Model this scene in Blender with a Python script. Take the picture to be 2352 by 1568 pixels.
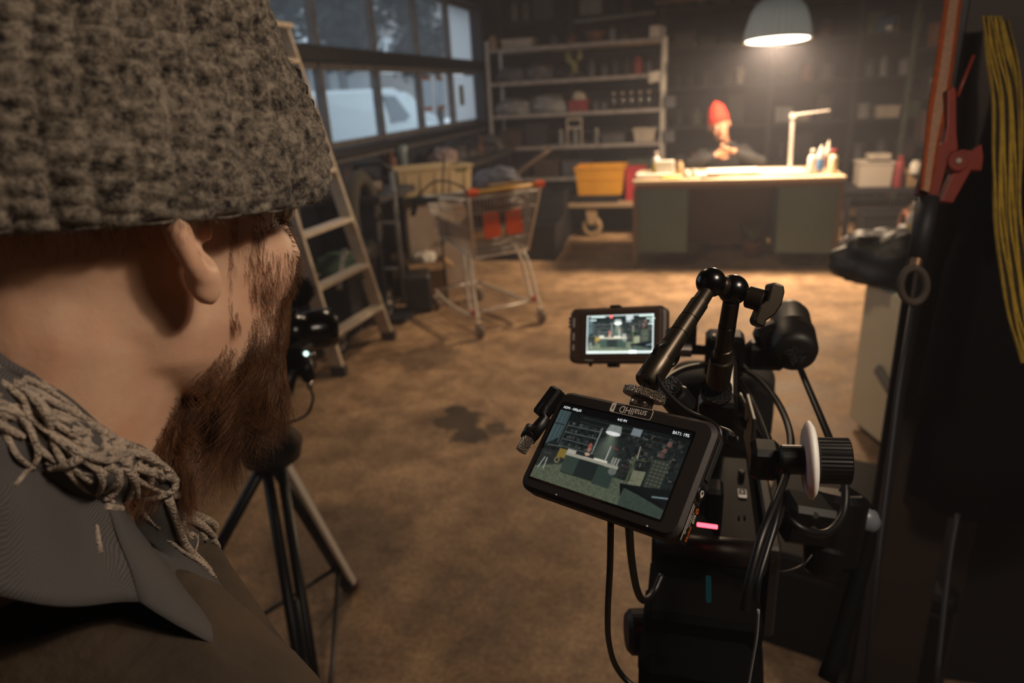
import bpy, bmesh, math, random
import numpy as np
from math import sin, cos, tan, pi, radians, sqrt, atan2
from mathutils import Vector as V, Matrix, Euler, noise, Quaternion

for _o in list(bpy.data.objects): bpy.data.objects.remove(_o)
SC = bpy.context.scene
COL = SC.collection
random.seed(7); RNG = np.random.default_rng(7)

# ------------------------------------------------------------------ camera
CAM_H, YAW, PITCH, ROLL, FPX = 1.55, radians(15.3), radians(20), radians(-3.26), 1568.0
cam_data = bpy.data.cameras.new('camera'); cam = bpy.data.objects.new('camera', cam_data); COL.objects.link(cam)
cam_data.sensor_width = 36.0; cam_data.lens = 36.0 * FPX / 2352.0
cam_data.clip_start = 0.02; cam_data.clip_end = 200
CAM_R = Matrix.Rotation(YAW, 3, 'Z') @ Matrix.Rotation(pi / 2 - PITCH, 3, 'X') @ Matrix.Rotation(ROLL, 3, 'Z')
CAM_O = V((0, 0, CAM_H))
cam.matrix_world = Matrix.Translation(CAM_O) @ CAM_R.to_4x4()
cam_data.dof.use_dof = True; cam_data.dof.focus_distance = 0.50; cam_data.dof.aperture_fstop = 5.6
SC.camera = cam
# ------------------------------------------------------------------ world (overcast daylight outside)
w = bpy.data.worlds.new('world'); SC.world = w; w.use_nodes = True
bg = w.node_tree.nodes['Background']
bg.inputs['Color'].default_value = (0.84, 0.91, 1.0, 1); bg.inputs['Strength'].default_value = 1.5
# ------------------------------------------------------------------ exposure and colour
SC.view_settings.view_transform = 'Standard'; SC.view_settings.look = 'None'
SC.view_settings.exposure = 0.0; SC.view_settings.gamma = 1.0; SC.view_settings.use_curve_mapping = False
cy = SC.cycles
cy.use_denoising = True
cy.use_adaptive_sampling = True; cy.adaptive_threshold = 0.03
cy.max_bounces = 5; cy.diffuse_bounces = 3; cy.glossy_bounces = 3; cy.transmission_bounces = 4
cy.transparent_max_bounces = 12; cy.volume_bounces = 0
cy.caustics_reflective = False; cy.caustics_refractive = False
cy.sample_clamp_indirect = 4.0; cy.blur_glossy = 1.0

LAMP_POS = V((0.61, 6.25, 1.83))
LAMP_TILT = Matrix.Rotation(radians(-4.5), 3, 'X')
def lamp_light(name, kind, loc, energy, color, **kw):
    d = bpy.data.lights.new(name, kind); d.energy = energy; d.color = color
    for k, x in kw.items(): setattr(d, k, x)
    o = bpy.data.objects.new(name, d); o.location = loc; COL.objects.link(o); return o
FILL_LAMPS = [V((0.62, 0.20, 2.08)), V((-0.9, 3.6, 2.8))]      # fill pendants added out of view to light the foreground and the near head
PENDANT_W, FILL_W = 470, (58, 95)
# ------------------------------------------------------------------ measuring the place: rays through the photograph
def ray(x, y): return CAM_R @ V(((x - 1176) / FPX, -(y - 784) / FPX, -1.0))
def PD(x, y, d): return CAM_O + ray(x, y) * d
def PZ(x, y, z): r = ray(x, y); return CAM_O + r * ((z - CAM_H) / r.z)
def PY(x, y, yy): r = ray(x, y); return CAM_O + r * (yy / r.y)
def PX(x, y, xx): r = ray(x, y); return CAM_O + r * (xx / r.x)

def hexc(h, a=1.0):
    h = h.lstrip('#'); r = [int(h[i:i + 2], 16) / 255 for i in (0, 2, 4)]
    return tuple((c / 12.92 if c <= 0.04045 else ((c + 0.055) / 1.055) ** 2.4) for c in r) + (a,)

# ------------------------------------------------------------------ materials
MATS = {}
def mat(name, col, rough=0.6, metal=0.0, col2=None, nscale=8.0, namp=0.5, bump=0.0, bscale=None, emit=None, estr=1.0,
        sss=0.0, coat=0.0, spec=0.5, alpha=None, ntype='noise', trans=0.0, sheen=0.0, detail=4.0):
    if name in MATS: return MATS[name]
    m = bpy.data.materials.new(name); m.use_nodes = True; nt = m.node_tree; N = nt.nodes; L = nt.links
    b = N['Principled BSDF']
    c1 = hexc(col) if isinstance(col, str) else tuple(col) + ((1,) if len(col) == 3 else ())
    b.inputs['Base Color'].default_value = c1
    b.inputs['Roughness'].default_value = rough; b.inputs['Metallic'].default_value = metal
    b.inputs['Specular IOR Level'].default_value = spec
    b.inputs['Coat Weight'].default_value = coat
    b.inputs['Sheen Weight'].default_value = sheen
    b.inputs['Transmission Weight'].default_value = trans
    if sss:
        b.inputs['Subsurface Weight'].default_value = sss; b.inputs['Subsurface Radius'].default_value = (1.0, 0.35, 0.2)
        b.inputs['Subsurface Scale'].default_value = 0.006
    if emit:
        b.inputs['Emission Color'].default_value = hexc(emit); b.inputs['Emission Strength'].default_value = estr
    if col2 or bump:
        tc = N.new('ShaderNodeTexCoord')
        if ntype == 'noise':
            t = N.new('ShaderNodeTexNoise'); t.inputs['Detail'].default_value = detail; fac = t.outputs['Fac']
        else:
            t = N.new('ShaderNodeTexVoronoi'); fac = t.outputs['Distance']
        t.inputs['Scale'].default_value = nscale
        L.new(tc.outputs['Object'], t.inputs['Vector'])
    if col2:
        r = N.new('ShaderNodeValToRGB'); r.color_ramp.elements[0].position = 0.5 - namp / 2; r.color_ramp.elements[1].position = 0.5 + namp / 2
        r.color_ramp.elements[0].color = hexc(col2) if isinstance(col2, str) else tuple(col2) + (1,); r.color_ramp.elements[1].color = c1
        L.new(fac, r.inputs['Fac']); L.new(r.outputs['Color'], b.inputs['Base Color'])
    if bump:
        t2 = t
        if bscale:
            t2 = N.new('ShaderNodeTexNoise'); t2.inputs['Scale'].default_value = bscale; t2.inputs['Detail'].default_value = 3
            L.new(tc.outputs['Object'], t2.inputs['Vector'])
        bp = N.new('ShaderNodeBump'); bp.inputs['Strength'].default_value = bump; bp.inputs['Distance'].default_value = 0.01
        L.new(t2.outputs[0], bp.inputs['Height']); L.new(bp.outputs['Normal'], b.inputs['Normal'])
    MATS[name] = m; return m
def emis(name, col, s):
    return mat(name, '#000000', 0.9, emit=col, estr=s, spec=0.0)

# ------------------------------------------------------------------ mesh collector
def rotm(r):
    if r is None: return Matrix.Identity(3)
    if isinstance(r, Matrix): return r.to_3x3()
    if isinstance(r, (int, float)): return Matrix.Rotation(r, 3, 'Z')
    return Euler(r).to_matrix()
def frame(d, up=None):
    d = V(d).normalized(); up = V(up) if up is not None else (V((0, 0, 1)) if abs(d.z) < 0.95 else V((0, 1, 0)))
    x = up.cross(d).normalized(); y = d.cross(x)
    return Matrix((x, y, d)).transposed()          # columns x, y, d
def catmull(pts, n=6, closed=False):
    P = [V(p) for p in pts]; out = []; m = len(P)
    rng = range(m) if closed else range(m - 1)
    for i in rng:
        a = P[(i - 1) % m] if closed or i > 0 else P[0] * 2 - P[1]
        b, c = P[i], P[(i + 1) % m]
        d = P[(i + 2) % m] if closed or i + 2 < m else P[-1] * 2 - P[-2]
        for k in range(n):
            t = k / n
            out.append(0.5 * ((2 * b) + (c - a) * t + (2 * a - 5 * b + 4 * c - d) * t * t + (3 * b - a - 3 * c + d) * t ** 3))
    if not closed: out.append(P[-1].copy())
    return out
XF = {}    # world matrix of things built as parents
class MB:
    def __init__(s): s.v = []; s.f = []; s.s = []; s.m = []; s.k = 0
    def add(s, vs, fs, sm=False):
        o = len(s.v); s.v += [tuple(p) for p in vs]; s.f += [tuple(i + o for i in f) for f in fs]
        s.s += [sm] * len(fs); s.m += [s.k] * len(fs); return s
    def mat(s, k): s.k = k; return s
    def box(s, c, d, r=None, b=0.0):
        c = V(c); R = rotm(r); hx, hy, hz = d[0] / 2, d[1] / 2, d[2] / 2; vs = []
        if b <= 0:
            for x in (-1, 1):
                for y in (-1, 1):
                    for z in (-1, 1): vs.append(c + R @ V((x * hx, y * hy, z * hz)))
            return s.add(vs, [(0, 1, 3, 2), (4, 6, 7, 5), (0, 4, 5, 1), (2, 3, 7, 6), (0, 2, 6, 4), (1, 5, 7, 3)])
        b = min(b, hx * .95, hy * .95, hz * .95); idx = {}
        for x in (-1, 1):
            for y in (-1, 1):
                for z in (-1, 1):
                    for a, q in enumerate(((x * hx, y * (hy - b), z * (hz - b)), (x * (hx - b), y * hy, z * (hz - b)), (x * (hx - b), y * (hy - b), z * hz))):
                        idx[x, y, z, a] = len(vs); vs.append(c + R @ V(q))
        fs = []; g = idx
        for a in range(3):
            for q in (-1, 1):
                o = []
                for (u, w_) in ((-1, -1), (1, -1), (1, 1), (-1, 1)):
                    k = [0, 0, 0]; k[a] = q; k[(a + 1) % 3] = u; k[(a + 2) % 3] = w_; o.append(g[k[0], k[1], k[2], a])
                fs.append(tuple(o) if q > 0 else tuple(o[::-1]))
        for a in range(3):
            b1, b2 = (a + 1) % 3, (a + 2) % 3
            for u in (-1, 1):
                for w_ in (-1, 1):
                    k0 = [0] * 3; k1 = [0] * 3; k0[a] = -1; k1[a] = 1
                    for k in (k0, k1): k[b1] = u; k[b2] = w_
                    f = (g[(*k0, b1)], g[(*k1, b1)], g[(*k1, b2)], g[(*k0, b2)]); fs.append(f if u * w_ > 0 else f[::-1])
        for x in (-1, 1):
            for y in (-1, 1):
                for z in (-1, 1):
                    f = (g[x, y, z, 0], g[x, y, z, 1], g[x, y, z, 2]); fs.append(f if x * y * z > 0 else f[::-1])
        return s.add(vs, fs)
    def tube(s, pts, r, n=8, cap=True, closed=False, sm=True, flat=None):
        P = [V(p) for p in pts]; m = len(P); vs = []
        if m < 2: return s
        t0 = (P[1] - P[0]).normalized(); F = frame(t0); x = F.col[0].copy()
        for i in range(m):
            if closed: t = (P[(i + 1) % m] - P[i - 1])
            else: t = P[min(i + 1, m - 1)] - P[max(i - 1, 0)]
            t = t.normalized() if t.length > 1e-9 else t0
            x = (x - t * x.dot(t)); x = x.normalized() if x.length > 1e-6 else frame(t).col[0]; y = t.cross(x)
            rr = r[i] if isinstance(r, (list, tuple)) else r
            for k in range(n):
                a = 2 * pi * k / n; q = x * cos(a) * rr + y * sin(a) * rr * (flat if flat else 1)
                vs.append(P[i] + q)
        fs = []
        for i in range(m if closed else m - 1):
            j = (i + 1) % m
            for k in range(n): fs.append((i * n + k, i * n + (k + 1) % n, j * n + (k + 1) % n, j * n + k))
        s.add(vs, fs, sm)
        if cap and not closed:
            s.add([vs[k] for k in range(n)], [tuple(range(n))[::-1]]); s.add([vs[(m - 1) * n + k] for k in range(n)], [tuple(range(n))])
        return s
    def cyl(s, a, b, r, r2=None, n=20, bev=0.0):
        a, b = V(a), V(b); r2 = r if r2 is None else r2
        if bev > 0:
            L_ = (b - a).length; return s.lathe([(0, 0), (r - bev, 0), (r, bev), (r2, L_ - bev), (r2 - bev, L_), (0, L_)], a, b - a, n, sharp=True)
        F = frame(b - a); vs = []
        for p, q in ((a, r), (b, r2)):
            for k in range(n): t = 2 * pi * k / n; vs.append(p + F @ V((cos(t) * q, sin(t) * q, 0)))
        s.add(vs, [(k, (k + 1) % n, n + (k + 1) % n, n + k) for k in range(n)], True)
        s.add(vs[:n], [tuple(range(n))[::-1]]); s.add(vs[n:], [tuple(range(n))]); return s
    def lathe(s, prof, base, axis=(0, 0, 1), n=24, sharp=False, F=None, ang=2 * pi):
        base = V(base); F = F or frame(axis); vs = []; fs = []; m = len(prof)
        full = abs(ang - 2 * pi) < 1e-6; nn = n if full else n + 1
        for (r, z) in prof:
            for k in range(nn): t = ang * k / n; vs.append(base + F @ V((cos(t) * max(r, 1e-5), sin(t) * max(r, 1e-5), z)))
        for i in range(m - 1):
            for k in range(n):
                k2 = (k + 1) % nn
                f = (i * nn + k, i * nn + k2, (i + 1) * nn + k2, (i + 1) * nn + k)
                if sharp:
                    s.add([vs[q] for q in f], [(0, 1, 2, 3)], False)
                else: fs.append(f)
        if sharp:
            return s
        return s.add(vs, fs, True)
    def ball(s, c, r, R=None, nu=20, nv=12):
        c = V(c); R = rotm(R); r = (r, r, r) if isinstance(r, (int, float)) else r; vs = []; fs = []
        for i in range(nv + 1):
            ph = pi * i / nv
            for k in range(nu):
                t = 2 * pi * k / nu; vs.append(c + R @ V((r[0] * sin(ph) * cos(t), r[1] * sin(ph) * sin(t), r[2] * cos(ph))))
        for i in range(nv):
            for k in range(nu): fs.append((i * nu + k, (i + 1) * nu + k, (i + 1) * nu + (k + 1) % nu, i * nu + (k + 1) % nu))
        return s.add(vs, fs, True)
    def loft(s, rings, cap=True, sm=True):
        n = len(rings[0]); vs = [p for r in rings for p in r]; fs = []
        for i in range(len(rings) - 1):
            for k in range(n): fs.append((i * n + k, i * n + (k + 1) % n, (i + 1) * n + (k + 1) % n, (i + 1) * n + k))
        s.add(vs, fs, sm)
        if cap: s.add(rings[0], [tuple(range(n))[::-1]]); s.add(rings[-1], [tuple(range(n))])
        return s
    def grid(s, G, sm=True, thick=0.0):
        nr, nc = len(G), len(G[0]); vs = [V(p) for r in G for p in r]
        fs = [(i * nc + j, i * nc + j + 1, (i + 1) * nc + j + 1, (i + 1) * nc + j) for i in range(nr - 1) for j in range(nc - 1)]
        if thick:
            nm = []
            for i in range(nr):
                for j in range(nc):
                    a = vs[min(i + 1, nr - 1) * nc + j] - vs[max(i - 1, 0) * nc + j]; b = vs[i * nc + min(j + 1, nc - 1)] - vs[i * nc + max(j - 1, 0)]
                    q = b.cross(a); nm.append(q.normalized() if q.length > 1e-12 else V((0, 0, 1)))
            N = nr * nc; vs += [vs[i] - nm[i] * thick for i in range(N)]; fs2 = [tuple(N + q for q in f[::-1]) for f in fs]
            e = [i for i in range(nc)] + [i * nc + nc - 1 for i in range(1, nr)] + [(nr - 1) * nc + j for j in range(nc - 2, -1, -1)] + [i * nc for i in range(nr - 2, 0, -1)]
            fs3 = [(e[(i + 1) % len(e)], e[i], N + e[i], N + e[(i + 1) % len(e)]) for i in range(len(e))]
            fs = fs + fs2 + fs3
        return s.add(vs, fs, sm)
    def prism(s, poly, o, ax, ay, az, h, sm=False):
        """extrude a 2D outline (in ax, ay from o) by h along az"""
        o, ax, ay, az = V(o), V(ax), V(ay), V(az); n = len(poly)
        a = [o + ax * p[0] + ay * p[1] for p in poly]; b = [p + az * h for p in a]
        s.add(a + b, [tuple(range(n))[::-1], tuple(range(n, 2 * n))], False)
        return s.add(a + b, [(k, (k + 1) % n, n + (k + 1) % n, n + k) for k in range(n)], sm)
    def build(s, name, m, parent=None, local=False, bevel=0.0, wn=False):
        me = bpy.data.meshes.new(name); vs = s.v
        if parent is not None and not local:
            I = XF[parent].inverted(); vs = [tuple(I @ V(p)) for p in vs]
        me.from_pydata(vs, [], s.f); me.polygons.foreach_set('use_smooth', s.s)
        ms = m if isinstance(m, (list, tuple)) else [m]
        for q in ms: me.materials.append(q)
        if len(ms) > 1: me.polygons.foreach_set('material_index', s.m)
        me.update()
        bm = bmesh.new(); bm.from_mesh(me)
        if not s.__dict__.get('nodouble'): bmesh.ops.remove_doubles(bm, verts=bm.verts, dist=1e-6)
        bmesh.ops.recalc_face_normals(bm, faces=bm.faces); bm.to_mesh(me); bm.free()
        o = bpy.data.objects.new(name, me); COL.objects.link(o)
        if parent is not None: o.parent = parent; XF[o] = XF[parent]
        else: XF[o] = Matrix.Identity(4)
        if bevel:
            md = o.modifiers.new('bevel', 'BEVEL'); md.width = bevel; md.segments = 2; md.limit_method = 'ANGLE'; md.angle_limit = radians(40)
        return o
def tag(o, label, cat, group=None, kind=None):
    o['label'] = label; o['category'] = cat
    if group: o['group'] = group
    if kind: o['kind'] = kind
    return o
def struct(o): o['kind'] = 'structure'; return o
def thing(name, label, cat, loc=(0, 0, 0), rz=0.0, group=None, R=None):
    o = bpy.data.objects.new(name, None); COL.objects.link(o); o.empty_display_size = 0.05
    M = Matrix.Translation(V(loc)) @ (R.to_4x4() if R is not None else Matrix.Rotation(rz, 4, 'Z'))
    o.matrix_world = M; XF[o] = M; tag(o, label, cat, group); return o
def lbl(o, t): o['label'] = t; return o
def one(mb, name, m, label, cat, group=None, origin=None, **kw):
    """a thing that is one mesh; origin moved to its base"""
    xs = [p[0] for p in mb.v]; ys = [p[1] for p in mb.v]; zs = [p[2] for p in mb.v]
    c = V(((min(xs) + max(xs)) / 2, (min(ys) + max(ys)) / 2, min(zs)))
    mb.v = [(p[0] - c.x, p[1] - c.y, p[2] - c.z) for p in mb.v]
    o = mb.build(name, m, **kw); o.location = c; XF[o] = Matrix.Translation(c); return tag(o, label, cat, group)
def dup(root, loc, rz, label=None, group=None, scale=1.0):
    def cp(o, par):
        c = o.copy(); COL.objects.link(c); c.parent = par
        for ch in [x for x in kids.get(o, [])]: cp(ch, c)
        return c
    kids = {}
    for o in COL.objects:
        if o.parent: kids.setdefault(o.parent, []).append(o)
    r = cp(root, None); M = Matrix.Translation(V(loc)) @ Matrix.Rotation(rz, 4, 'Z') @ Matrix.Scale(scale, 4); r.matrix_world = M; XF[r] = M
    if label: r['label'] = label
    if group: r['group'] = group
    return r
def text_mesh(name, txt, size, M, m, parent, align='CENTER', depth=0.0002, sx=1.0):
    c = bpy.data.curves.new(name, 'FONT'); c.body = txt; c.size = size; c.align_x = align; c.align_y = 'CENTER'; c.extrude = depth
    t = bpy.data.objects.new(name, c); COL.objects.link(t)
    dg = bpy.context.evaluated_depsgraph_get(); me = bpy.data.meshes.new_from_object(t.evaluated_get(dg))
    bpy.data.objects.remove(t); bpy.data.curves.remove(c)
    T = XF[parent].inverted() @ M if parent is not None else M
    me.transform(T @ Matrix.Diagonal((sx, 1, 1, 1))); me.materials.clear(); me.materials.append(m)
    o = bpy.data.objects.new(name, me); COL.objects.link(o)
    if parent is not None: o.parent = parent; XF[o] = XF[parent]
    return o
ORD = ['first', 'second', 'third', 'fourth', 'fifth', 'sixth', 'seventh', 'eighth', 'ninth', 'tenth', 'eleventh', 'twelfth', 'thirteenth', 'fourteenth', 'fifteenth', 'sixteenth']
def rr(a, b): return random.uniform(a, b)
def superring(c, hx, hy, R=None, n=32, e=2.4, z=0.0):
    R = rotm(R); out = []
    for k in range(n):
        t = 2 * pi * k / n; ct, st = cos(t), sin(t)
        out.append(V(c) + R @ V((hx * math.copysign(abs(ct) ** (2 / e), ct), hy * math.copysign(abs(st) ** (2 / e), st), z)))
    return out
# ================================================================== SETTING
XL, XR, YB, YF, ZC = -2.6, 3.3, 9.7, -2.3, 4.3
def floor_material():
    m = bpy.data.materials.new('concrete_floor'); m.use_nodes = True; nt = m.node_tree; N, L = nt.nodes, nt.links
    b = N['Principled BSDF']; tc = N.new('ShaderNodeTexCoord')
    def nz(sc, det=6, rough=0.6):
        t = N.new('ShaderNodeTexNoise'); t.inputs['Scale'].default_value = sc; t.inputs['Detail'].default_value = det; t.inputs['Roughness'].default_value = rough
        L.new(tc.outputs['Object'], t.inputs['Vector']); return t
    def ramp(src, p0, p1, c0, c1):
        r = N.new('ShaderNodeValToRGB'); e = r.color_ramp.elements; e[0].position = p0; e[1].position = p1; e[0].color = c0; e[1].color = c1
        L.new(src, r.inputs['Fac']); return r
    def mix(f, a, c, mode='MIX'):
        x = N.new('ShaderNodeMix'); x.data_type = 'RGBA'; x.blend_type = mode
        if isinstance(f, float): x.inputs[0].default_value = f
        else: L.new(f, x.inputs[0])
        for s_, i in ((a, 6), (c, 7)):
            if isinstance(s_, tuple): x.inputs[i].default_value = s_
            else: L.new(s_, x.inputs[i])
        return x.outputs[2]
    big = ramp(nz(0.9, 5).outputs['Fac'], 0.35, 0.68, hexc('#9a7f62'), hexc('#d6b28c'))
    mid = ramp(nz(6, 8, 0.7).outputs['Fac'], 0.36, 0.62, (0.55, 0.52, 0.5, 1), (1.1, 1.08, 1.05, 1))
    fin = ramp(nz(55, 4, 0.7).outputs['Fac'], 0.36, 0.66, (0.66, 0.64, 0.62, 1), (1.12, 1.12, 1.12, 1))
    col = mix(1.0, big.outputs['Color'], mid.outputs['Color'], 'MULTIPLY'); col = mix(1.0, col, fin.outputs['Color'], 'MULTIPLY')
    # oil stains with their own outlines
    blobs = [(1050, 968, .17, 1), (1085, 1000, .13, 1), (1140, 985, .09, .9), (1048, 945, .09, 1), (975, 822, .26, .6), (1165, 990, .05, .8), (900, 1000, .35, .35), (760, 1250, .35, .5), (1250, 790, .3, .25)]
    acc = None; dn = nz(9, 4)
    for (px, py, rad, k) in blobs:
        p = PZ(px, py, 0)
        d = N.new('ShaderNodeVectorMath'); d.operation = 'DISTANCE'; L.new(tc.outputs['Object'], d.inputs[0]); d.inputs[1].default_value = (p.x, p.y, 0)
        a = N.new('ShaderNodeMath'); a.operation = 'MULTIPLY_ADD'; L.new(dn.outputs['Fac'], a.inputs[0]); a.inputs[1].default_value = 0.30 * min(1, rad * 5); L.new(d.outputs['Value'], a.inputs[2])
        mr = N.new('ShaderNodeMapRange'); mr.inputs['From Min'].default_value = rad + 0.13 * min(1, rad * 5); mr.inputs['From Max'].default_value = rad * 0.72 + 0.13 * min(1, rad * 5); mr.inputs['To Max'].default_value = 0.86 * k
        L.new(a.outputs[0], mr.inputs['Value'])
        if acc is None: acc = mr.outputs[0]
        else:
            mx = N.new('ShaderNodeMath'); mx.operation = 'MAXIMUM'; L.new(acc, mx.inputs[0]); L.new(mr.outputs[0], mx.inputs[1]); acc = mx.outputs[0]
    col = mix(acc, col, (0.035, 0.027, 0.02, 1))
    L.new(col, b.inputs['Base Color'])
    rg = ramp(nz(3, 5).outputs['Fac'], 0.3, 0.7, (0.5,) * 3 + (1,), (0.85,) * 3 + (1,)); L.new(rg.outputs['Color'], b.inputs['Roughness'])
    b.inputs['Specular IOR Level'].default_value = 0.3
    bp = N.new('ShaderNodeBump'); bp.inputs['Strength'].default_value = 0.25; bp.inputs['Distance'].default_value = 0.01
    L.new(nz(40, 6, 0.7).outputs['Fac'], bp.inputs['Height']); L.new(bp.outputs['Normal'], b.inputs['Normal'])
    return m
M_wall = mat('dark_wall', '#1c1d24', 0.9, col2='#121219', nscale=3, bump=0.3, bscale=20)
M_bluewall = mat('blue_grey_wall', '#262e3e', 0.8, col2='#181d28', nscale=4)
M_ceil = mat('dark_ceiling', '#1d1b1a', 0.9)
struct(MB().box(((XL + XR) / 2, (YB + YF) / 2, -0.06), (XR - XL + .4, YB - YF + .4, 0.12)).build('floor', floor_material()))
struct(MB().box(((XL + XR) / 2, (YB + YF) / 2, ZC + 0.06), (XR - XL + .4, YB - YF + .4, 0.12)).build('ceiling', M_ceil))
struct(MB().box(((XL + XR) / 2, YB + 0.1, ZC / 2), (XR - XL + .4, 0.2, ZC)).build('wall_back', M_wall))
struct(MB().box(((XL + XR) / 2, YF - 0.1, ZC / 2), (XR - XL + .4, 0.2, ZC)).build('wall_front', M_wall))
struct(MB().box((XR + 0.1, (YB + YF) / 2, ZC / 2), (0.2, YB - YF, ZC)).build('wall_right', M_wall))
WY0, WY1, WZ0, WZ1 = 0.88, 8.66, 1.23, 2.52     # window band in the left wall
wl = MB()
wl.box((XL - 0.1, (YB + YF) / 2, WZ0 / 2), (0.2, YB - YF, WZ0)); wl.box((XL - 0.1, (YB + YF) / 2, (WZ1 + ZC) / 2), (0.2, YB - YF, ZC - WZ1))
wl.box((XL - 0.1, (YF + WY0) / 2, (WZ0 + WZ1) / 2), (0.2, WY0 - YF, WZ1 - WZ0)); wl.box((XL - 0.1, (WY1 + YB) / 2, (WZ0 + WZ1) / 2), (0.2, YB - WY1, WZ1 - WZ0))
struct(wl.build('wall_left', M_bluewall))
M_frame = mat('window_frame_metal', '#6d6a6a', 0.55, col2='#4c4a4b', nscale=12)
M_dframe = mat('window_frame_dark', '#181c23', 0.5, metal=0.2)
def glass_material(name, tint, cloud, rough=0.02):
    m = bpy.data.materials.new(name); m.use_nodes = True; nt = m.node_tree; N, L = nt.nodes, nt.links; N.remove(N['Principled BSDF']); out = N['Material Output']
    t = N.new('ShaderNodeBsdfTransparent'); t.inputs[0].default_value = tint
    g = N.new('ShaderNodeBsdfGlossy'); g.inputs['Roughness'].default_value = rough
    d = N.new('ShaderNodeBsdfTranslucent'); d.inputs[0].default_value = (0.75, 0.78, 0.8, 1)
    fr = N.new('ShaderNodeValue'); fr.outputs[0].default_value = .05
    m1 = N.new('ShaderNodeMixShader'); m1.inputs[0].default_value = cloud; L.new(t.outputs[0], m1.inputs[1]); L.new(d.outputs[0], m1.inputs[2])
    m2 = N.new('ShaderNodeMixShader'); L.new(fr.outputs[0], m2.inputs[0]); L.new(m1.outputs[0], m2.inputs[1]); L.new(g.outputs[0], m2.inputs[2]); L.new(m2.outputs[0], out.inputs[0])
    return m
M_glass = glass_material('window_glass', (0.78, 0.83, 0.86, 1), 0.06)
M_frost = glass_material('frosted_window_glass', (0.6, 0.63, 0.65, 1), 0.8, 0.3)
PITCH_Y = 0.96
for k in range(8):
    y0 = WY0 + 0.02 + PITCH_Y * k; y1 = y0 + PITCH_Y
    f = MB()
    f.box((XL - 0.02, y0 + 0.0, (WZ0 + WZ1) / 2), (0.07, 0.05, WZ1 - WZ0), b=.006)
    f.box((XL - 0.03, (y0 + y1) / 2, WZ0 + .02), (0.06, PITCH_Y - .05, 0.04)); f.box((XL - 0.03, (y0 + y1) / 2, WZ1 - .02), (0.06, PITCH_Y - .05, 0.04))
    f.box((XL - 0.03, (y0 + y1) / 2, 1.80), (0.06, PITCH_Y - .05, 0.045))
    w_ = struct(f.build('window_%d' % (k + 1), M_frame)); XF[w_] = Matrix.Identity(4)
    gm = M_frost if k == 7 else M_glass
    MB().box((XL - 0.045, (y0 + y1) / 2, (WZ0 + 1.80) / 2), (0.006, PITCH_Y - .05, 1.80 - WZ0 - .06)).build('pane', gm, w_)
    MB().box((XL - 0.045, (y0 + y1) / 2, (WZ1 + 1.80) / 2), (0.006, PITCH_Y - .05, WZ1 - 1.80 - .06)).build('pane', gm, w_)
struct(MB().box((XL + 0.03, (WY0 + WY1) / 2, 1.875), (0.08, WY1 - WY0, 0.11), b=.01).build('trim_1', M_dframe))
struct(MB().box((XL + 0.035, (WY0 + WY1) / 2, 1.19), (0.09, WY1 - WY0 + .2, 0.075), b=.01).build('trim_2', M_dframe))
struct(MB().box((XL + 0.03, WY1 + 0.06, 1.7), (0.1, 0.12, 3.4), b=.01).build('trim_3', M_dframe))
struct(MB().box((XL + 0.02, (WY0 + WY1) / 2, 1.135), (0.05, WY1 - WY0, 0.03), b=.004).build('trim_4', M_frame))
struct(MB().box((XL + 0.03, WY1 / 2 + 1.2, 2.60), (0.12, WY1 + 1.2, 0.14), b=.01).build('trim_5', M_dframe))
# notices stuck to the seventh bay
yk = WY0 + 0.02 + PITCH_Y * 6
M_tape = mat('brown_tape', '#9a6a35', 0.6); M_paper = mat('white_paper', '#d9d2c6', 0.8, col2='#c9c0b2', nscale=5)
for i, (yc) in enumerate((yk + .27, yk + .66)):
    t = thing('taped_notice', ['pale sheet taped inside the window, nearer of the two beside each other', 'pale sheet taped inside the window, farther of the two beside each other'][i], 'notice', (XL - .04, yc, 1.42))
    MB().box((XL - 0.038, yc, 1.585), (0.002, 0.24, 0.29)).build('sheet', M_frost, t)
    for zz in (1.44, 1.73): MB().box((XL - 0.035, yc, zz), (0.003, 0.2, 0.035)).build('tape', M_tape, t)
one(MB().box((XL - 0.037, yk + PITCH_Y + .42, 1.55), (0.003, 0.16, 0.22)), 'paper_sign', mat('grey_paper', '#77756e', .8), 'small grey sheet on the frosted end pane of the window band', 'sign')

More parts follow.
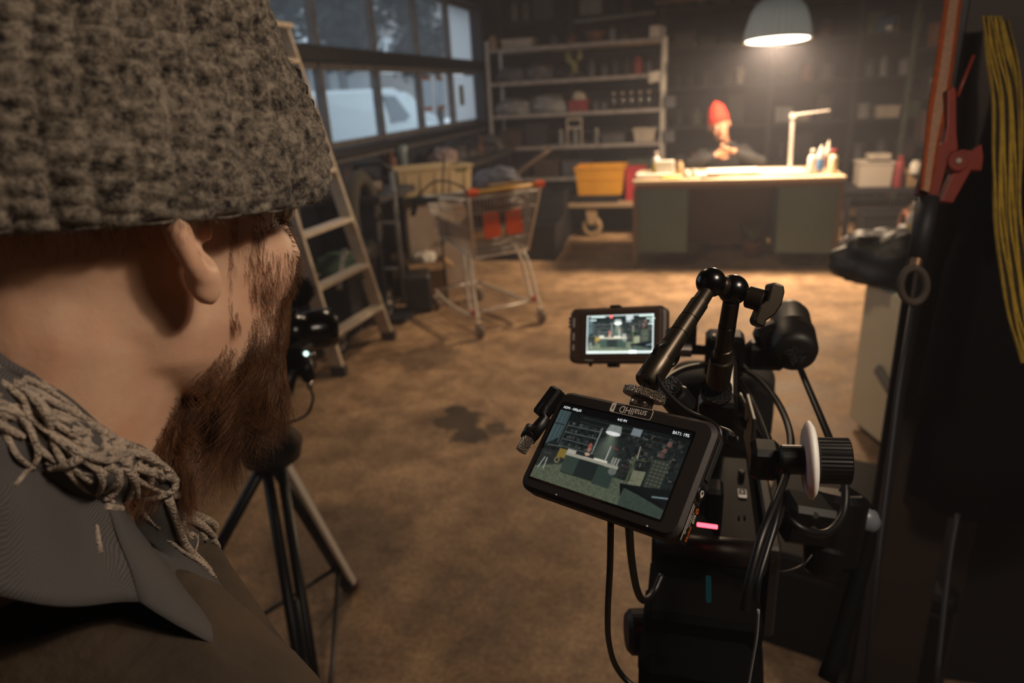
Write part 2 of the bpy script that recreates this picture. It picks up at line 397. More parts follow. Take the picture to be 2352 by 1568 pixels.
# ------------------------------------------------------------------ outside
struct(MB().box((-24, 12, -0.12), (42, 60, 0.1)).build('ground_outside', mat('asphalt', '#7c8084', 0.9, col2='#5a5d60', nscale=2)))
M_van = mat('van_white', '#dfe9ea', 0.35, coat=0.3); M_vglass = mat('van_glass', '#5a6a74', 0.15); M_rub = mat('black_rubber', '#141414', 0.8)
def van(x0, y0, L_, label):
    t = thing('parked_van', label, 'van', (x0 - .9, y0 + L_ / 2, 0))
    prof = [(0, .35), (0, 1.1), (.08, 1.62), (.3, 1.72), (2.9, 1.74), (3.25, 1.66), (3.95, 1.12), (4.9, .98), (5.1, .8), (5.12, .35)]
    rings = []
    for (dx, sc) in ((0, .93), (-.06, 1), (-1.74, 1), (-1.8, .93)):
        rings.append([V((x0 + dx - (0.16 if (p[1] > 1.15) else 0) * (1 if dx > -.9 else -1), y0 + 2.5 + (p[0] - 2.5) * (.985 if sc < 1 else 1), .35 + (p[1] - .35) * (.98 if sc < 1 else 1))) for p in prof])
    MB().loft(rings, sm=False).build('body', M_van, t, bevel=.04)
    MB().prism([(.0, .0), (1.0, 0), (.48, .44), (0, .46)], (x0 - .05, y0 + 2.25, 1.16), (0, 1, 0), (-.2, 0, 1), (.06, 0, 0), .5).build('side_window', M_vglass, t)
    MB().prism([(.0, .0), (1.0, 0), (1.0, .42), (0, .42)], (x0 - .1, y0 + .35, 1.16), (0, 1, 0), (-.25, 0, 1), (.01, 0, 0), .5).build('panel', M_van, t)
    MB().box((x0 - .9, y0 + 3.66, 1.38), (1.35, .03, .62), (radians(52), 0, 0), b=.01).build('windscreen', M_vglass, t)
    for yy in (.95, 4.2):
        for xx in (x0 - .12, x0 - 1.68):
            w_ = MB().cyl((xx - .1, y0 + yy, .33), (xx + .1, y0 + yy, .33), .33, n=28, bev=.03).build('wheel', M_rub, t)
            MB().cyl((xx - .105, y0 + yy, .33), (xx + .105, y0 + yy, .33), .19, n=20).build('hub_cap', mat('grey_plastic', '#8a8d90', .5), w_)
    for xx in (x0 - .25, x0 - 1.55): MB().ball((xx, y0 + 5.08, .75), (.13, .05, .09)).build('headlight', mat('headlight', '#e8eef0', .1), t)
    return t
van(-5.1, 9.35, 5.1, 'white van parked outside close to the windows')
van(-8.3, 17.6, 5.1, 'pale vehicle farther off behind the white van, beyond the taped notices')
def facade(name, x, y0, y1, z1, m, label, strips, sm):
    t = thing(name, label, 'building', (x, (y0 + y1) / 2, 0)); MB().box((x - 1, (y0 + y1) / 2, z1 / 2), (2, y1 - y0, z1)).build('wall', m, t)
    for (a, b, c, d) in strips: MB().box((x + .01, (a + b) / 2, (c + d) / 2), (.08, b - a, d - c)).build('window', sm, t)
    MB().box((x - .9, (y0 + y1) / 2, z1 + .1), (2.4, y1 - y0 + .3, .2)).build('roof', mat('roof_dark', '#3b4046', .8), t)
    return t
st = [(y, y + .7, .6, 3.0) for y in np.arange(18, 31, 1.7)]
facade('long_building', -15.5, 16, 33, 3.2, mat('pale_render', '#c3c9cc', .85), 'long pale building with tall dark windows behind the white van', st, mat('dark_glass', '#39424c', .3))
facade('tall_building', -18, 38, 52, 9.5, mat('grey_render', '#8b8785', .85), 'tall grey building beyond the trees, seen by the frosted pane', [(40, 43, 3, 5), (45, 48, 3, 5)], mat('pale_shutter', '#c8ccce', .5))
M_leaf = mat('dark_leaves', '#2f3d3c', 0.8, col2='#1c2628', nscale=3); M_bark = mat('bark', '#3c332d', .9)
def tree(x, y, h, r, label, g='trees outside the windows'):
    t = thing('leafy_tree', label, 'tree', (x, y, 0), group=g)
    MB().tube([(x, y, 0), (x + .1, y + .05, h * .3), (x - .05, y, h * .6)], [.2, .16, .08]).build('trunk', M_bark, t)
    q = MB(); cs = [(x + rr(-r, r) * .6, y + rr(-r, r) * .6, h * rr(.45, .95)) for _ in range(14)]
    for c in cs:
        for _ in range(330):
            d = V((random.gauss(0, 1), random.gauss(0, 1), random.gauss(0, 1))).normalized() * r * .45 * rr(.6, 1.05); p = V(c) + d
            F = frame(d + V((rr(-.6, .6), rr(-.6, .6), rr(-.6, .6)))); s_ = rr(.10, .22)
            q.add([p + F @ V((-s_, 0, 0)), p + F @ V((0, -s_ * .5, .03)), p + F @ V((s_, 0, 0)), p + F @ V((0, s_ * .5, .03))], [(0, 1, 2, 3)])
    q.nodouble = True; q.build('foliage', M_leaf, t)
tree(-11.3, 17.5, 7.5, 2.4, 'broad dark tree outside, leftmost seen through the upper panes')
tree(-11.2, 24.0, 7.8, 2.5, 'broad dark tree outside, middle one behind the upper panes')
tree(-11.3, 31.0, 6.8, 2.4, 'broad dark tree outside, rightmost behind the upper panes')
tree(-11.2, 11.5, 7.5, 2.4, 'dark tree outside nearest the crew, partly behind the beanie')
# ================================================================== BACK OF THE HALL
M_shade = bpy.data.materials.new('ribbed_shade'); M_shade.use_nodes = True
_n, _l = M_shade.node_tree.nodes, M_shade.node_tree.links; _b = _n['Principled BSDF']
_b.inputs['Base Color'].default_value = hexc('#8b9093'); _b.inputs['Roughness'].default_value = .25
_t = _n.new('ShaderNodeBsdfTranslucent'); _t.inputs[0].default_value = hexc('#8d9499'); _m = _n.new('ShaderNodeMixShader'); _m.inputs[0].default_value = .38
_l.new(_b.outputs[0], _m.inputs[1]); _l.new(_t.outputs[0], _m.inputs[2]); _l.new(_m.outputs[0], _n['Material Output'].inputs[0])
M_blackm = mat('black_metal', '#17181a', 0.45, metal=.4)
M_diff = emis('lit_diffuser', '#fff0d8', 9.0)
def pendant(pos, tilt, label, power, dif, spot, warm=(1.0, .72, .47)):
    t = thing('pendant_lamp', label, 'lamp', pos, R=tilt)
    sh = MB(); n = 144; prof = [(.250, 0), (.249, .015), (.243, .06), (.232, .11), (.214, .17), (.19, .225), (.16, .265), (.125, .29), (.10, .30)]
    rings = []
    for (r, z) in prof:
        rings.append([V((cos(2 * pi * k / n) * (r + .008 * cos(30 * 2 * pi * k / n) * min(1, z * 60)), sin(2 * pi * k / n) * (r + .008 * cos(30 * 2 * pi * k / n) * min(1, z * 60)), z)) for k in range(n)])
    sh.loft(rings, cap=False); s_ = sh.build('lamp_shade', M_shade, t, local=True)
    md = s_.modifiers.new('solid', 'SOLIDIFY'); md.thickness = .004
    MB().tube([V((cos(a) * .252, sin(a) * .252, 0)) for a in np.linspace(0, 2 * pi, 60)[:-1]], .006, closed=True).build('rim', mat('brass_rim', '#8a7a50', .4, metal=.7), t, local=True)
    MB().lathe([(0, -.004), (.236, -.004), (.236, .004), (0, .004)], (0, 0, 0), n=48).build('diffuser', dif, t, local=True)
    MB().lathe([(.0, .46), (.07, .45), (.105, .40), (.12, .33), (.125, .285), (.10, .24), (.05, .12), (0, .11)], (0, 0, 0), n=32).build('lamp_housing', mat('dark_bronze', '#3a322b', .45, metal=.5), t, local=True)
    MB().tube([(0, 0, .45), (0, 0, .50)], .012).build('hook', M_blackm, t, local=True)
    up = tilt.to_4x4().inverted() @ V((0, 0, ZC - pos.z - .4))
    MB().tube([(0, 0, .45), V((0, 0, .45)) + up * .5, V((0, 0, .45)) + up * .97], .006).build('cord', M_blackm, t, local=True)
    l1 = lamp_light('bulb_light', 'POINT', (0, 0, 0), power * .20, warm, shadow_soft_size=.035); l1.parent = t; l1.location = (0, 0, -.04)
    l2 = lamp_light('bulb_light', 'AREA', (0, 0, 0), power * spot, warm, shape='DISK', size=.44); l2.parent = t; l2.location = (0, 0, -.02)
    l3 = lamp_light('bulb_light', 'POINT', (0, 0, 0), 13, (1.0, .82, .62), shadow_soft_size=.05); l3.parent = t; l3.location = (0, 0, .08)
    return t
pendant(LAMP_POS, LAMP_TILT, 'big ribbed pendant lamp glowing over the green desk', PENDANT_W, M_diff, .21)
for p_, cw_, wm_, q_ in zip(FILL_LAMPS, FILL_W, ((1, .82, .66), (1, .74, .5)), ('added unseen pendant lamp above the camera rig, filling the foreground with light', 'added unseen pendant lamp above the shopping trolley, filling the floor with light')):
    pendant(p_, Matrix.Identity(3), q_, cw_, emis('fill_diffuser', '#ffe6c4', 2.0), .10, wm_)

# ---- palette of small things
def jar(p, r, h, m, label, cat='jar', name='jar', group=None, lid=None, n=16):
    t = thing(name, label, cat, p, group=group)
    MB().lathe([(0, 0), (r * .92, 0), (r, h * .04), (r, h * .72), (r * .8, h * .82), (r * .62, h * .86), (r * .62, h * .9)], (0, 0, 0), n=n).build('body', m, t, local=True)
    MB().lathe([(0, h), (r * .6, h), (r * .68, h * .98), (r * .68, h * .86), (0, h * .86)], (0, 0, 0), n=n).build('lid', lid or m, t, local=True); return t
def bottle(p, r, h, m, label, cap, cat='bottle', group=None, nozzle=False, band=None):
    t = thing('bottle', label, cat, p, group=group)
    b_ = MB().lathe([(0, 0), (r * .93, 0), (r, .008), (r, h * .62), (r * .85, h * .72), (r * .42, h * .80), (r * .38, h * .84)], (0, 0, 0), n=20).build('body', m, t, local=True)
    if nozzle: MB().lathe([(r * .5, h * .82), (r * .5, h * .87), (r * .22, h * .90), (r * .1, h), (0, h)], (0, 0, 0), n=16).build('nozzle', cap, t, local=True)
    else: MB().lathe([(0, h), (r * .48, h), (r * .52, h * .98), (r * .52, h * .82), (0, h * .82)], (0, 0, 0), n=16).build('cap', cap, t, local=True)
    if band: MB().lathe([(r * 1.012, h * .12), (r * 1.012, h * .5)], (0, 0, 0), n=20).build('sticker', band, b_, local=True)
    return t
def crate(p, d, m, label, cat='crate', name='crate', rz=0.0, group=None, rim=True, fill=None, wall=.006, taper=.03):
    t = thing(name, label, cat, p, rz, group)
    x, y, z = d[0] / 2, d[1] / 2, d[2]; q = MB(); a = 1 - taper
    ro = lambda k, zz, o=0: [V((sx * (x * k - o), sy * (y * k - o), zz)) for sx, sy in ((-1, -1), (1, -1), (1, 1), (-1, 1))]
    q.loft([ro(a, 0), ro(1, z), ro(1, z, wall), ro(a, wall, wall)], sm=False)
    q.build('body', m, t, local=True, bevel=.004)
    if rim:
        r_ = MB()
        for s_ in (-1, 1):
            r_.box((0, s_ * y, z - .012), (d[0] + .02, .016, .024), b=.003); r_.box((s_ * x, 0, z - .012), (.016, d[1] + .02, .024), b=.003)
        r_.build('rim', m, t, local=True)
    return t
def sack(p, d, m, label, rz=0, cat='sack', name='sack', group=None, seed=0, flat=.5):
    q = MB(); nu, nv = 44, 22; R = Matrix.Rotation(rz, 3, 'Z'); vs = []
    for i in range(nv + 1):
        ph = pi * i / nv
        for k in range(nu):
            t = 2 * pi * k / nu; u = V((sin(ph) * cos(t), sin(ph) * sin(t), cos(ph)))
            u = V((math.copysign(abs(u.x) ** .75, u.x), math.copysign(abs(u.y) ** .75, u.y), u.z))
            f = 1 + .26 * noise.noise(u * 2.2 + V((seed * 3.1, 0, 0))) + .16 * (.5 - abs(noise.noise(u * 4 + V((seed, 5, 0))))) * 1.3
            z = max(u.z * f, -flat)
            vs.append(R @ V((u.x * d[0] / 2 * f, u.y * d[1] / 2 * f, (z + flat) / (1 + flat) * d[2])))
    fs = [(i * nu + k, (i + 1) * nu + k, (i + 1) * nu + (k + 1) % nu, i * nu + (k + 1) % nu) for i in range(nv) for k in range(nu)]
    q.add(vs, fs, True); o = q.build(name, m); o.location = p; XF[o] = Matrix.Translation(V(p)); return tag(o, label, cat, group)
P = {k: mat('paint_' + k, v, .6, col2=w_, nscale=9) for k, v, w_ in (('grey', '#53535a', '#37373c'), ('dark', '#212127', '#151519'), ('brown', '#4a392d', '#33271f'),
     ('pale', '#b8ada0', '#958b80'), ('green', '#4a5546', '#353d33'), ('red', '#8e2a2c', '#6b2022'), ('blue', '#2d5d86', '#1f405c'), ('rust', '#7a4a33', '#4c2f24'), ('steel', '#8c8d90', '#5f6063'), ('tan', '#a98b67', '#7d6549'), ('white', '#d8d2c8', '#b9b2a6'), ('olive', '#7d7a3e', '#55532c'))}
M_board = mat('grey_shelf_board', '#a39c98', .6, col2='#7a7573', nscale=14); M_post = mat('grey_shelf_post', '#bab4ae', .5, col2='#918b86', nscale=10)

# ---- tall open shelving at the back left
SY0, SY1, SX0, SX1 = 8.28, 8.78, -2.36, -.36
rk = thing('shelving_unit', 'tall pale open shelving unit full of jars and sacks, against the back wall', 'shelf', ((SX0 + SX1) / 2, 8.53, 0))
LV = [.20, .56, .93, 1.30, 1.665, 2.03]
for z in LV:
    q = MB(); q.box(((SX0 + SX1) / 2, 8.53, z - .012), (SX1 - SX0, SY1 - SY0, .008)); q.box(((SX0 + SX1) / 2, SY0, z - .02), (SX1 - SX0, .02, .042), b=.003); q.box(((SX0 + SX1) / 2, SY1, z - .02), (SX1 - SX0, .012, .036))
    q.build('shelf_board', M_board, rk)
for x, y, zt in ((SX0, SY0 - .01, 2.12), (SX1, SY0 - .01, 2.13), (SX0 + .02, SY1, 2.05), (SX1, SY1, 2.05)):
    q = MB(); q.box((x - .018, y, zt / 2), (.006, .04, zt)); q.box((x, y - .018, zt / 2), (.042, .006, zt)); q.build('post', M_post, rk)
for (x, z) in ((.05, 1.34), (.05, .97)):
    one(MB().box((SX1 + .05 + .03, SY0 - .02, z + .02), (.13, .1, .13), b=.01), 'junction_box', P['grey'], 'small grey box fixed to the right post of the pale shelving, %s' % ('upper one' if z > 1 else 'lower one'), 'box')
one(MB().box((SX1 - .09, SY0 + .1, 2.03 + .065), (.13, .16, .12), b=.006), 'carton', P['white'], 'small bright carton at the right end on top of the pale shelving', 'box')
q = MB(); q.grid([[(SX1 - .16 + .15 * j / 6, SY0 - .028 - .005 * sin(j), 1.685 - .115 * i / 5 - .008 * sin(j * 1.3)) for j in range(7)] for i in range(6)], thick=.003)
one(q, 'rag', P['white'], 'pale cloth hanging from the second board of the shelving, by the bright post', 'cloth')
q = MB(); q.grid([[(SX1 - .03 + .07 * j / 4, SY0 - .036 - .006 * sin(j), 1.66 - .2 * i / 6) for j in range(5)] for i in range(7)], thick=.004)
one(q, 'work_glove', P['white'], 'pale glove hung over the right post of the shelving', 'glove')
one(MB().box((SX1 + .022, SY0 - .034, 1.90), (.045, .006, .26), b=.002), 'notice_strip', P['white'], 'tall pale strip of card taped to the upper right post of the shelving', 'sign')
# top board
crate((-2.03, 8.5, 2.03), (.36, .28, .10), P['pale'], 'flat pale box on top of the shelving, towards the windows', 'box', 'storage_box')
jar((-2.31, 8.36, 2.03), .045, .15, P['tan'], 'small tan jar on top of the shelving, in the corner by the window')
jar((-1.40, 8.45, 2.03), .05, .11, P['rust'], 'brown jar on top of the shelving, left of the small bowl')
t = one(MB().lathe([(0, .0), (.07, 0), (.12, .10), (.125, .12), (.11, .115), (.06, .02), (0, .02)], (-1.13, 8.45, 2.03), n=24), 'bowl', P['rust'], 'small brown bowl on top of the shelving, middle', 'bowl')
bottle((-.93, 8.42, 2.03), .04, .17, P['steel'], 'grey bottle on top of the shelving, right of the bowl', P['dark'])
jar((-.80, 8.42, 2.03), .05, .10, P['brown'], 'dark brown jar on top of the shelving, right of the grey bottle')
bottle((-1.62, 8.5, 2.03), .045, .14, P['grey'], 'stubby grey bottle on top of the shelving, beside the flat pale box', P['dark'])
# second board
sack((-2.12, 8.5, 1.665), (.36, .3, .17), P['grey'], 'slumped grey sack on the second board from the top, nearest the window', seed=1)
sack((-1.80, 8.5, 1.665), (.36, .3, .18), P['grey'], 'slumped grey sack on the second board from the top, middle of three', seed=2, rz=.3)
sack((-1.48, 8.52, 1.665), (.34, .3, .14), P['dark'], 'dark sack on the second board from the top, right of the grey sacks', seed=3)
q = MB(); q.tube([(-1.42, SY0 - .03, 1.95), (-1.40, SY0 - .04, 1.86), (-1.34, SY0 - .03, 1.80), (-1.34, SY0 - .04, 1.72)], .035, n=8, flat=.4); q.tube([(-1.28, SY0 - .03, 1.96), (-1.27, SY0 - .05, 1.9), (-1.3, SY0 - .04, 1.84)], .03, n=8, flat=.5)
one(q, 'work_gloves', P['olive'], 'yellow-green gloves hanging under the top board of the shelving', 'gloves')
one(MB().tube([(-1.15, 8.4, 1.98), (-.42, 8.34, 1.985)], .013), 'pipe', P['tan'], 'tan pipe slung under the top board of the shelving', 'pipe')
for i, x in enumerate((-1.18, -1.04, -.91, -.78, -.66, -.53)):
    jar((x, 8.48 + rr(-.03, .05), 1.665), rr(.045, .06), rr(.13, .2), random.choice([P['dark'], P['brown'], P['grey'], P['red']]), '%s dark jar from the left in the row at the right of the second board' % ORD[i].capitalize(), group='jars on the second board')
# third board
sack((-2.13, 8.5, 1.30), (.42, .32, .17), P['steel'], 'puffy grey-blue sack on the third board, nearest the window', seed=4)
sack((-1.70, 8.5, 1.30), (.44, .32, .19), P['steel'], 'puffy grey-blue sack on the third board, beside the red bucket', seed=5)
crate((-1.33, 8.46, 1.30), (.22, .22, .13), P['red'], 'red open bucket on the third board of the shelving', 'bucket', 'bucket')
sack((-1.33, 8.46, 1.36), (.15, .15, .16), P['pale'], 'pale bundle sticking out of the red bucket on the shelving', cat='bundle', name='cloth_bundle', seed=6)
for i, x in enumerate((-1.14, -1.04)): jar((x, 8.46, 1.30), .045, .1, P['grey'], ['short grey jar right beside the red bucket', 'short grey jar between the red bucket and the bottle row'][i])
for i, x in enumerate((-.92, -.82, -.72, -.62, -.52)):
    bottle((x, 8.42, 1.30), .038, .19, mat('dark_glass_bottle', '#2b2a2a', .12), '%s dark glinting bottle from the left on the third board' % ORD[i].capitalize(), P['pale'], group='bottles on the third board')
one(MB().box((-.95, 8.66, 1.37), (.9, .1, .14), b=.01), 'toolbox', P['dark'], 'long dark toolbox behind the row of bottles on the third board', 'toolbox')
# fourth board
q = MB()
for x in (-1.46, -1.29): q.box((x, 8.36, 1.08), (.018, .02, .3))
for z in (1.22, 1.12): q.box((-1.375, 8.36, z), (.18, .018, .025))
one(q, 'wire_rack', P['pale'], 'small pale frame standing on the fourth board of the shelving', 'rack')
for i, x in enumerate((-1.55, -1.375, -1.12)): bottle((x, 8.42, .93), .033, .17, P['steel'], ['grey bottle left of the small pale frame', 'grey bottle inside the small pale frame', 'leaning-neck grey bottle right of the small pale frame'][i], P['white'])
crate((-.92, 8.45, .93), (.26, .24, .10), P['grey'], 'flat grey box in the middle right of the fourth board', 'box', 'storage_box')
crate((-.56, 8.45, .93), (.26, .24, .15), P['pale'], 'pale basket at the right end of the fourth board', 'basket', 'basket', taper=.18)
for i, (x, h, k) in enumerate(((-2.15, .2, 'brown'), (-1.86, .26, 'dark'))): crate((x, 8.5, .93), (.26, .3, h), P[k], ['brown box on the fourth board, nearest the window', 'dark box on the fourth board, second from the window'][i], 'box', 'storage_box')
for j, (z, nm) in enumerate(((.56, 'fifth'), (.20, 'sixth'))):
    xs = [-2.1, -1.72, -1.35, -.98, -.6]
    for i, x in enumerate(xs):
        k = ['dark', 'brown', 'grey', 'dark', 'green'][(i + j) % 5]
        crate((x + rr(-.02, .02), 8.5, z), (rr(.26, .33), .36, rr(.14, .26)), P[k], '%s dim box on the %s board of the shelving, %s from the window side' % ({'dark': 'black', 'brown': 'brown', 'grey': 'grey', 'green': 'dull green'}[k], nm, ORD[i]), 'box', 'storage_box')

# ---- dark rack across the back wall
M_rack = mat('dark_rack_steel', '#2a292e', .7, col2='#1a1a1e', nscale=6)
rb = thing('wall_rack', 'dark steel rack spanning the back wall behind the desk', 'rack', (.4, 9.35, 0))
RZ = [.15, .60, 1.05, 1.50, 1.95, 2.38, 2.82]; RX = [-2.4, -1.5, -.4, .85, 1.75, 2.75, 3.2]
for z in RZ: MB().box((.4, 9.3, z - .02), (5.6, .56, .035), b=.004).build('shelf_board', M_rack, rb)
for x in RX: MB().box((x, 9.03, 1.6), (.055, .05, 3.2), b=.004).build('post', M_rack, rb)
kinds = ['box', 'jar', 'can', 'crate', 'coil', 'bottle']
colname = {'grey': 'grey', 'dark': 'black', 'brown': 'brown', 'pale': 'pale', 'green': 'dull green', 'rust': 'rust-brown', 'steel': 'steel-grey', 'tan': 'tan', 'blue': 'blue', 'red': 'dark red'}
LN = {0: 'lowest', 1: 'second', 2: 'third', 3: 'fourth', 4: 'fifth', 5: 'sixth', 6: 'topmost'}
def fill_rack(levels, x0, x1, yc, where, seed, step=(.2, .34)):
    random.seed(seed)
    for li, z, hm in levels:
        x = x0; i = 0
        while x < x1 - .30:
            w_ = rr(*step) * .8; kd = random.choice(kinds); c = random.choice(['dark', 'dark', 'brown', 'grey', 'green', 'rust', 'dark', 'steel', 'pale'] if z > .9 else ['dark', 'dark', 'brown', 'grey', 'rust'])
            y = yc + rr(-.06, .04); h = min(hm, rr(.12, .32)); lb = '%s %s, %s level of the %s, %s from left' % (colname[c], kd, LN[li], where, ORD[min(i, 15)] if i < 16 else 'last')
            if i < 16:
                if kd == 'box':
                    t = thing('storage_box', lb, 'box', (x + w_ / 2, y, z)); MB().box((0, 0, h / 2), (w_, .26, h), b=.008).build('body', P[c], t, local=True); MB().box((0, 0, h + .012), (w_ + .012, .272, .03), b=.006).build('lid', P[c], t, local=True)
                elif kd == 'crate': crate((x + w_ / 2, y, z), (w_, .28, h * .8), P[c], lb)
                elif kd == 'jar': jar((x + w_ / 2, y - .05, z), min(w_ / 2, .07), min(h, .2), P[c], lb, lid=P['grey']); w_ = .15
                elif kd == 'bottle': bottle((x + .06, y - .05, z), .045, min(hm, .25), P[c], lb, P['dark']); w_ = .13
                elif kd == 'can': t = one(MB().lathe([(0, 0), (.075, 0), (.078, .01), (.075, .015), (.075, .16), (.078, .17), (.07, .165), (0, .163)], (x + .08, y - .05, z), n=20), 'paint_can', P[c], lb, 'can'); w_ = .17
                else:
                    q = MB()
                    for e in range(4): q.tube([V((x + .11 + cos(a) * .085 * (1 + .05 * e), y + sin(a) * .085, z + .014 + .024 * e)) for a in np.linspace(0, 2 * pi, 22)[:-1]], .013, n=6, closed=True)
                    one(q, 'cable_coil', P[c], lb, 'coil'); w_ = .22
            x += w_ + rr(.02, .08); i += 1
fill_rack([(k, RZ[k], .34) for k in (1, 2, 3, 4, 5)], -.28, .80, 9.2, 'rack bay beside the shelving', 11)
fill_rack([(k, RZ[k], .34) for k in (0, 1, 2, 3, 4, 5)], .92, 1.70, 9.2, 'rack bay behind the desk lamp', 12)
fill_rack([(k, RZ[k], .34) for k in (0, 1, 2, 3, 4, 5)], 1.82, 2.70, 9.2, 'rack bay right of the desk', 13)
fill_rack([(k, RZ[k], .34) for k in (5,)], -2.3, -1.55, 9.2, 'rack left above the shelving', 14)
fill_rack([(k, RZ[k], .34) for k in (5,)], -1.4, -.45, 9.2, 'rack bay above the bowl', 15)
random.seed(21)
# crossing pipes and a hanging cable in the dark above the rack
one(MB().tube([(-1.46, 9.0, 2.31), (-.50, 8.97, 2.34)], .022), 'pipe', P['pale'], 'pale pipe lying across the dark rack above the shelving', 'pipe')
one(MB().tube([(-.50, 8.95, 2.44), (.6, 8.95, 2.45)], .02), 'pipe', P['tan'], 'long tan pipe high on the dark rack, left of the pendant lamp', 'pipe')
one(MB().tube([(-.30, 9.1, 1.975), (-.02, 9.1, 1.975)], .022), 'pale_rod', P['pale'], 'short pale rod on the rack just right of the shelving top', 'rod')
c = thing('blue_canister', 'small blue canister high on the dark rack, right of the pendant lamp', 'canister', (1.98, 8.95, 1.95)); MB().box((1.98, 8.95, 2.03), (.16, .14, .15), b=.02).build('body', P['blue'], c); MB().box((2.0, 8.87, 1.99), (.06, .01, .04)).build('sticker', P['white'], c)
# side rack along the right with green posts
rs = thing('side_rack', 'dark shelf rack with green posts along the right-hand wall', 'rack', (2.65, 7.6, 0))
for z in (.4, .85, 1.3, 1.75, 2.2): MB().box((2.65, 7.5, z - .015), (.9, 2.2, .03), b=.004).build('shelf_board', M_rack, rs)
for x, y in ((2.2, 6.4), (2.2, 7.45), (2.2, 8.6), (3.1, 6.4), (3.1, 8.6)): MB().box((x, y, 1.25), (.05, .05, 2.5), b=.004).build('post', P['green'], rs)
random.seed(31)
for li, z in enumerate((.85, 1.3, 1.75)):
    for i in range(6):
        y = 6.6 + i * .34; c = random.choice(['dark', 'brown', 'grey', 'pale', 'steel', 'rust']); h = rr(.14, .3)
        crate((2.42, y, z), (.3, .27, h), P[c], '%s box, %s board of the right-hand rack, %s from the near end' % (colname[c], ['second', 'third', 'fourth'][li], ORD[i]), 'box', 'storage_box')

# ================================================================== DESK
M_desk = mat('desk_green_steel', '#4f6864', .45, col2='#465c58', nscale=3); M_dtop = mat('desk_top_beige', '#c9b394', .5, col2='#b39d80', nscale=10); M_dframe2 = mat('desk_frame_brown', '#6a5543', .5)
DX0, DX1, DY0, DY1 = -.505, 1.195, 6.06, 6.84
dk = thing('desk', 'long steel desk with dull green drawer blocks and a beige top', 'desk', ((DX0 + DX1) / 2, 6.45, 0))
MB().box(((DX0 + DX1) / 2, 6.45, .762), (DX1 - DX0, DY1 - DY0, .036), b=.006).build('desktop', M_dtop, dk)
MB().box(((DX0 + DX1) / 2, 6.45, .725), (DX1 - DX0 - .05, DY1 - DY0 - .05, .04)).build('top_frame', M_dframe2, dk)
for (x0, x1, nm) in ((DX0 + .02, -.03, 'left'), (.70, DX1 - .02, 'right')):
    d = MB().box(((x0 + x1) / 2, 6.45, .425), (x1 - x0, DY1 - DY0 - .06, .56), b=.006).build('drawer_block', M_desk, dk)
    for z in (.24, .43, .61):
        MB().box(((x0 + x1) / 2, DY1 - .026, z), (x1 - x0 - .04, .012, .165), b=.003).build('drawer', M_desk, d)
for x in (DX0 + .025, DX1 - .025):
    for y in (DY0 + .03, DY1 - .04): MB().box((x, y, .355), (.035, .035, .71)).build('leg', M_dframe2, dk)
MB().box(((.70 - .03) / 2, DY1 - .06, .40), (.74, .02, .66)).build('modesty_panel', M_dframe2, dk)
zt = .78
def papers(x, y, w_, d, n, label, rz=0, m=M_paper, name='paper_stack', h=.004, cat='papers'):
    q = MB(); R0 = Matrix.Rotation(rz, 3, 'Z')
    for i in range(n): q.box(V((x, y, zt + .002 + i * h + h / 2)), (w_ * rr(.96, 1), d * rr(.96, 1), h * .96), R0 @ Matrix.Rotation(rr(-.06, .06), 3, 'Z'))
    return one(q, name, m, label, cat)
papers(.33, 6.35, .42, .30, 9, 'thick white stack of paper in the middle of the desk', .05)
papers(.72, 6.38, .36, .28, 5, 'loose white papers on the desk right of the thick stack', -.12)
papers(.05, 6.28, .24, .2, 5, 'small pile of white cards on the desk, in front of the person', .3)
papers(-.34, 6.3, .30, .24, 7, 'white paper pile at the left end of the desk', .1)
papers(-.18, 6.16, .16, .08, 3, 'yellow-green notepad near the front left edge of the desk', .02, mat('lime_pad', '#c8d66a', .6), 'notepad')
one(MB().box((-.24, 6.38, zt + .07), (.15, .12, .12), b=.004), 'card_box', P['white'], 'small white box on the desk under the tall white can', 'box')
t = bottle((-.33, 6.5, zt), .036, .20, mat('can_cream', '#d9d5cf', .4), 'white spray can with a yellow stripe at the left of the desk', P['pale'], 'can', band=mat('yellow_band', '#d8c25a', .5))
jar((-.12, 6.5, zt), .035, .11, P['tan'], 'tan cup behind the small white box on the desk', 'cup', 'cup')
for i, x in enumerate((-.06, .01)): jar((x, 6.2, zt), .028, .07, P['white'], ['small white pot on the desk, left of the paper cards', 'small white pot on the desk, nearer the person'][i], 'pot', 'pot')
q = MB(); q.box((.14, 6.14, zt + .012), (.16, .03, .02), .3, b=.004); one(q, 'marker_pen', P['rust'], 'brown marker lying on the front edge of the desk', 'pen')
q = MB(); q.box((.86, 6.2, zt + .008), (.2, .02, .012), -.2); one(q, 'ruler', P['steel'], 'dark ruler lying on the desk left of the bottles', 'ruler')
M_wb = mat('bottle_white', '#d9d2c9', .35); M_cr = mat('bottle_cream', '#d2c4a6', .4)
bottle((.955, 6.25, zt), .036, .20, M_wb, 'plain white bottle, leftmost of the group at the right end of the desk', P['white'])
bottle((1.025, 6.32, zt), .033, .225, mat('bottle_greyblue', '#a8a9b0', .35), 'grey bottle with pointed nozzle and blue sticker on the desk', P['white'], nozzle=True, band=mat('blue_label', '#3f78b8', .5))
bottle((1.10, 6.45, zt), .034, .25, P['pale'], 'tallest bottle with thin spout, at the back of the bottle group', P['pale'], nozzle=True, band=P['rust'])
bottle((1.115, 6.24, zt), .037, .195, M_cr, 'cream bottle with a dark red cap, rightmost on the desk', mat('red_cap', '#8d1f22', .4))
M_alu = mat('brushed_aluminium', '#c9c2ba', .35, metal=.6)
dl = thing('desk_lamp', 'slim angular aluminium desk lamp standing on the desk', 'lamp', (.82, 6.55, zt))
MB().cyl((.82, 6.55, zt), (.82, 6.55, zt + .018), .085, n=32, bev=.004).build('base', M_alu, dl)
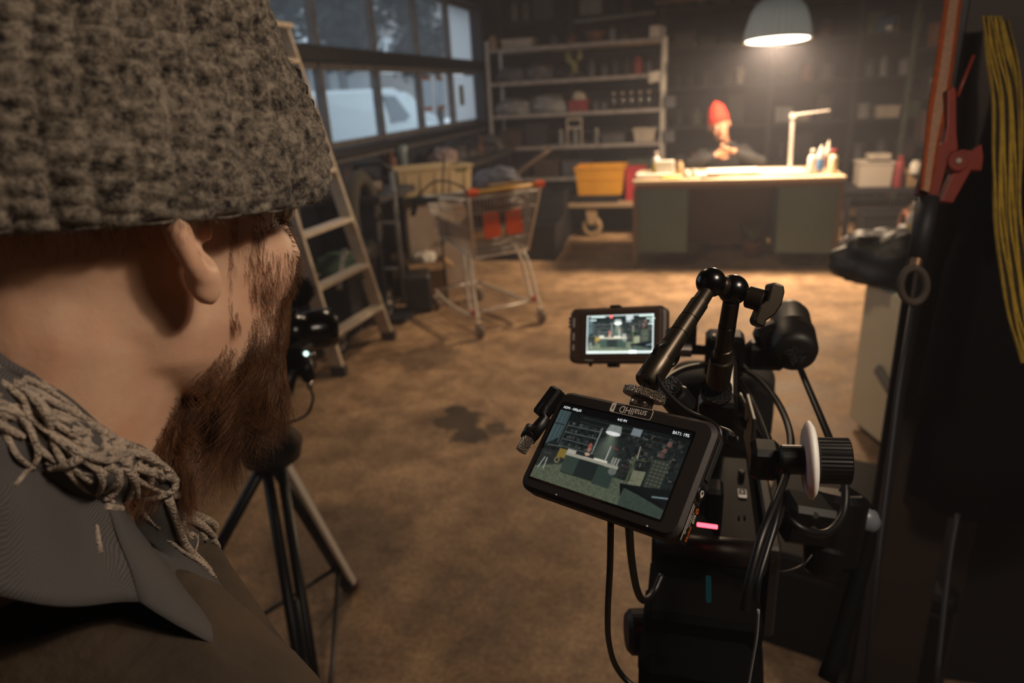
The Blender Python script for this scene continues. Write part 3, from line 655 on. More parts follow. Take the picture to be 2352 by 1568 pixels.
MB().box((.815, 6.55, zt + .235), (.032, .022, .44), (0, radians(-1.5), 0), b=.003).build('pole', M_alu, dl)
MB().cyl((.81, 6.53, zt + .455), (.81, 6.57, zt + .455), .026).build('joint', M_alu, dl)
MB().box((.955, 6.55, zt + .474), (.29, .03, .014), (0, radians(-5), 0), b=.003).build('arm', M_alu, dl)
# rolling trolley with crates left of the desk
M_yel = mat('yellow_plastic', '#e0a02c', .45, col2='#cf8f22', nscale=5)
M_castor = mat('tan_castor', '#b79a78', .5, metal=.2)
tr = thing('platform_trolley', 'low steel trolley on big castors left of the desk', 'trolley', (-1.0, 7.7, 0))
MB().box((-.92, 7.72, .355), (1.15, .62, .05), b=.008).build('platform', mat('trolley_deck', '#a1886c', .6), tr)
for (x, y) in ((-1.06, 7.5), (-.45, 7.95), (-1.35, 7.95), (-.42, 7.5)):
    c = MB(); c.box((x, y, .325), (.13, .1, .02)); c.box((x - .055, y, .22), (.012, .06, .2)); c.box((x + .055, y, .22), (.012, .06, .2)); c.prism([(-.062, 0), (.062, 0), (.034, -.17), (-.034, -.17)], (x, y - .05, .315), (1, 0, 0), (0, 0, 1), (0, .012, 0), 1); cc = c.build('castor_fork', M_castor, tr)
    MB().tube([V((x + cos(a) * .085, y, .115 + sin(a) * .085)) for a in np.linspace(0, 2 * pi, 30)[:-1]], .03, n=10, closed=True).build('castor_wheel', mat('tyre_tan', '#9c8465', .7), cc)
    MB().cyl((x, y - .03, .115), (x, y + .03, .115), .05).build('hub', P['dark'], cc)
yc_ = crate((-.97, 7.62, .46), (.52, .4, .30), M_yel, 'yellow plastic crate with a notched rim on the trolley', taper=.12)
MB().box((.0, -.203, .30), (.14, .012, .05), b=.004).build('handle', M_yel, yc_, local=True)
MB().box((.0, -.19, .17), (.48, .012, .012)).build('rib', M_yel, yc_, local=True)
crate((-.99, 7.62, .38), (.44, .36, .078), P['dark'], 'flat dark crate under the yellow crate on the trolley', taper=.02)
crate((-.60, 7.72, .38), (.20, .32, .34), mat('red_plastic', '#a8323a', .45), 'red plastic container between the yellow crate and the desk', 'container', 'container')
# under and behind the desk
M_pot = mat('terracotta', '#7c5240', .7)
pl = thing('potted_plant', 'small potted plant on the floor under the desk', 'plant', (.55, 6.56, 0))
MB().lathe([(0, 0), (.07, 0), (.095, .14), (.1, .15), (.085, .14), (0, .13)], (.55, 6.56, 0)).build('pot', M_pot, pl)
q = MB()
for i in range(26):
    a = rr(0, 2 * pi); l = rr(.12, .24); d = V((cos(a) * .5, sin(a) * .5, 1)).normalized(); b_ = V((.55, 6.56, .13)); F = frame(d)
    pts = [b_ + d * l * t + V((cos(a), sin(a), 0)) * .05 * t * t for t in (0, .4, .75, 1)]; w_ = [.003, .014, .012, .001]
    s_ = V((-sin(a), cos(a), 0)); q.add([p + s_ * k for p, k in zip(pts, w_)] + [p - s_ * k for p, k in zip(pts, w_)], [(j, j + 1, j + 5, j + 4) for j in range(3)])
q.build('leaves', mat('leaf_green', '#6a7a4a', .6), pl)
crate((.2, 7.6, 0), (.4, .3, .3), P['dark'], 'black box on the floor behind the desk, below the person', 'box', 'storage_box')

crate((-.95, 8.02, 0), (1.2, .3, .33), P['dark'], 'added black bin behind the castors, darkening the floor under the trolley', 'bin', 'bin')  # bin added to darken the lit floor showing under the trolley
# ================================================================== LEFT SIDE
M_wood = mat('pale_ladder_wood', '#dccfbd', .6, col2='#bfb09b', nscale=18); M_foot = mat('ladder_foot', '#4a423a', .8)
ld = thing('stepladder', 'pale wooden stepladder in front of the window wall', 'ladder', (-2.1, 3.7, 0))
rf, lf = V((-1.99, 4.06, 0)), V((-2.03, 3.42, 0)); rt, lt = V((-2.22, 3.70, 1.95)), V((-2.22, 3.24, 1.95))
for a, b in ((rf, rt), (lf, lt)):
    d = (b - a); F = frame(d, (0, 1, 0)); q = MB(); a0 = a + d * .03
    ring = lambda c, k: [c + F @ V((x * k, y * k, 0)) for x, y in ((-.045, -.014), (.045, -.014), (.045, .014), (-.045, .014))]
    q.loft([ring(a0, 1), ring(b, .8)], sm=False); rl = q.build('rail', M_wood, ld, bevel=.003)
    MB().box(a + V((.005, 0, .033)), (.10, .05, .066), b=.006).build('foot', M_foot, rl)
for i, z in enumerate((.25, .55, .86, 1.17, 1.48, 1.78)):
    t = z / 1.95; a = lf.lerp(lt, t); b = rf.lerp(rt, t)
    MB().box((a + b) / 2, (.085, (b - a).length, .025), Matrix.Rotation(atan2(-(b - a).x, (b - a).y), 3, 'Z'), b=.003).build('step', M_wood, ld)
MB().box((rt + lt) / 2 + V((-.07, 0, .01)), (.26, .5, .025), b=.004).build('top_platform', M_wood, ld)
for y0, y1 in ((4.0, 3.68), (3.45, 3.26)):
    MB().tube([(-2.5, y0, .02), (-2.3, y1, 1.93)], .014).build('back_leg', P['steel'], ld)
MB().tube([(-2.45, 3.92, .45), (-2.45, 3.42, .45)], .009).build('back_brace', P['steel'], ld)
for y_ in (3.95, 3.44): MB().tube([(-2.07, y_, .62), (-2.40, y_, .60)], .007).build('spreader', P['steel'], ld)
# workbench below the windows
bn = thing('workbench', 'dark workbench running below the windows', 'workbench', (-2.33, 6.4, 0))
M_bench = mat('bench_dark', '#2b3039', .6, col2='#1d2128', nscale=5)
MB().box((-2.33, 4.70, .90), (.50, .66, .05), b=.006).box((-2.33, 7.30, .90), (.50, 2.1, .05), b=.006).box((-2.54, 5.6, .90), (.10, 1.3, .05), b=.004).build('worktop', mat('bench_top', '#3a3835', .7, col2='#26272a', nscale=9), bn)
MB().box((-2.53, 6.35, .45), (.03, 3.8, .84)).build('back_panel', M_bench, bn)
for y in (4.42, 6.3, 7.3, 8.25): MB().box((-2.35, y, .44), (.42, .05, .87)).build('leg_panel', M_bench, bn)
zb = .925
def at_bench(px, py, x=-2.3): p = PX(px, py, x); return V((x, p.y, zb))
def rag(p, r, m, label, seed, h=.09, name='rag', cat='cloth'):
    return sack(p, (r * 2, r * 1.7, h), m, label, seed=seed, cat=cat, name=name, rz=seed)
q = MB(); q.box((-2.28, 4.72, zb + .03), (.10, .42, .03), (0, 0, .4), b=.003); one(q, 'wood_offcut', P['tan'], 'pale wood offcut at the near end of the workbench', 'wood')
q = MB(); q.box((-2.40, 4.55, zb + .09), (.04, .26, .04), (.5, 0, .4), b=.003); one(q, 'turned_stick', P['rust'], 'reddish brown stick leaning on the pale wood offcut', 'handle')
jar((-2.53, 5.62, zb), .05, .20, P['rust'], 'orange-brown canister on the workbench, nearest to the tall steel pole', 'canister', 'canister')
q = MB(); q.lathe([(0, 0), (.05, 0), (.05, .16), (.07, .22), (.05, .24), (0, .24)], (-2.53, 5.86, zb)); one(q, 'pressure_can', mat('grey_blue_can', '#7b8a93', .4), 'grey-blue can on the workbench beside the orange-brown canister', 'can')
rag(V((-2.35, 6.45, zb)), .15, mat('pink_rag', '#8d7a78', .9), 'crumpled pinkish rag on the workbench behind the grey-blue can', 8, .15)
for i, (y, r, k, c) in enumerate(((6.75, .12, 'dark', 'black'), (7.02, .14, 'dark', 'black'), (7.32, .14, 'brown', 'brown'), (7.65, .17, 'dark', 'black'), (8.02, .14, 'grey', 'grey'))):
    rag(V((-2.32, y, zb)), r, P[k], '%s crumpled bundle on the workbench, %s beyond the pinkish rag' % (c, ORD[i]), 12 + i, rr(.12, .2), 'cloth_bundle', 'bundle')
q = MB(); q.tube([(-2.15, 7.0, zb + .03), (-2.2, 7.25, zb + .16), (-2.3, 7.5, zb + .2), (-2.25, 7.8, zb + .05)], .012); one(q, 'bent_pipe', P['rust'], 'bent reddish pipe at the far end of the workbench', 'pipe')
q = MB(); q.tube([V((-2.42 + .04 * cos(a), 5.02 + cos(a) * .27, .70 + sin(a) * .27)) for a in np.linspace(0, 2 * pi, 36)[:-1]], .06, n=10, closed=True)
o_ = MB().tube([V((-2.2, 4.32 + cos(a) * .17, .62 + .17 + sin(a) * .27)) for a in np.linspace(0, 2 * pi, 36)[:-1]], .055, n=10, closed=True)
one(o_, 'old_tyre', mat('dusty_rubber', '#4a463f', .9), 'dusty black tyre hanging at the near end of the workbench, behind the stepladder', 'tyre')
# storage tub on a pale cupboard
cr_, cl_, cb_ = PZ(1083, 374, 1.03), PZ(913, 390, 1.03), PZ(1146, 366, 1.03)
ax = (cr_ - cl_); Lx = ax.length; ang = atan2(ax.y, ax.x); ctr = (cl_ + cr_) / 2 + V((-sin(ang), cos(ang), 0)) * .17
M_tub = mat('beige_plastic', '#cbb892', .5, col2='#bba781', nscale=4)
tb = crate((ctr.x, ctr.y, .807), (Lx, .34, .22), M_tub, 'big beige plastic tub on top of the pale cupboard', 'tub', 'storage_tub', rz=ang, taper=.05, wall=.008)
MB().box((Lx * .36, -.172, .18), (.09, .006, .035), b=.002).build('handle_slot', P['olive'], tb, local=True)
for k in range(5): MB().box((-Lx * .4 + k * Lx * .2, -.168, .10), (.012, .008, .17)).build('rib', M_tub, tb, local=True)
M_cup = mat('pale_cupboard', '#a9998c', .6, col2='#8f8175', nscale=6)
cp = thing('cupboard', 'pale pinkish-grey cupboard standing under the beige tub', 'cabinet', (ctr.x, ctr.y, 0), rz=ang)
MB().box((0, .01, .385), (Lx * .92, .30, .77), b=.008).build('body', M_cup, cp, local=True)
for s_ in (-1, 1):
    d = MB().box((s_ * Lx * .225, -.148, .39), (Lx * .43, .018, .70), b=.004).build('door', M_cup, cp, local=True)
    MB().cyl((s_ * .03, -.156, .42), (s_ * .03, -.18, .42), .01).build('knob', P['steel'], d, local=True)
MB().box((0, -.01, .788), (Lx * 1.02, .38, .034), b=.004).build('top_board', P['dark'], cp, local=True)
# cardboard boxes
M_card = mat('cardboard', '#a5855c', .85, col2='#937350', nscale=6)
def carton(p, d, rz, label, openf=True, m=M_card):
    t = thing('cardboard_box', label, 'box', p, rz)
    q = MB(); x, y, z = d[0] / 2, d[1] / 2, d[2]
    ro = lambda zz, o=0: [V((sx * (x - o), sy * (y - o), zz)) for sx, sy in ((-1, -1), (1, -1), (1, 1), (-1, 1))]
    q.loft([ro(0), ro(z), ro(z, .005), ro(.006, .005)] if openf else [ro(0), ro(z)], sm=False); q.build('body', m, t, local=True)
    if openf:
        for s_ in (-1, 1):
            MB().box((s_ * (x + .035), 0, z - .02), (.09, d[1] * .96, .004), (0, s_ * .6, 0)).build('flap', m, t, local=True)
            MB().box((0, s_ * (y + .03), z - .01), (d[0] * .96, .09, .004), (-s_ * .5, 0, 0)).build('flap', m, t, local=True)
    return t
p1 = PZ(985, 693, 0)
carton(p1 + V((-.05, .14, 0)), (.30, .26, .30), .45, 'upright cardboard box on the floor behind the front wheels of the shopping trolley')
carton(p1 + V((-.30, .42, 0)), (.30, .28, .33), .3, 'darker cardboard box behind the black hand truck', True, mat('cardboard_dark', '#6f5a42', .9))
rag(p1 + V((-.06, .14, .302)), .1, P['white'], 'crumpled white paper lying in the upright cardboard box', 33, .07, 'crumpled_paper', 'paper')
# hand truck with black case and spoked wheels
ht = thing('hand_truck', 'black hand truck with tall steel pole and two thin-rimmed wheels', 'hand truck', (-2.12, 4.4, 0))
MB().tube([(-2.08, 4.60, .1), (-2.1, 4.66, 1.07)], .02).build('pole', P['steel'], ht)
MB().tube([(-2.36, 4.60, .1), (-2.38, 4.66, 1.07)], .02).build('pole', P['steel'], ht)
MB().tube([(-2.10, 4.66, 1.07), (-2.14, 4.60, 1.13), (-2.34, 4.60, 1.13), (-2.38, 4.66, 1.07)], .019).build('handle', P['dark'], ht)
for z in (.35, .7): MB().tube([(-2.09, 4.63, z), (-2.37, 4.63, z)], .014).build('cross_bar', P['steel'], ht)
MB().box((-2.2, 4.52, .03), (.42, .3, .02)).build('toe_plate', P['dark'], ht)
for c in (PZ(893, 737, 0), PZ(786, 815, 0)):
    w_ = MB().tube([V((c.x, c.y + cos(a) * .115, .135 + sin(a) * .115)) for a in np.linspace(0, 2 * pi, 34)[:-1]], .02, n=8, closed=True).build('tyre', M_rub, ht)
    q = MB(); q.tube([V((c.x, c.y + cos(a) * .095, .135 + sin(a) * .095)) for a in np.linspace(0, 2 * pi, 34)[:-1]], .007, n=6, closed=True); q.cyl((c.x - .03, c.y, .135), (c.x + .03, c.y, .135), .025)
    for k in range(8): a = k * pi / 4; q.tube([(c.x, c.y, .135), (c.x, c.y + cos(a) * .095, .135 + sin(a) * .095)], .004, n=5)
    q.build('rim', P['pale'], w_)
MB().tube([(-2.1, 3.7, .135), (-2.1, 4.45, .135)], .015).build('axle', P['dark'], ht)
M_case = mat('black_case', '#26231f', .5, col2='#1a1816', nscale=7)
t = thing('tool_case', 'dark brown-black case with a small red label on the hand truck base', 'case', (-2.0, 4.72, 0))
MB().box((-2.02, 4.74, .16), (.20, .26, .28), .35, b=.02).build('body', M_case, t); MB().box((-1.915, 4.74, .16), (.006, .07, .05), .35).build('sticker', P['red'], t)
crate((-2.25, 3.98, .16), (.34, .42, .36), P['dark'], 'black tub behind the stepladder, between the thin-rimmed wheels', 'tub', 'tub')
rag(V((-2.25, 3.98, .46)), .17, mat('green_mesh', '#4c6650', .9), 'green and violet rag in the black tub behind the stepladder', 41, .15)
q = MB(); q.box((-2.15, 3.85, .55), (.03, .3, .03), (.7, 0, .2)); one(q, 'pale_lath', P['pale'], 'pale slat sticking out of the black tub behind the stepladder', 'wood')
# long handled tool leaning by the tub
q = MB(); q.tube([(-1.84, 4.86, .0), (-1.84, 4.87, .6), (-1.76, 4.85, 1.14)], .008); one(q, 'thin_rod', P['dark'], 'thin dark rod standing up in front of the beige tub', 'rod')
# ---------------- shopping trolley
sc_o = V((-1.19, 4.335, 0)); fw = V((-.715, .70, 0)).normalized(); rt_ = V((fw.y, -fw.x, 0)); RC = Matrix((rt_, fw, V((0, 0, 1)))).transposed()
ct = thing('shopping_trolley', 'wire shopping trolley with orange handle ends and two orange panels', 'shopping trolley', sc_o, R=RC)
M_wire = mat('zinc_wire', '#cfc8be', .4, metal=.3); M_tubez = mat('zinc_tube', '#f2e9db', .4, metal=.05); M_or = mat('orange_plastic', '#f0622a', .45, col2='#e0561f', nscale=5)
def CT(rw, fy, z0, z1): return [V((-rw, fy, z0)), V((rw, fy, z0)), V((rw, fy, z1)), V((-rw, fy, z1))]
tw0, tw1, bw0, bw1 = .27, .20, .21, .155; ty0, ty1, by0, by1 = -.0, .80, .06, .70; tz0, tz1, bz0, bz1 = .93, .87, .53, .60
def wires(A, B, C_, D_, n, r=.0022):
    q = MB()
    for i in range(n + 1): t = i / n; q.tube([A.lerp(B, t), D_.lerp(C_, t)], r, n=5, cap=False)
    return q
c_ = {'rtl': V((-tw0, ty0, tz0)), 'rtr': V((tw0, ty0, tz0)), 'ftl': V((-tw1, ty1, tz1)), 'ftr': V((tw1, ty1, tz1)), 'rbl': V((-bw0, by0, bz0)), 'rbr': V((bw0, by0, bz0)), 'fbl': V((-bw1, by1, bz1)), 'fbr': V((bw1, by1, bz1))}
for nm, a, b, c, d, n, hz in (('back_grille', 'rtl', 'rtr', 'rbr', 'rbl', 20, 4), ('side_grille', 'rtl', 'ftl', 'fbl', 'rbl', 26, 4), ('side_grille', 'rtr', 'ftr', 'fbr', 'rbr', 26, 4), ('front_grille', 'ftl', 'ftr', 'fbr', 'fbl', 14, 4), ('base_grille', 'rbl', 'rbr', 'fbr', 'fbl', 14, 6)):
    q = wires(c_[a], c_[b], c_[c], c_[d], n)
    for i in range(hz + 1): t = i / hz; q.tube([c_[a].lerp(c_[d], t), c_[b].lerp(c_[c], t)], .0028, n=5)
    q.build(nm, M_wire, ct, local=True)
MB().tube([c_['rtl'], c_['ftl'], c_['ftr'], c_['rtr']], .006, n=8).build('top_rim', M_tubez, ct, local=True)
MB().tube([c_['rbl'], c_['fbl'], c_['fbr'], c_['rbr'], c_['rbl']], .009, n=8).build('base_rim', M_tubez, ct, local=True)
for s_ in (-1, 1):
    MB().tube([V((s_ * bw0, by0, bz0)), V((s_ * tw0, -.03, .95)), V((s_ * tw0, -.045, .97))], .009).build('handle_support', M_tubez, ct, local=True)
    MB().cyl((s_ * .285, -.05, .975), (s_ * .215, -.05, .975), .023, n=16, bev=.005).build('handle_end', M_or, ct, local=True)
    # double leg tubes, castors
    l_ = MB(); l_.tube(catmull([V((s_ * .20, .15, .53)), V((s_ * .225, .10, .44)), V((s_ * .245, .03, .2)), V((s_ * .25, .0, .13))], 4), .0115); l_.build('leg', M_tubez, ct, local=True)
    l_ = MB(); l_.tube(catmull([V((s_ * .20, .24, .55)), V((s_ * .225, .19, .44)), V((s_ * .245, .12, .2)), V((s_ * .25, .1, .13)), V((s_ * .235, .45, .13)), V((s_ * .19, .80, .15))], 4), .0115); l_.build('leg', M_tubez, ct, local=True)
    for fy, xx in ((0.0, .25), (.80, .19)):
        c = MB(); c.box((s_ * xx, fy, .105), (.045, .05, .02), b=.004); c.box((s_ * xx - .018, fy - .01, .07), (.004, .035, .08)); c.box((s_ * xx + .018, fy - .01, .07), (.004, .035, .08)); cc = c.build('castor', mat('castor_grey', '#c9b8a4', .5), ct, local=True)
        MB().cyl((s_ * xx - .013, fy - .015, .05), (s_ * xx + .013, fy - .015, .05), .05, n=24, bev=.004).build('castor_wheel', mat('castor_tread', '#8c7c6c', .7), cc, local=True)
    MB().box((s_ * .247, .06, .165), (.03, .035, .04), b=.005).build('leg_clip', M_or, ct, local=True)
q = MB(); q.tube([(-.19, .80, .15), (.19, .80, .15)], .009); q.tube([(-.24, .1, .14), (.24, .1, .14)], .009)
for i in range(7): x = -.18 + .06 * i; q.tube([(x, .1, .14), (x * .85, .8, .15)], .003, n=5)
q.build('lower_rack', M_wire, ct, local=True)
MB().cyl((-.215, -.05, .975), (.215, -.05, .975), .014, n=16).build('handle_bar', mat('yellow_grip', '#c99b3c', .5), ct, local=True)
for x in (-.085, .085):
    MB().box((x, .022, .745), (.125, .006, .17), (radians(-7), 0, 0), b=.002).build('orange_panel', M_or, ct, local=True)
MB().box((0, .11, .80), (.42, .006, .20), (radians(-25), 0, 0)).build('child_seat', P['dark'], ct, local=True)
def ctw(x, y, z): return sc_o + RC @ V((x, y, z))
czr = atan2(rt_.y, rt_.x)
carton(ctw(.02, .48, .60), (.30, .34, .17), czr + .1, 'tan cardboard box inside the wire shopping trolley', True, mat('cardboard_tan', '#b38d62', .8))
jk = sack(ctw(.02, .14, .80), (.40, .22, .2), mat('brown_leather', '#4b3a31', .6, bump=.4, nscale=14), 'brown leather bundle lying behind the trolley handle', seed=51, rz=czr, cat='bundle', name='leather_bundle')
sack(ctw(.05, .16, .95), (.30, .18, .13), mat('blue_grey_cloth', '#5a5f70', .8), 'blue-grey cloth heaped on the brown bundle in the shopping trolley', seed=52, rz=czr, cat='cloth', name='cloth_heap')
q = MB(); q.box(ctw(.05, .05, .99), (.24, .06, .02), czr, b=.003); one(q, 'tan_board', P['tan'], 'short tan slat lying along the trolley handle', 'wood')
q = MB(); q.tube([ctw(-.24, .5, .88), ctw(-.30, .72, .86), ctw(-.28, .86, .74)], .02); one(q, 'black_strap', P['dark'], 'black padded strap hanging over the front of the shopping trolley', 'strap')
q = MB(); q.tube(catmull([ctw(-.2, .05, .9), ctw(-.05, .5, .95), ctw(-.2, .6, .99), ctw(-.33, .75, .84)], 5), .007); one(q, 'black_cable', P['dark'], 'black cable slung across the shopping trolley', 'cable')
# dark pallet stack between trolley and shelving
crate((-1.65, 6.6, 0), (.8, .5, .35), P['dark'], 'long black bin on the floor between the shopping trolley and the shelving', 'bin', 'bin')
crate((-1.55, 7.4, 0), (.5, .5, .55), P['dark'], 'tall black bin left of the castor trolley', 'bin', 'bin')
for i in range(1): q = MB().tube(catmull([(-1.9 + .1 * i, 6.3, .3), (-1.7, 6.5, .75 + .1 * i), (-1.35, 6.75, 1.02 - .1 * i)], 5), .03 + .01 * i); one(q, 'bent_hose', [P['brown'], P['dark']][i], ['brown hose rising from the long black bin', 'black hose rising from the long black bin'][i], 'hose')

# ================================================================== RIGHT SIDE
M_cream = mat('cream_enamel', '#efe5c6', .5, col2='#e2d6b2', nscale=4, bump=.05)
f0, f1 = V((.745, 3.17, 0)), V((.745 + .106 * 4.2, 3.17 - .31 * 4.2, 0)); dv = (f1 - f0); an = atan2(dv.y, dv.x); nx = V((-sin(an), cos(an), 0))
if nx.x < 0: nx = -nx
cw = thing('metal_cabinet', 'low cream metal cabinet beside the dark upright beam', 'cabinet', (f0 + f1) / 2 + nx * .3)
MB().box((f0 + f1) / 2 + nx * .3 + V((0, 0, .365)), (dv.length, .6, .67), an, b=.012).build('body', M_cream, cw)
MB().box((f0 + f1) / 2 + nx * .31 + V((0, 0, .015)), (dv.length - .05, .54, .03), an).build('plinth', P['dark'], cw)
hp = PX(2040, 915, .80); 
MB().box(f0 + dv * .17 + V((0, 0, .33)) - nx * .012, (.13, .02, .05), Matrix.Rotation(an, 3, 'Z') @ Matrix.Rotation(.5, 3, 'Y'), b=.008).build('handle', mat('grey_handle', '#7d7a74', .4), cw)
for k in (.33, .66): MB().box(f0 + dv * k + V((0, 0, .36)) - nx * .002, (.006, .008, .6), an).build('door_gap', P['dark'], cw)
M_bag = mat('black_nylon', '#141413', .55, col2='#0b0b0b', nscale=12, bump=.5)
bp_ = PZ(2035, 640, .70)
sack(V((bp_.x + .03, bp_.y - .02, .70)), (.34, .5, .2), M_bag, 'crumpled black bag on the far end of the cream cabinet', seed=61, rz=.9, cat='bag', name='crumpled_bag')
sack(V((bp_.x + .07, bp_.y + .02, .82)), (.22, .2, .09), mat('grey_foil', '#8b867e', .35, bump=.6, nscale=12), 'grey crumpled plastic on top of the black bag', seed=62, rz=.2, cat='plastic sheet', name='plastic_sheet')
bt = thing('tool_trolley', 'dark waist-high tool trolley just beyond the cream cabinet', 'trolley', (1.35, 3.9, 0))
MB().box((1.35, 3.85, .66), (.7, .7, .06), b=.01).build('tray', P['dark'], bt)
for x, y in ((1.03, 3.53), (1.67, 3.53), (1.03, 4.17), (1.67, 4.17)): MB().box((x, y, .33), (.03, .03, .66)).build('leg', P['dark'], bt)
MB().box((1.35, 3.85, .2), (.66, .66, .03)).build('lower_tray', P['dark'], bt)
bb_ = PZ(2092, 562, .69); bottle((bb_.x, bb_.y, .69), .035, .22, M_wb, 'white bottle with yellow sticker behind the black bag', P['white'], band=mat('yellow_band', '#d8c25a', .5))
# clutter beyond
lb = thing('low_bench', 'low dark bench heaped with boxes right of the desk', 'bench', (1.9, 7.7, 0))
MB().box((1.95, 7.7, .46), (1.0, .6, .05), b=.006).build('top', P['dark'], lb)
for x in (1.5, 2.4):
    for y in (7.45, 7.95): MB().box((x, y, .22), (.05, .05, .44)).build('leg', P['dark'], lb)
crate((1.74, 7.65, .485), (.30, .3, .24), mat('translucent_box', '#b0a69b', .5), 'pale plastic box on the low bench, right of the desk', taper=.06)
MB()
one(MB().box((1.78, 7.68, .76), (.2, .2, .06), b=.01), 'folded_cloth', P['pale'], 'folded pale cloth on top of the pale plastic box', 'cloth')
crate((2.1, 7.6, .485), (.28, .3, .14), P['tan'], 'shallow tan tray on the low bench by the side rack', 'tray', 'tray')
jar((2.05, 7.4, .62), .05, .12, P['white'], 'small bright pot in the shallow tan tray', 'pot', 'pot')
jar((1.93, 7.45, .485), .045, .3, P['red'], 'dark red cylinder between the pale box and the tan tray', 'cylinder', 'gas_cylinder')
en = thing('engine_block', 'rusty brown machine with round wheel on the floor right of the desk', 'machine', (1.95, 6.6, 0))
MB().box((1.95, 6.6, .12), (.5, .4, .1), b=.02).build('base', P['rust'], en); MB().box((1.98, 6.62, .30), (.28, .26, .28), b=.03).build('body', P['brown'], en)
MB().tube([V((1.78 , 6.5 + cos(a) * .13, .28 + sin(a) * .13)) for a in np.linspace(0, 2 * pi, 30)[:-1]], .022, closed=True).build('flywheel', P['rust'], en)
MB().cyl((1.74, 6.5, .28), (1.95, 6.5, .28), .025).build('shaft', P['steel'], en)
for i, (x, y, r) in enumerate(((1.55, 5.9, .17), (1.75, 5.45, .2), (2.1, 5.7, .22))):
    sack((x, y, 0), (r * 2, r * 1.8, .2), P['brown' if i != 1 else 'dark'], ['brown rumpled sack on the floor by the right leg of the desk', 'black rumpled sack in front of the brown ones on the floor', 'brown rumpled sack on the floor next to the side rack'][i], seed=70 + i, rz=i)
crate((1.75, 7.1, 0), (.4, .35, .32), P['dark'], 'black box on the floor between desk and low bench', 'box', 'storage_box')
MB()
q = MB(); q.grid([[(1.28 + .3 * j / 8, 6.9 + .2 * sin(j * .7), .02 + .012 * sin(i * 1.1 + j)) for j in range(9)] for i in range(2)], thick=.003)
# ---------------- upright beam with hanging straps
bx, by = .435, 1.45
cl = thing('steel_column', 'dark brown upright beam on the right, behind the hanging straps', 'column', (bx + .06, by + .06, 0))
M_col = mat('brown_column', '#33271d', .65, col2='#221a14', nscale=7, bump=.2)
q = MB(); q.box((bx + .07, by + .0, ZC / 2), (.12, .012, ZC)); q.box((bx + .07, by + .12, ZC / 2), (.12, .012, ZC)); q.box((bx + .07, by + .06, ZC / 2), (.012, .11, ZC)); q.build('beam', M_col, cl, bevel=.003)
MB().box((bx - .0, by - .004, ZC / 2), (.014, .022, ZC)).build('edge_strip', P['dark'], cl)
pnl = thing('dark_partition', 'nearly black partition board right of the upright beam', 'partition', (1.05, 1.5, 0))
MB().box((1.33, 1.66, 1.5), (1.35, .03, 3.0)).build('board', mat('near_black_board', '#1c1613', .9), pnl)
MB().box((.66, 1.62, 1.5), (.05, .05, 3.0)).build('post', M_col, pnl)

gc_ = PZ(1880, 1420, 0)
gb = thing('added_dark_case', 'added black case standing for a dark floor area right of the camera tripod', 'case', gc_, rz=-.3)  # case added to darken a floor area where nothing can be made out
MB().box((0.06, .12,  .15), (.5, .62, .28), b=.02).build('body', mat('case_black', '#0c0b0b', .7, spec=.2), gb, local=True); MB().box((.06, .12, .31), (.51, .63, .05), b=.012).build('lid', mat('case_black', '#0c0b0b'), gb, local=True)
MB().tube([(-.19, .02, .20), (-.225, .04, .21), (-.225, .2, .21), (-.19, .22, .20)], .012).build('handle', P['dark'], gb, local=True)
# ================================================================== STRAPS AND TOOLS HANGING ON THE RIGHT
DS = 1.10
def path_px(pts): return catmull([PD(x, y, d) for x, y, d in pts], 6)
def ribbon(pts, widths, thick, stripes=None, wdir=None, wav=0.0):
    """pts: centre line (world), widths list, cross direction; columns get alternating materials"""
    n = len(pts); nc = len(stripes) if stripes else 1; q = MB(); G = []
    for i, p in enumerate(pts):
        t = i / (n - 1) * (len(widths) - 1); k = min(int(t), len(widths) - 2); w_ = widths[k] + (widths[k + 1] - widths[k]) * (t - k)
        d = (pts[min(i + 1, n - 1)] - pts[max(i - 1, 0)]).normalized(); c = V(wdir) if wdir else CAM_R.col[0]
        c = (c - d * c.dot(d)).normalized(); nn = d.cross(c)
        G.append([p + c * w_ * (j / nc - .5) + nn * wav * sin(j * 1.7 + i * .35) for j in range(nc + 1)])
    for side in (0, 1):
        for j in range(nc):
            q.mat(stripes[j] if stripes else 0)
            for i in range(n - 1):
                nn = (G[i + 1][j] - G[i][j]).cross(G[i][j + 1] - G[i][j]).normalized() * thick * side
                q.add([G[i][j] + nn, G[i][j + 1] + nn, G[i + 1][j + 1] + nn, G[i + 1][j] + nn], [(0, 1, 2, 3)], True)
    for j in (0, nc):
        for i in range(n - 1):
            jj = min(j, nc - 1); nn = (G[i + 1][jj] - G[i][jj]).cross(G[i][jj + 1] - G[i][jj]).normalized() * thick
            q.add([G[i][j], G[i + 1][j], G[i + 1][j] + nn, G[i][j] + nn], [(0, 1, 2, 3)])
    return q
M_ysl = mat('yellow_webbing', '#a5861c', .85, col2='#846a14', nscale=60, bump=.3, bscale=300); M_ydk = mat('dark_webbing_stripe', '#2a210a', .9)
M_osl = mat('orange_webbing', '#a84c14', .85, col2='#86390e', nscale=80, bump=.3, bscale=300); M_wsl = mat('pale_webbing', '#b08a70', .85, col2='#8d6a54', nscale=200)
hk = thing('hook_rail', 'dark rail with hooks above the straps on the right', 'rail', (.62, 1.43, 1.78))
MB().box((.70, 1.43, 1.80), (.75, .03, .05), b=.006).build('rail', P['dark'], hk)
for x in (.44, .50, .56, .64): MB().tube(catmull([(x, 1.43, 1.80), (x, 1.38, 1.78), (x, 1.36, 1.79), (x, 1.35, 1.82)], 4), .005).build('hook', P['steel'], hk)
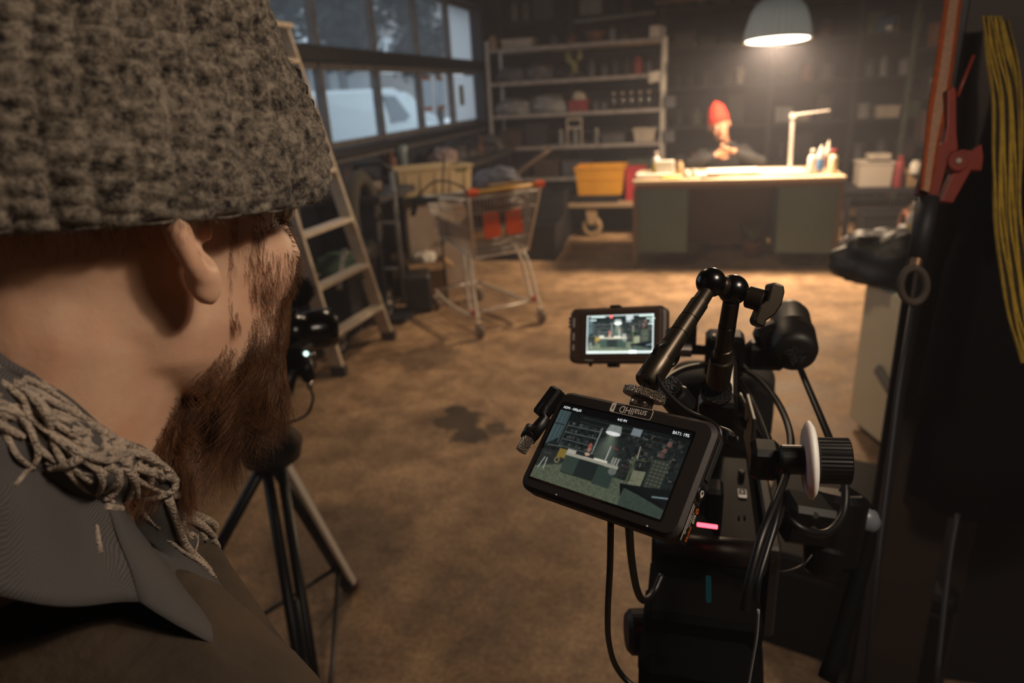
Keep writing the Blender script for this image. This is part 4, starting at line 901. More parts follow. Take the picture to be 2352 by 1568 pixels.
q = ribbon(path_px([(2196, -60, 1.16), (2180, 60, 1.14), (2160, 200, 1.12), (2140, 320, 1.10), (2124, 440, 1.09)]), [.034, .034, .036, .036, .026, .02], .003, [0, 1, 1, 0], wdir=(.8, .5, 0))
one(q, 'orange_strap', [M_osl, M_wsl], 'orange webbing strap with a pale middle stripe, hanging left of the red clamp', 'strap')
y1 = ribbon(path_px([(2277, 40, 1.12), (2288, 130, 1.11), (2306, 230, 1.10), (2310, 380, 1.09), (2312, 500, 1.08), (2325, 620, 1.07), (2345, 740, 1.06), (2370, 830, 1.05)]), [.032, .036, .040, .045, .044, .040, .038, .036], .004, [0, 1, 0, 0, 0, 1, 0, 0, 0, 1, 0], wav=.0012)
one(y1, 'lifting_sling', [M_ysl, M_ydk], 'long yellow lifting sling with dark stripes hanging at the right edge', 'sling')
y2 = ribbon(path_px([(2300, 50, 1.15), (2326, 170, 1.15), (2330, 300, 1.14), (2322, 450, 1.12), (2330, 560, 1.12)]), [.02, .022, .026, .026, .02], .004, [0, 1, 0, 0, 1, 0], wav=.001)
one(y2, 'lifting_sling', [M_ysl, M_ydk], 'second yellow sling strand, tucked behind the long yellow sling', 'sling')
def plate(outline, d, th, bev=.003):
    """a solid plate with its real thickness, lying across the line of sight at distance d"""
    pts = [PD(x, y, d) for x, y in outline]; nn = -CAM_R.col[2] * th
    q = MB(); n = len(pts); q.add(pts + [p + nn for p in pts], [tuple(range(n)), tuple(range(n, 2 * n))[::-1]] + [((k + 1) % n, k, n + k, n + (k + 1) % n) for k in range(n)]); return q
M_redc = mat('red_clamp_paint', '#84270f', .5, col2='#6a1f0d', nscale=20)
rc = thing('red_clamp', 'red-orange metal clamp with a round pivot hanging by the yellow sling', 'clamp', PD(2200, 470, DS))
plate([(2178, 205), (2190, 196), (2197, 205), (2198, 300), (2202, 345), (2186, 350), (2180, 360), (2165, 420), (2155, 455), (2110, 446), (2112, 425), (2140, 345), (2170, 325), (2176, 290)], DS, .014).build('arm', M_redc, rc, bevel=.002)
plate([(2205, 350), (2212, 342), (2235, 345), (2256, 330), (2260, 360), (2256, 392), (2232, 390), (2190, 466), (2160, 462), (2185, 405), (2196, 385)], DS + .004, .014).build('jaw', M_redc, rc, bevel=.002)
c_ = PD(2202, 369, DS - .004); MB().cyl(c_, c_ - CAM_R.col[2] * .02, .017, n=32, bev=.002).build('pivot_disc', M_redc, rc)
MB().cyl(PD(2202, 369, DS - .008), PD(2202, 369, DS), .0045, n=12, bev=.001).build('bolt', P['pale'], rc)
MB().tube([PD(2236, 128, DS), PD(2215, 180, DS), PD(2199, 222, DS)], .003).build('pull_wire', M_redc, rc)
sl = thing('black_grip', 'black rubber grip hanging below the orange strap, with a cable eye', 'grip', PD(2110, 700, DS))
MB().tube([PD(2134, 452, DS + .01), PD(2122, 520, DS + .01), PD(2106, 592, DS + .01)], [.015, .015, .014], n=14).build('sleeve', P['dark'], sl)
MB().cyl(PD(2106, 590, DS + .01), PD(2101, 614, DS + .01), .009, n=14, bev=.002).build('ferrule', mat('copper_nub', '#8a6a50', .4, metal=.6), sl)
MB().tube([PD(2098 + 30 * cos(a), 655 + 40 * sin(a), DS + .01 + .01 * sin(a)) for a in np.linspace(0, 2 * pi, 26)[:-1]], .006, n=8, closed=True).build('cable_eye', mat('dirty_rope', '#4c4239', .8), sl)
q = MB(); q.tube([PD(2096, 695, 1.13), PD(2062, 900, 1.09), PD(2020, 1250, 1.05), PD(1985, 1600, 1.0)], .0045); one(q, 'thin_rod', P['dark'], 'thin black rod hanging straight down along the upright beam', 'rod')
q = MB(); q.tube(catmull([PD(2200, 1180, 1.12), PD(2180, 1300, 1.1), PD(2150, 1580, 1.05)], 5), .004); one(q, 'black_cable', P['dark'], 'black cable hanging down in front of the partition', 'cable')
# dark coat on the hooks
def coat():
    t = thing('work_coat', 'black work coat hanging on a hook below the yellow sling', 'coat', (.56, 1.22, .9))
    rings = []; cx, cyy = PD(2280, 700, 1.32).x + .06, 1.40
    for z, hx, hy in ((1.50, .03, .02), (1.44, .09, .05), (1.34, .12, .06), (1.2, .135, .065), (1.0, .15, .07), (.85, .155, .075), (.70, .15, .07)):
        rings.append([V((cx + cos(a) * hx * (1 + .1 * sin(a * 6 + z * 5)), cyy + sin(a) * hy * (1 + .18 * sin(a * 5 + z * 9)), z)) for a in np.linspace(0, 2 * pi, 41)[:-1]])
    MB().loft(rings[::-1]).build('body', mat('black_cloth', '#060607', .95, spec=.1, bump=.3), t)
    for s_ in (-1, 1): MB().tube(catmull([(cx + s_ * .08, cyy, 1.42), (cx + s_ * .14, cyy - .03, 1.2), (cx + s_ * .15, cyy - .02, .95)], 5), [.04] * 6 + [.035] * 5, n=12).build('sleeve', mat('black_cloth', '#141316'), t)
    MB().cyl((cx + .03, cyy - .075, 1.07), (cx + .03, cyy - .083, 1.07), .006).build('button', P['pale'], t)
coat()
one(MB().box(PD(2240, 330, 1.25), (.05, .03, .13), (0, .2, 0), b=.01), 'dark_red_pouch', mat('dark_red', '#5a1418', .7), 'dark red pouch half hidden behind the red clamp', 'pouch')

# ================================================================== PEOPLE: helpers
def fuse(name, mb, m, parent, voxel, it=6, fac=.5, local=False):
    o = mb.build(name, m, parent, local=local)
    a = o.modifiers.new('remesh', 'REMESH'); a.mode = 'VOXEL'; a.voxel_size = voxel; a.use_smooth_shade = True
    b = o.modifiers.new('smooth', 'SMOOTH'); b.iterations = it; b.factor = fac
    return o
def limb(q, pts, rs, n=14):
    P_ = catmull(pts, 5); m = len(P_); R_ = []
    for i in range(m):
        t = i / (m - 1) * (len(rs) - 1); k = min(int(t), len(rs) - 2); R_.append(rs[k] + (rs[k + 1] - rs[k]) * (t - k))
    q.tube(P_, R_, n=n); q.ball(P_[0], R_[0], nu=14, nv=8); q.ball(P_[-1], R_[-1], nu=14, nv=8)
def hand(q, wrist, d, nrm, side, curl=.5, s=1.0, spread=.12):
    """d: forearm direction, nrm: out of the back of the hand, side: +1 thumb towards d x nrm"""
    d = V(d).normalized(); nrm = V(nrm); nrm = (nrm - d * nrm.dot(d)).normalized(); sd = d.cross(nrm) * side; w_ = V(wrist)
    def at(a, b, c): return w_ + (d * a + sd * b + nrm * c) * s
    q.loft([[at(a, b * math.copysign(abs(cos(t)) ** .7, cos(t)), c * sin(t)) for t in np.linspace(0, 2 * pi, 15)[:-1]] for a, b, c in ((-.02, .026, .020), (.01, .028, .017), (.045, .040, .015), (.08, .042, .013), (.092, .040, .010))])
    for b, l, r in ((.031, .070, .0088), (.011, .078, .0092), (-.010, .072, .0088), (-.030, .058, .0078)):
        p = at(.086, b, 0); dd = (d + sd * (b * spread * 20)).normalized(); pts = [p - dd * .012 * s, p]; a = 0
        for k, f in enumerate((.45, .3, .25)):
            a += curl * (.7, 1.1, .8)[k]; v_ = dd * cos(a) - nrm * sin(a); p = p + v_ * l * f * s; pts.append(p.copy())
        q.tube(catmull(pts, 3), [r * s * k for k in np.linspace(1.05, .8, 13)], n=8); q.ball(pts[-1], r * s * .8, nu=8, nv=6)
    t0 = at(.02, .026, -.004); t1 = at(.045, .055, -.012); t2 = at(.072, .066, -.022); t3 = at(.092, .064, -.034)
    q.tube(catmull([t0, t1, t2, t3], 3), [.0125 * s * k for k in np.linspace(1.1, .75, 10)], n=8); q.ball(t3, .009 * s, nu=8, nv=6)
M_skin2 = mat('skin_light', '#b07c60', .5, sss=.15); 
M_skin = bpy.data.materials.new('skin'); M_skin.use_nodes = True
_n, _l = M_skin.node_tree.nodes, M_skin.node_tree.links; _b = _n['Principled BSDF']
_b.inputs['Roughness'].default_value = .48; _b.inputs['Subsurface Weight'].default_value = .35; _b.inputs['Subsurface Radius'].default_value = (1, .3, .15); _b.inputs['Subsurface Scale'].default_value = .008
_b.inputs['Specular IOR Level'].default_value = .4
_tc = _n.new('ShaderNodeTexCoord'); _n1 = _n.new('ShaderNodeTexNoise'); _n1.inputs['Scale'].default_value = 22; _n1.inputs['Detail'].default_value = 5; _l.new(_tc.outputs['Object'], _n1.inputs['Vector'])
_r = _n.new('ShaderNodeValToRGB'); _r.color_ramp.elements[0].position = .35; _r.color_ramp.elements[1].position = .7; _r.color_ramp.elements[0].color = hexc('#d3a284'); _r.color_ramp.elements[1].color = hexc('#e6c0a2'); _l.new(_n1.outputs['Fac'], _r.inputs['Fac'])
_at = _n.new('ShaderNodeAttribute'); _at.attribute_name = 'zone'; _l.new(_r.outputs['Color'], _b.inputs['Base Color'])
_n2 = _n.new('ShaderNodeTexNoise'); _n2.inputs['Scale'].default_value = 260; _l.new(_tc.outputs['Object'], _n2.inputs['Vector']); _bp = _n.new('ShaderNodeBump'); _bp.inputs['Strength'].default_value = .12; _bp.inputs['Distance'].default_value = .002; _l.new(_n2.outputs['Fac'], _bp.inputs['Height']); _l.new(_bp.outputs['Normal'], _b.inputs['Normal'])
HR = [(.128, -.035, .01, .02), (.118, -.075, .05, .045), (.10, -.096, .076, .062), (.08, -.105, .088, .071), (.05, -.110, .094, .077), (.025, -.109, .094, .078), (.0, -.104, .084, .075), (-.02, -.097, .084, .072), (-.04, -.088, .086, .069), (-.06, -.078, .086, .069), (-.08, -.060, .084, .065), (-.10, -.02, .080, .055), (-.115, .02, .072, .034), (-.122, .04, .062, .018)]
def head_geo(q, T, jaw=1.0):
    """skull, face, nose, lips, ears as overlapping solids; T maps head space to world (x right, y forward, z up, ears at 0)"""
    rings = []
    for z, yb, yf, w_ in HR:
        c = (yb + yf) / 2; h = (yf - yb) / 2; ring = []
        for t in np.linspace(0, 2 * pi, 49)[:-1]:
            cx, sy = cos(t), sin(t); ww = w_ * (1 - .04 * max(0, sy) ** 2 * (1 if z < .05 else 0))
            ring.append(T @ V((ww * math.copysign(abs(cx) ** .80, cx), c + h * math.copysign(abs(sy) ** .86, sy), z)))
        rings.append(ring)
    q.loft(rings[::-1])
    B = lambda c, r, R=None: q.ball(T @ V(c), r, T.to_3x3() @ rotm(R), nu=24, nv=16)
    q.loft([[T @ V((cos(t) * w_, y + sin(t) * h, z)) for t in np.linspace(0, 2 * pi, 15)[:-1]] for z, y, w_, h in ((.02, .088, .008, .010), (.0, .094, .009, .013), (-.02, .103, .011, .016), (-.032, .108, .014, .016), (-.040, .098, .012, .012))])
    for s_ in (-1, 1):
        B((s_ * .013, .100, -.033), (.0085, .012, .008)); B((s_ * .036, .076, .024), (.022, .014, .008)); B((s_ * .049, .050, -.030), (.019, .026, .030)); B((s_ * .032, .074, .003), (.014, .012, .011))
        # ear: a tilted shell with a thick rim, canal hollow and lobe
        E = T @ Matrix.Scale(1.0, 4) @ Matrix.Translation((s_ * .077, -.016, -.003)) @ Matrix.Rotation(s_ * radians(30), 4, 'Z') @ Matrix.Rotation(s_ * radians(-14), 4, 'Y') @ Matrix.Rotation(radians(-6), 4, 'X') @ Matrix.Scale(1.02, 4)
        rim = []
        for k in range(26):
            a = -2.1 + 4.9 * k / 25; w_ = .016 + .0035 * sin(a); rim.append(E @ V((s_ * .010, -.008 - cos(a) * w_ * .95, sin(a) * .031 + .001)))
        q.tube(rim, [.0056 + .001 * sin(pi * k / 25) for k in range(26)], n=8)
        q.ball(E @ V((s_ * .004, -.008, .004)), (.0055, .016, .028), E.to_3x3(), nu=18, nv=12)
        q.ball(E @ V((s_ * .006, -.002, -.030)), (.0075, .012, .014), E.to_3x3(), nu=16, nv=10)
        q.ball(E @ V((s_ * .009, .006, -.006)), (.004, .004, .007), E.to_3x3(), nu=12, nv=8)
    B((0, .086, -.058), (.026, .012, .0055)); B((0, .085, -.068), (.024, .013, .0065)); B((0, .076, -.102), (.022, .016, .015))
def eyes(T, parent):
    for s_ in (-1, 1):
        e = MB().ball(T @ V((s_ * .032, .080, .003)), .0118).build('eye', mat('eye_white', '#cfc8c0', .2), parent)
        MB().ball(T @ V((s_ * .032, .0885, .002)), (.0055, .0045, .0055), T.to_3x3()).build('iris', mat('iris', '#2c2018', .1), e)
# ================================================================== PERSON AT THE DESK
pt = thing('person', 'person in a bright red beanie sitting behind the desk, chin over clasped hands', 'person', (.3, 7.35, 0))
hc = V((.225, 7.05, 1.155)); T2 = Matrix.Translation(hc) @ Matrix.Rotation(radians(180 + 4), 4, 'Z') @ Matrix.Rotation(radians(14), 4, 'Y') @ Matrix.Rotation(radians(-14), 4, 'X')
q = MB(); head_geo(q, T2); q.tube([T2 @ V((0, -.02, -.03)), V((.27, 7.14, 1.0)), V((.29, 7.2, .92))], [.058, .058, .075], n=16)
q.loft([superring(c, a, b, n=24) for c, a, b in (((.30, 7.36, .46), .17, .12), ((.30, 7.33, .62), .16, .11), ((.30, 7.26, .78), .18, .115), ((.29, 7.21, .90), .17, .09), ((.29, 7.2, .95), .10, .07))])
hL, hR = V((.205, 6.86, .90)), V((.36, 6.86, .93))
limb(q, [(.46, 7.22, .88), (.56, 7.05, .80), (.60, 6.88, .815)], [.06, .05, .045]); limb(q, [(.60, 6.88, .815), (.48, 6.84, .88), hR], [.042, .034, .026])
limb(q, [(.12, 7.22, .88), (.02, 7.05, .80), (-.02, 6.88, .815)], [.06, .05, .045]); limb(q, [(-.02, 6.88, .815), (.09, 6.84, .86), hL], [.042, .034, .026])
hand(q, hL, (.9, -.12, .42), (.1, -1, .1), 1, .75); hand(q, hR, (-.9, -.1, .16), (-.1, -.5, -.8), -1, .75)
for s_ in (-1, 1):
    limb(q, [(.30 + s_ * .1, 7.36, .46), (.30 + s_ * .15, 7.12, .50), (.30 + s_ * .16, 6.92, .50)], [.085, .075, .06]); limb(q, [(.30 + s_ * .16, 6.92, .50), (.30 + s_ * .15, 6.95, .28), (.30 + s_ * .15, 7.0, .10)], [.058, .052, .04]); limb(q, [(.30 + s_ * .15, 7.02, .06), (.30 + s_ * .15, 6.86, .04)], [.045, .038])
fuse('body', q, M_skin2, pt, .0045, 4); eyes(T2, pt)
M_red = mat('red_knit', '#e8341c', .8, col2='#d02a16', nscale=40, bump=.5, bscale=200)
def beanie_simple(T, m, parent):
    q = MB(); prof = [(-.012, 1.09), (.0, 1.15), (.05, 1.16), (.055, 1.10), (.09, 1.04), (.125, .93), (.15, .78), (.168, .56), (.182, .40), (.19, .05)]; rings = []
    for i, (z, k) in enumerate(prof): rings.append([T @ V((cos(t) * .082 * k * (1 + .012 * cos(22 * t)), -.008 + sin(t) * .106 * k * (1 + .012 * cos(22 * t)), z + .03 - .05 * sin(t) * -1 * (1 if i < 4 else .3))) for t in np.linspace(0, 2 * pi, 89)[:-1]])
    q.loft(rings); return q.build('beanie', m, parent)
beanie_simple(T2, M_red, pt)
M_jk = mat('dark_jacket', '#201f21', .9, col2='#171618', nscale=10, bump=.3)
q = MB(); q.loft([superring(c, a, b, n=28) for c, a, b in (((.30, 7.36, .46), .20, .15), ((.30, 7.33, .62), .195, .145), ((.30, 7.26, .78), .21, .15), ((.29, 7.21, .90), .20, .125), ((.285, 7.17, .965), .12, .095), ((.28, 7.15, .995), .085, .08))])
limb(q, [(.46, 7.22, .88), (.56, 7.05, .80), (.60, 6.88, .825)], [.085, .07, .058]); limb(q, [(.60, 6.88, .825), (.48, 6.84, .88), hR.lerp(V((.48, 6.84, .88)), .35)], [.056, .05, .04])
limb(q, [(.12, 7.22, .88), (.02, 7.05, .80), (-.02, 6.88, .825)], [.085, .07, .058]); limb(q, [(-.02, 6.88, .825), (.09, 6.84, .86), hL.lerp(V((.09, 6.84, .86)), .35)], [.056, .05, .04])
fuse('jacket', q, M_jk, pt, .008, 4)
q = MB()
for s_ in (-1, 1):
    limb(q, [(.30 + s_ * .1, 7.36, .46), (.30 + s_ * .15, 7.12, .50), (.30 + s_ * .16, 6.92, .50)], [.11, .09, .075]); limb(q, [(.30 + s_ * .16, 6.92, .50), (.30 + s_ * .15, 6.95, .28), (.30 + s_ * .15, 7.0, .12)], [.07, .062, .055])
fuse('trousers', q, mat('dark_trousers', '#22242a', .9), pt, .012, 3)
for s_ in (-1, 1): MB().loft([superring((.30 + s_ * .15, y, z), a, b, n=16, R=(radians(90), 0, 0)) for y, z, a, b in ((7.08, .045, .04, .04), (7.0, .05, .05, .05), (6.9, .04, .048, .038), (6.8, .03, .036, .028))]).build('shoe', P['dark'], pt)
ch = thing('chair', 'dark stool carrying the person in the red beanie', 'chair', (.30, 7.4, 0))
MB().cyl((.30, 7.4, .32), (.30, 7.4, .345), .19, n=28, bev=.008).build('seat', P['dark'], ch)
for a in (0.4, 1.97, 3.54, 5.1): MB().tube([(.30 + cos(a) * .1, 7.4 + sin(a) * .1, .33), (.30 + cos(a) * .19, 7.4 + sin(a) * .19, 0)], .012).build('leg', P['dark'], ch)
# ================================================================== THE OPERATOR (near left, seen from behind his right ear)
OP_R = Matrix.Rotation(radians(-18), 4, 'Z') @ Matrix.Rotation(radians(-10), 4, 'X') @ Matrix.Rotation(radians(0), 4, 'Y')
_lobe = PD(462, 660, .362)
TH = Matrix.Translation(_lobe - (OP_R @ V((.086, -.012, -.036))) * 1.05) @ OP_R @ Matrix.Scale(1.05, 4)
HC = TH.translation
op = thing('person', 'bearded person close by on the left, in a grey knitted beanie and frayed scarf', 'person', (HC.x, HC.y, 0))
fz = OP_R.to_3x3() @ V((0, 1, 0)); fz = V((fz.x, fz.y, 0)).normalized(); rz_ = V((fz.y, -fz.x, 0))
RB = Matrix((rz_, fz, V((0, 0, 1)))).transposed()
def B3(x, y, z): return V((HC.x, HC.y, 0)) + RB @ V((x - .10, y - .08, z))      # body space: x right, y forward, z height
ZH = HC.z
q = MB(); head_geo(q, TH)
q.tube([TH @ V((0, -.03, .0)), TH @ V((0, -.034, -.06)), TH @ V((-.015, -.04, -.12)), B3(.035, .0, ZH - .20), B3(.0, -.02, ZH - .28)], [.066, .066, .068, .075, .09], n=22)
q.tube([TH @ V((0, .03, -.085)), B3(.05, .045, ZH - .20)], [.042, .055], n=16)
q.loft([superring(B3(0, 0, z), a, b, R=RB, n=30) for z, a, b in ((ZH - .78, .16, .11), (ZH - .66, .155, .10), (ZH - .5, .17, .115), (ZH - .38, .185, .12), (ZH - .31, .16, .09), (ZH - .26, .09, .07))])
hands_ = []
for s_ in (-1, 1):
    sh_, el_, wr_ = B3(s_ * .19, 0, ZH - .33), B3(s_ * .25, -.02, ZH - .60), B3(s_ * .24, .14, ZH - .82)
    limb(q, [sh_, sh_.lerp(el_, .5) + V((0, 0, .0)), el_], [.062, .052, .045]); limb(q, [el_, el_.lerp(wr_, .5), wr_], [.044, .038, .028])
    hand(q, wr_, (wr_ - el_), rz_ * s_, -s_, .45)
    limb(q, [B3(s_ * .09, 0, ZH - .78), B3(s_ * .10, .01, ZH - 1.0), B3(s_ * .11, .02, .50)], [.095, .08, .058]); limb(q, [B3(s_ * .11, .02, .50), B3(s_ * .12, -.01, .28), B3(s_ * .12, -.01, .09)], [.056, .054, .04])
    limb(q, [B3(s_ * .12, -.02, .06), B3(s_ * .13, .12, .035)], [.042, .036])
opb = fuse('body', q, M_skin, op, .0026, 8, .55); eyes(TH, op)
# ---- beard and short hair: fine strands rooted on the head surface
dg = bpy.context.evaluated_depsgraph_get(); ev = opb.evaluated_get(dg); me_ = ev.to_mesh()
from mathutils.bvhtree import BVHTree
IT = TH.inverted() @ XF[op]
bv_v = [IT @ v.co for v in me_.vertices]; bvh = BVHTree.FromPolygons(bv_v, [tuple(p.vertices) for p in me_.polygons]); ev.to_mesh_clear()
def surf(x, y, z):
    """closest surface point of the head (head space)"""
    p, n_, _, _ = bvh.find_nearest(V((x, y, z)) * 1.0); return p, n_
def strands(name, roots, m, rad, seg=5):
    vs = []; fs = []; o = 0
    for pts in roots:
        n = len(pts)
        for i, p in enumerate(pts):
            d = (pts[min(i + 1, n - 1)] - pts[max(i - 1, 0)]).normalized(); a = d.orthogonal().normalized(); b = d.cross(a); r = rad * (1 - .85 * i / (n - 1))
            for k in range(3): t = 2 * pi * k / 3; vs.append(TH @ (p + a * cos(t) * r + b * sin(t) * r))
        for i in range(n - 1):
            for k in range(3): fs.append((o + i * 3 + k, o + i * 3 + (k + 1) % 3, o + i * 3 + 3 + (k + 1) % 3, o + i * 3 + 3 + k))
        o += n * 3
    q = MB(); q.nodouble = True; q.add(vs, fs, True); return q.build(name, m, op)
random.seed(91); roots = []; n_try = 0
while len(roots) < 9500 and n_try < 160000:
    n_try += 1
    az = rr(-2.3, 2.3); z = rr(-.155, .04)
    if random.random() < .75: az = abs(az)
    src = V((sin(az) * .16, cos(az) * .16, z)); tgt = V((0, -.01, z + (.02 if z < -.09 and abs(az) < .8 else 0)))
    hit, nn, _, dd = bvh.ray_cast(src, (tgt - src).normalized(), .25)
    if hit is None: continue
    back = (.034 if z > -.035 else .034 + .62 * (z + .035)) + .008 * random.random()
    if hit.y < back: continue
    side = abs(hit.x)
    front_top = -.048 if side < .03 else -.05 + (side - .03) * .3            # moustache line and lower cheek
    chk = hit.y - back                                                       # sideburn strip reaches up, cheek stays bare
    edge_z = front_top + (.105 * max(0, 1 - chk / .046) if side > .04 else 0)
    if z > edge_z + rr(-.006, .004): continue
    clump = noise.noise(V((hit.x * 34, hit.y * 34, hit.z * 15))); cl2 = noise.noise(V((hit.x * 34 + 9, hit.y * 34, hit.z * 15)))
    low = max(0, min(1, (-.035 - z) / .075))
    if random.random() < (.88 - .56 * low - 1.7 * clump): continue
    if nn.dot(src - hit) < 0: nn = -nn
    L_ = (.008 + .060 * low ** 1.7 * (.35 if hit.y < 0 else 1)) * (1 + .45 * clump) * rr(.7, 1.15)
    dirn = (V((-hit.x * 1.5, -.10 + .5 * clump, -1.0)) + nn * (.1 + .3 * low)).normalized()
    p = hit - nn * .001; pts = [p.copy()]; ph = clump * 7 + rr(0, .5); sd = dirn.cross(nn).normalized(); wv = 1.4 * low + .35; nseg = 7
    for k in range(nseg):
        dk = (dirn + sd * wv * sin(ph + k * 1.6) + nn * .25 * cl2 + V((-hit.x * 2.2, -.10, -.1)) * k * .22 + V((rr(-.1, .1), rr(-.1, .1), rr(-.1, .1)))).normalized(); p = p + dk * L_ / nseg
        nr, n2_, _, dist = bvh.find_nearest(p)
        if nr is not None and (n2_.dot(p - nr) < 0 or dist < .0012 + .0007 * k): p = nr + n2_ * (.0014 + .0009 * k)
        pts.append(p.copy())
    roots.append(pts)
n_try = 0; extra = 0
while extra < 1500 and n_try < 60000:      # thin sideburns and stubble on the cheeks
    n_try += 1
    s_ = random.choice((1, 1, -1)); y = rr(.016, .072); z = rr(-.062, .034)
    hit, nn, _, dd = bvh.ray_cast(V((s_ * .2, y, z)), V((-s_, 0, 0)), .25)
    if hit is None: continue
    if nn.x * s_ < 0: nn = -nn
    cl = noise.noise(V((hit.y * 55, hit.z * 20, s_ * 3)))
    if random.random() > .13 + .9 * cl - 3.5 * max(0, hit.y - .05): continue
    d = (V((0, -.12 + .5 * cl, -1)) + nn * .18).normalized(); L_ = rr(.006, .013); roots.append([hit - nn * .0008 + d * L_ * k / 4 + nn * .0012 * sin(k * .8) for k in range(5)]); extra += 1
M_hair = mat('brown_beard', '#94643f', .4, col2='#4a2e1b', nscale=60, namp=.6)
strands('beard', roots, M_hair, .00016)
roots = []
for _ in range(9000):       # close-cropped hair at the nape and sides
    az = rr(1.75, 4.5); z = rr(-.035, .02)
    if z < -.02 + .02 * random.random(): continue
    src = V((sin(az) * .18, cos(az) * .18, z)); tgt = V((0, -.01, z)); hit, nn, _, dd = bvh.ray_cast(src, (tgt - src).normalized(), .25)
    if hit is None: continue
    if nn.dot(src - hit) < 0: nn = -nn
    d = (V((0, 0, -1)) + nn * .6 + V((rr(-.2, .2), rr(-.2, .2), 0))).normalized(); roots.append([hit + d * .0022 * k for k in range(3)])
strands('cropped_hair', roots, M_hair, .00009)
roots = []
for s_ in (-1, 1):
    for i in range(70):
        x = s_ * (.014 + .038 * i / 70); hit, nn, _, dd = bvh.ray_cast(V((x, .2, .026 + .004 * sin(i / 70 * pi))), V((0, -1, 0)), .2)
        if hit: roots.append([hit + (V((s_ * .8, 0, .2)) + V((0, .4, 0)) * (1 - k / 4)).normalized() * .0028 * k for k in range(4)])
        pass
strands('brows_and_lashes', roots, M_hair, .00018)
# ---- knitted beanie
M_knit = bpy.data.materials.new('mottled_grey_knit'); M_knit.use_nodes = True
_n, _l = M_knit.node_tree.nodes, M_knit.node_tree.links; _b = _n['Principled BSDF']; _b.inputs['Roughness'].default_value = .9; _b.inputs['Sheen Weight'].default_value = .12; _b.inputs['Specular IOR Level'].default_value = .15
_tc = _n.new('ShaderNodeTexCoord'); _n1 = _n.new('ShaderNodeTexNoise'); _n1.inputs['Scale'].default_value = 210; _n1.inputs['Detail'].default_value = 5; _n1.inputs['Roughness'].default_value = .75; _l.new(_tc.outputs['Object'], _n1.inputs['Vector'])
_r = _n.new('ShaderNodeValToRGB'); _r.color_ramp.elements[0].position = .36; _r.color_ramp.elements[1].position = .66; _r.color_ramp.elements[0].color = hexc('#201c1a'); _r.color_ramp.elements[1].color = hexc('#8f8374'); _n3 = _n.new('ShaderNodeTexNoise'); _n3.inputs['Scale'].default_value = 75; _n3.inputs['Detail'].default_value = 2; _l.new(_tc.outputs['Object'], _n3.inputs['Vector'])
_ad = _n.new('ShaderNodeMath'); _ad.operation = 'MULTIPLY_ADD'; _l.new(_n3.outputs['Fac'], _ad.inputs[0]); _ad.inputs[1].default_value = .36; _ad.inputs[2].default_value = -.18; _a2 = _n.new('ShaderNodeMath'); _a2.operation = 'ADD'; _l.new(_ad.outputs[0], _a2.inputs[0]); _l.new(_n1.outputs['Fac'], _a2.inputs[1])
_l.new(_a2.outputs[0], _r.inputs['Fac']); _l.new(_r.outputs['Color'], _b.inputs['Base Color'])
_bp = _n.new('ShaderNodeBump'); _bp.inputs['Strength'].default_value = .6; _bp.inputs['Distance'].default_value = .002; _l.new(_n1.outputs['Fac'], _bp.inputs['Height']); _l.new(_bp.outputs['Normal'], _b.inputs['Normal'])
def knit_rings(prof, cols, n, amp=.0022, cw=.0088, rh=.0062, y0=-.008, tilt=0.0, inner=False):
    """rows of rounded stitches pushed out of a smooth bell"""
    rings = []; s_len = 0; prev = None
    for (z, hx, hf, hb) in prof:
        if prev is not None: s_len += sqrt((z - prev[0]) ** 2 + ((hx - prev[1])) ** 2)
        prev = (z, hx); ring = []
        for k in range(n):
            t = 2 * pi * k / n; u = t / (2 * pi) * cols; v_ = s_len / rh
            hy = hf if sin(t) > 0 else hb
            rib = abs(cos(pi * u)) ** .6; st_ = abs(cos(pi * (v_ + .5 * (int(u + .5) % 2)))) ** .7
            nz_ = noise.noise(V((cos(t) * 9, sin(t) * 9, s_len * 90))); n2 = noise.noise(V((cos(t) * 2.2, sin(t) * 2.2, s_len * 18)))
            a = amp * (rib * (.35 + .75 * st_) + .55 * nz_) + .0035 * n2
            if inner: a = 0
            hxx = hx + a; hyy = hy + a
            ring.append(V((cos(t) * hxx, y0 + sin(t) * hyy, z + tilt * sin(t) + .0008 * nz_)))
        rings.append(ring)
    return rings
def prof_interp(keys, m):
    out = []
    for i in range(m):
        t = i / (m - 1) * (len(keys) - 1); k = min(int(t), len(keys) - 2); f = t - k
        a = keys[max(k - 1, 0)]; b = keys[k]; c = keys[k + 1]; d = keys[min(k + 2, len(keys) - 1)]
        out.append(tuple(.5 * (2 * b[j] + (c[j] - a[j]) * f + (2 * a[j] - 5 * b[j] + 4 * c[j] - d[j]) * f * f + (3 * b[j] - a[j] - 3 * c[j] + d[j]) * f ** 3) for j in range(len(b))))
    return out
BT = .012
BK = [(.004, .083, .100, .104), (-.001, .099, .107, .112), (.004, .105, .121, .118), (.020, .105, .125, .121), (.045, .102, .117, .121), (.068, .097, .105, .119), (.078, .094, .096, .116), (.085, .0925, .091, .113), (.105, .090, .081, .108), (.13, .084, .067, .100), (.155, .073, .052, .085), (.175, .055, .042, .064), (.188, .030, .02, .036), (.192, .004, .003, .004)]
rings = knit_rings(prof_interp(BK, 230), 46, 640, tilt=BT, amp=.0034, cw=.012, rh=.0088); rings.append([sum(rings[-1], V()) / len(rings[-1]) for _ in rings[-1]])
q = MB(); q.loft([[TH @ p for p in r] for r in rings], cap=False); bn_ = q.build('beanie', M_knit, op)
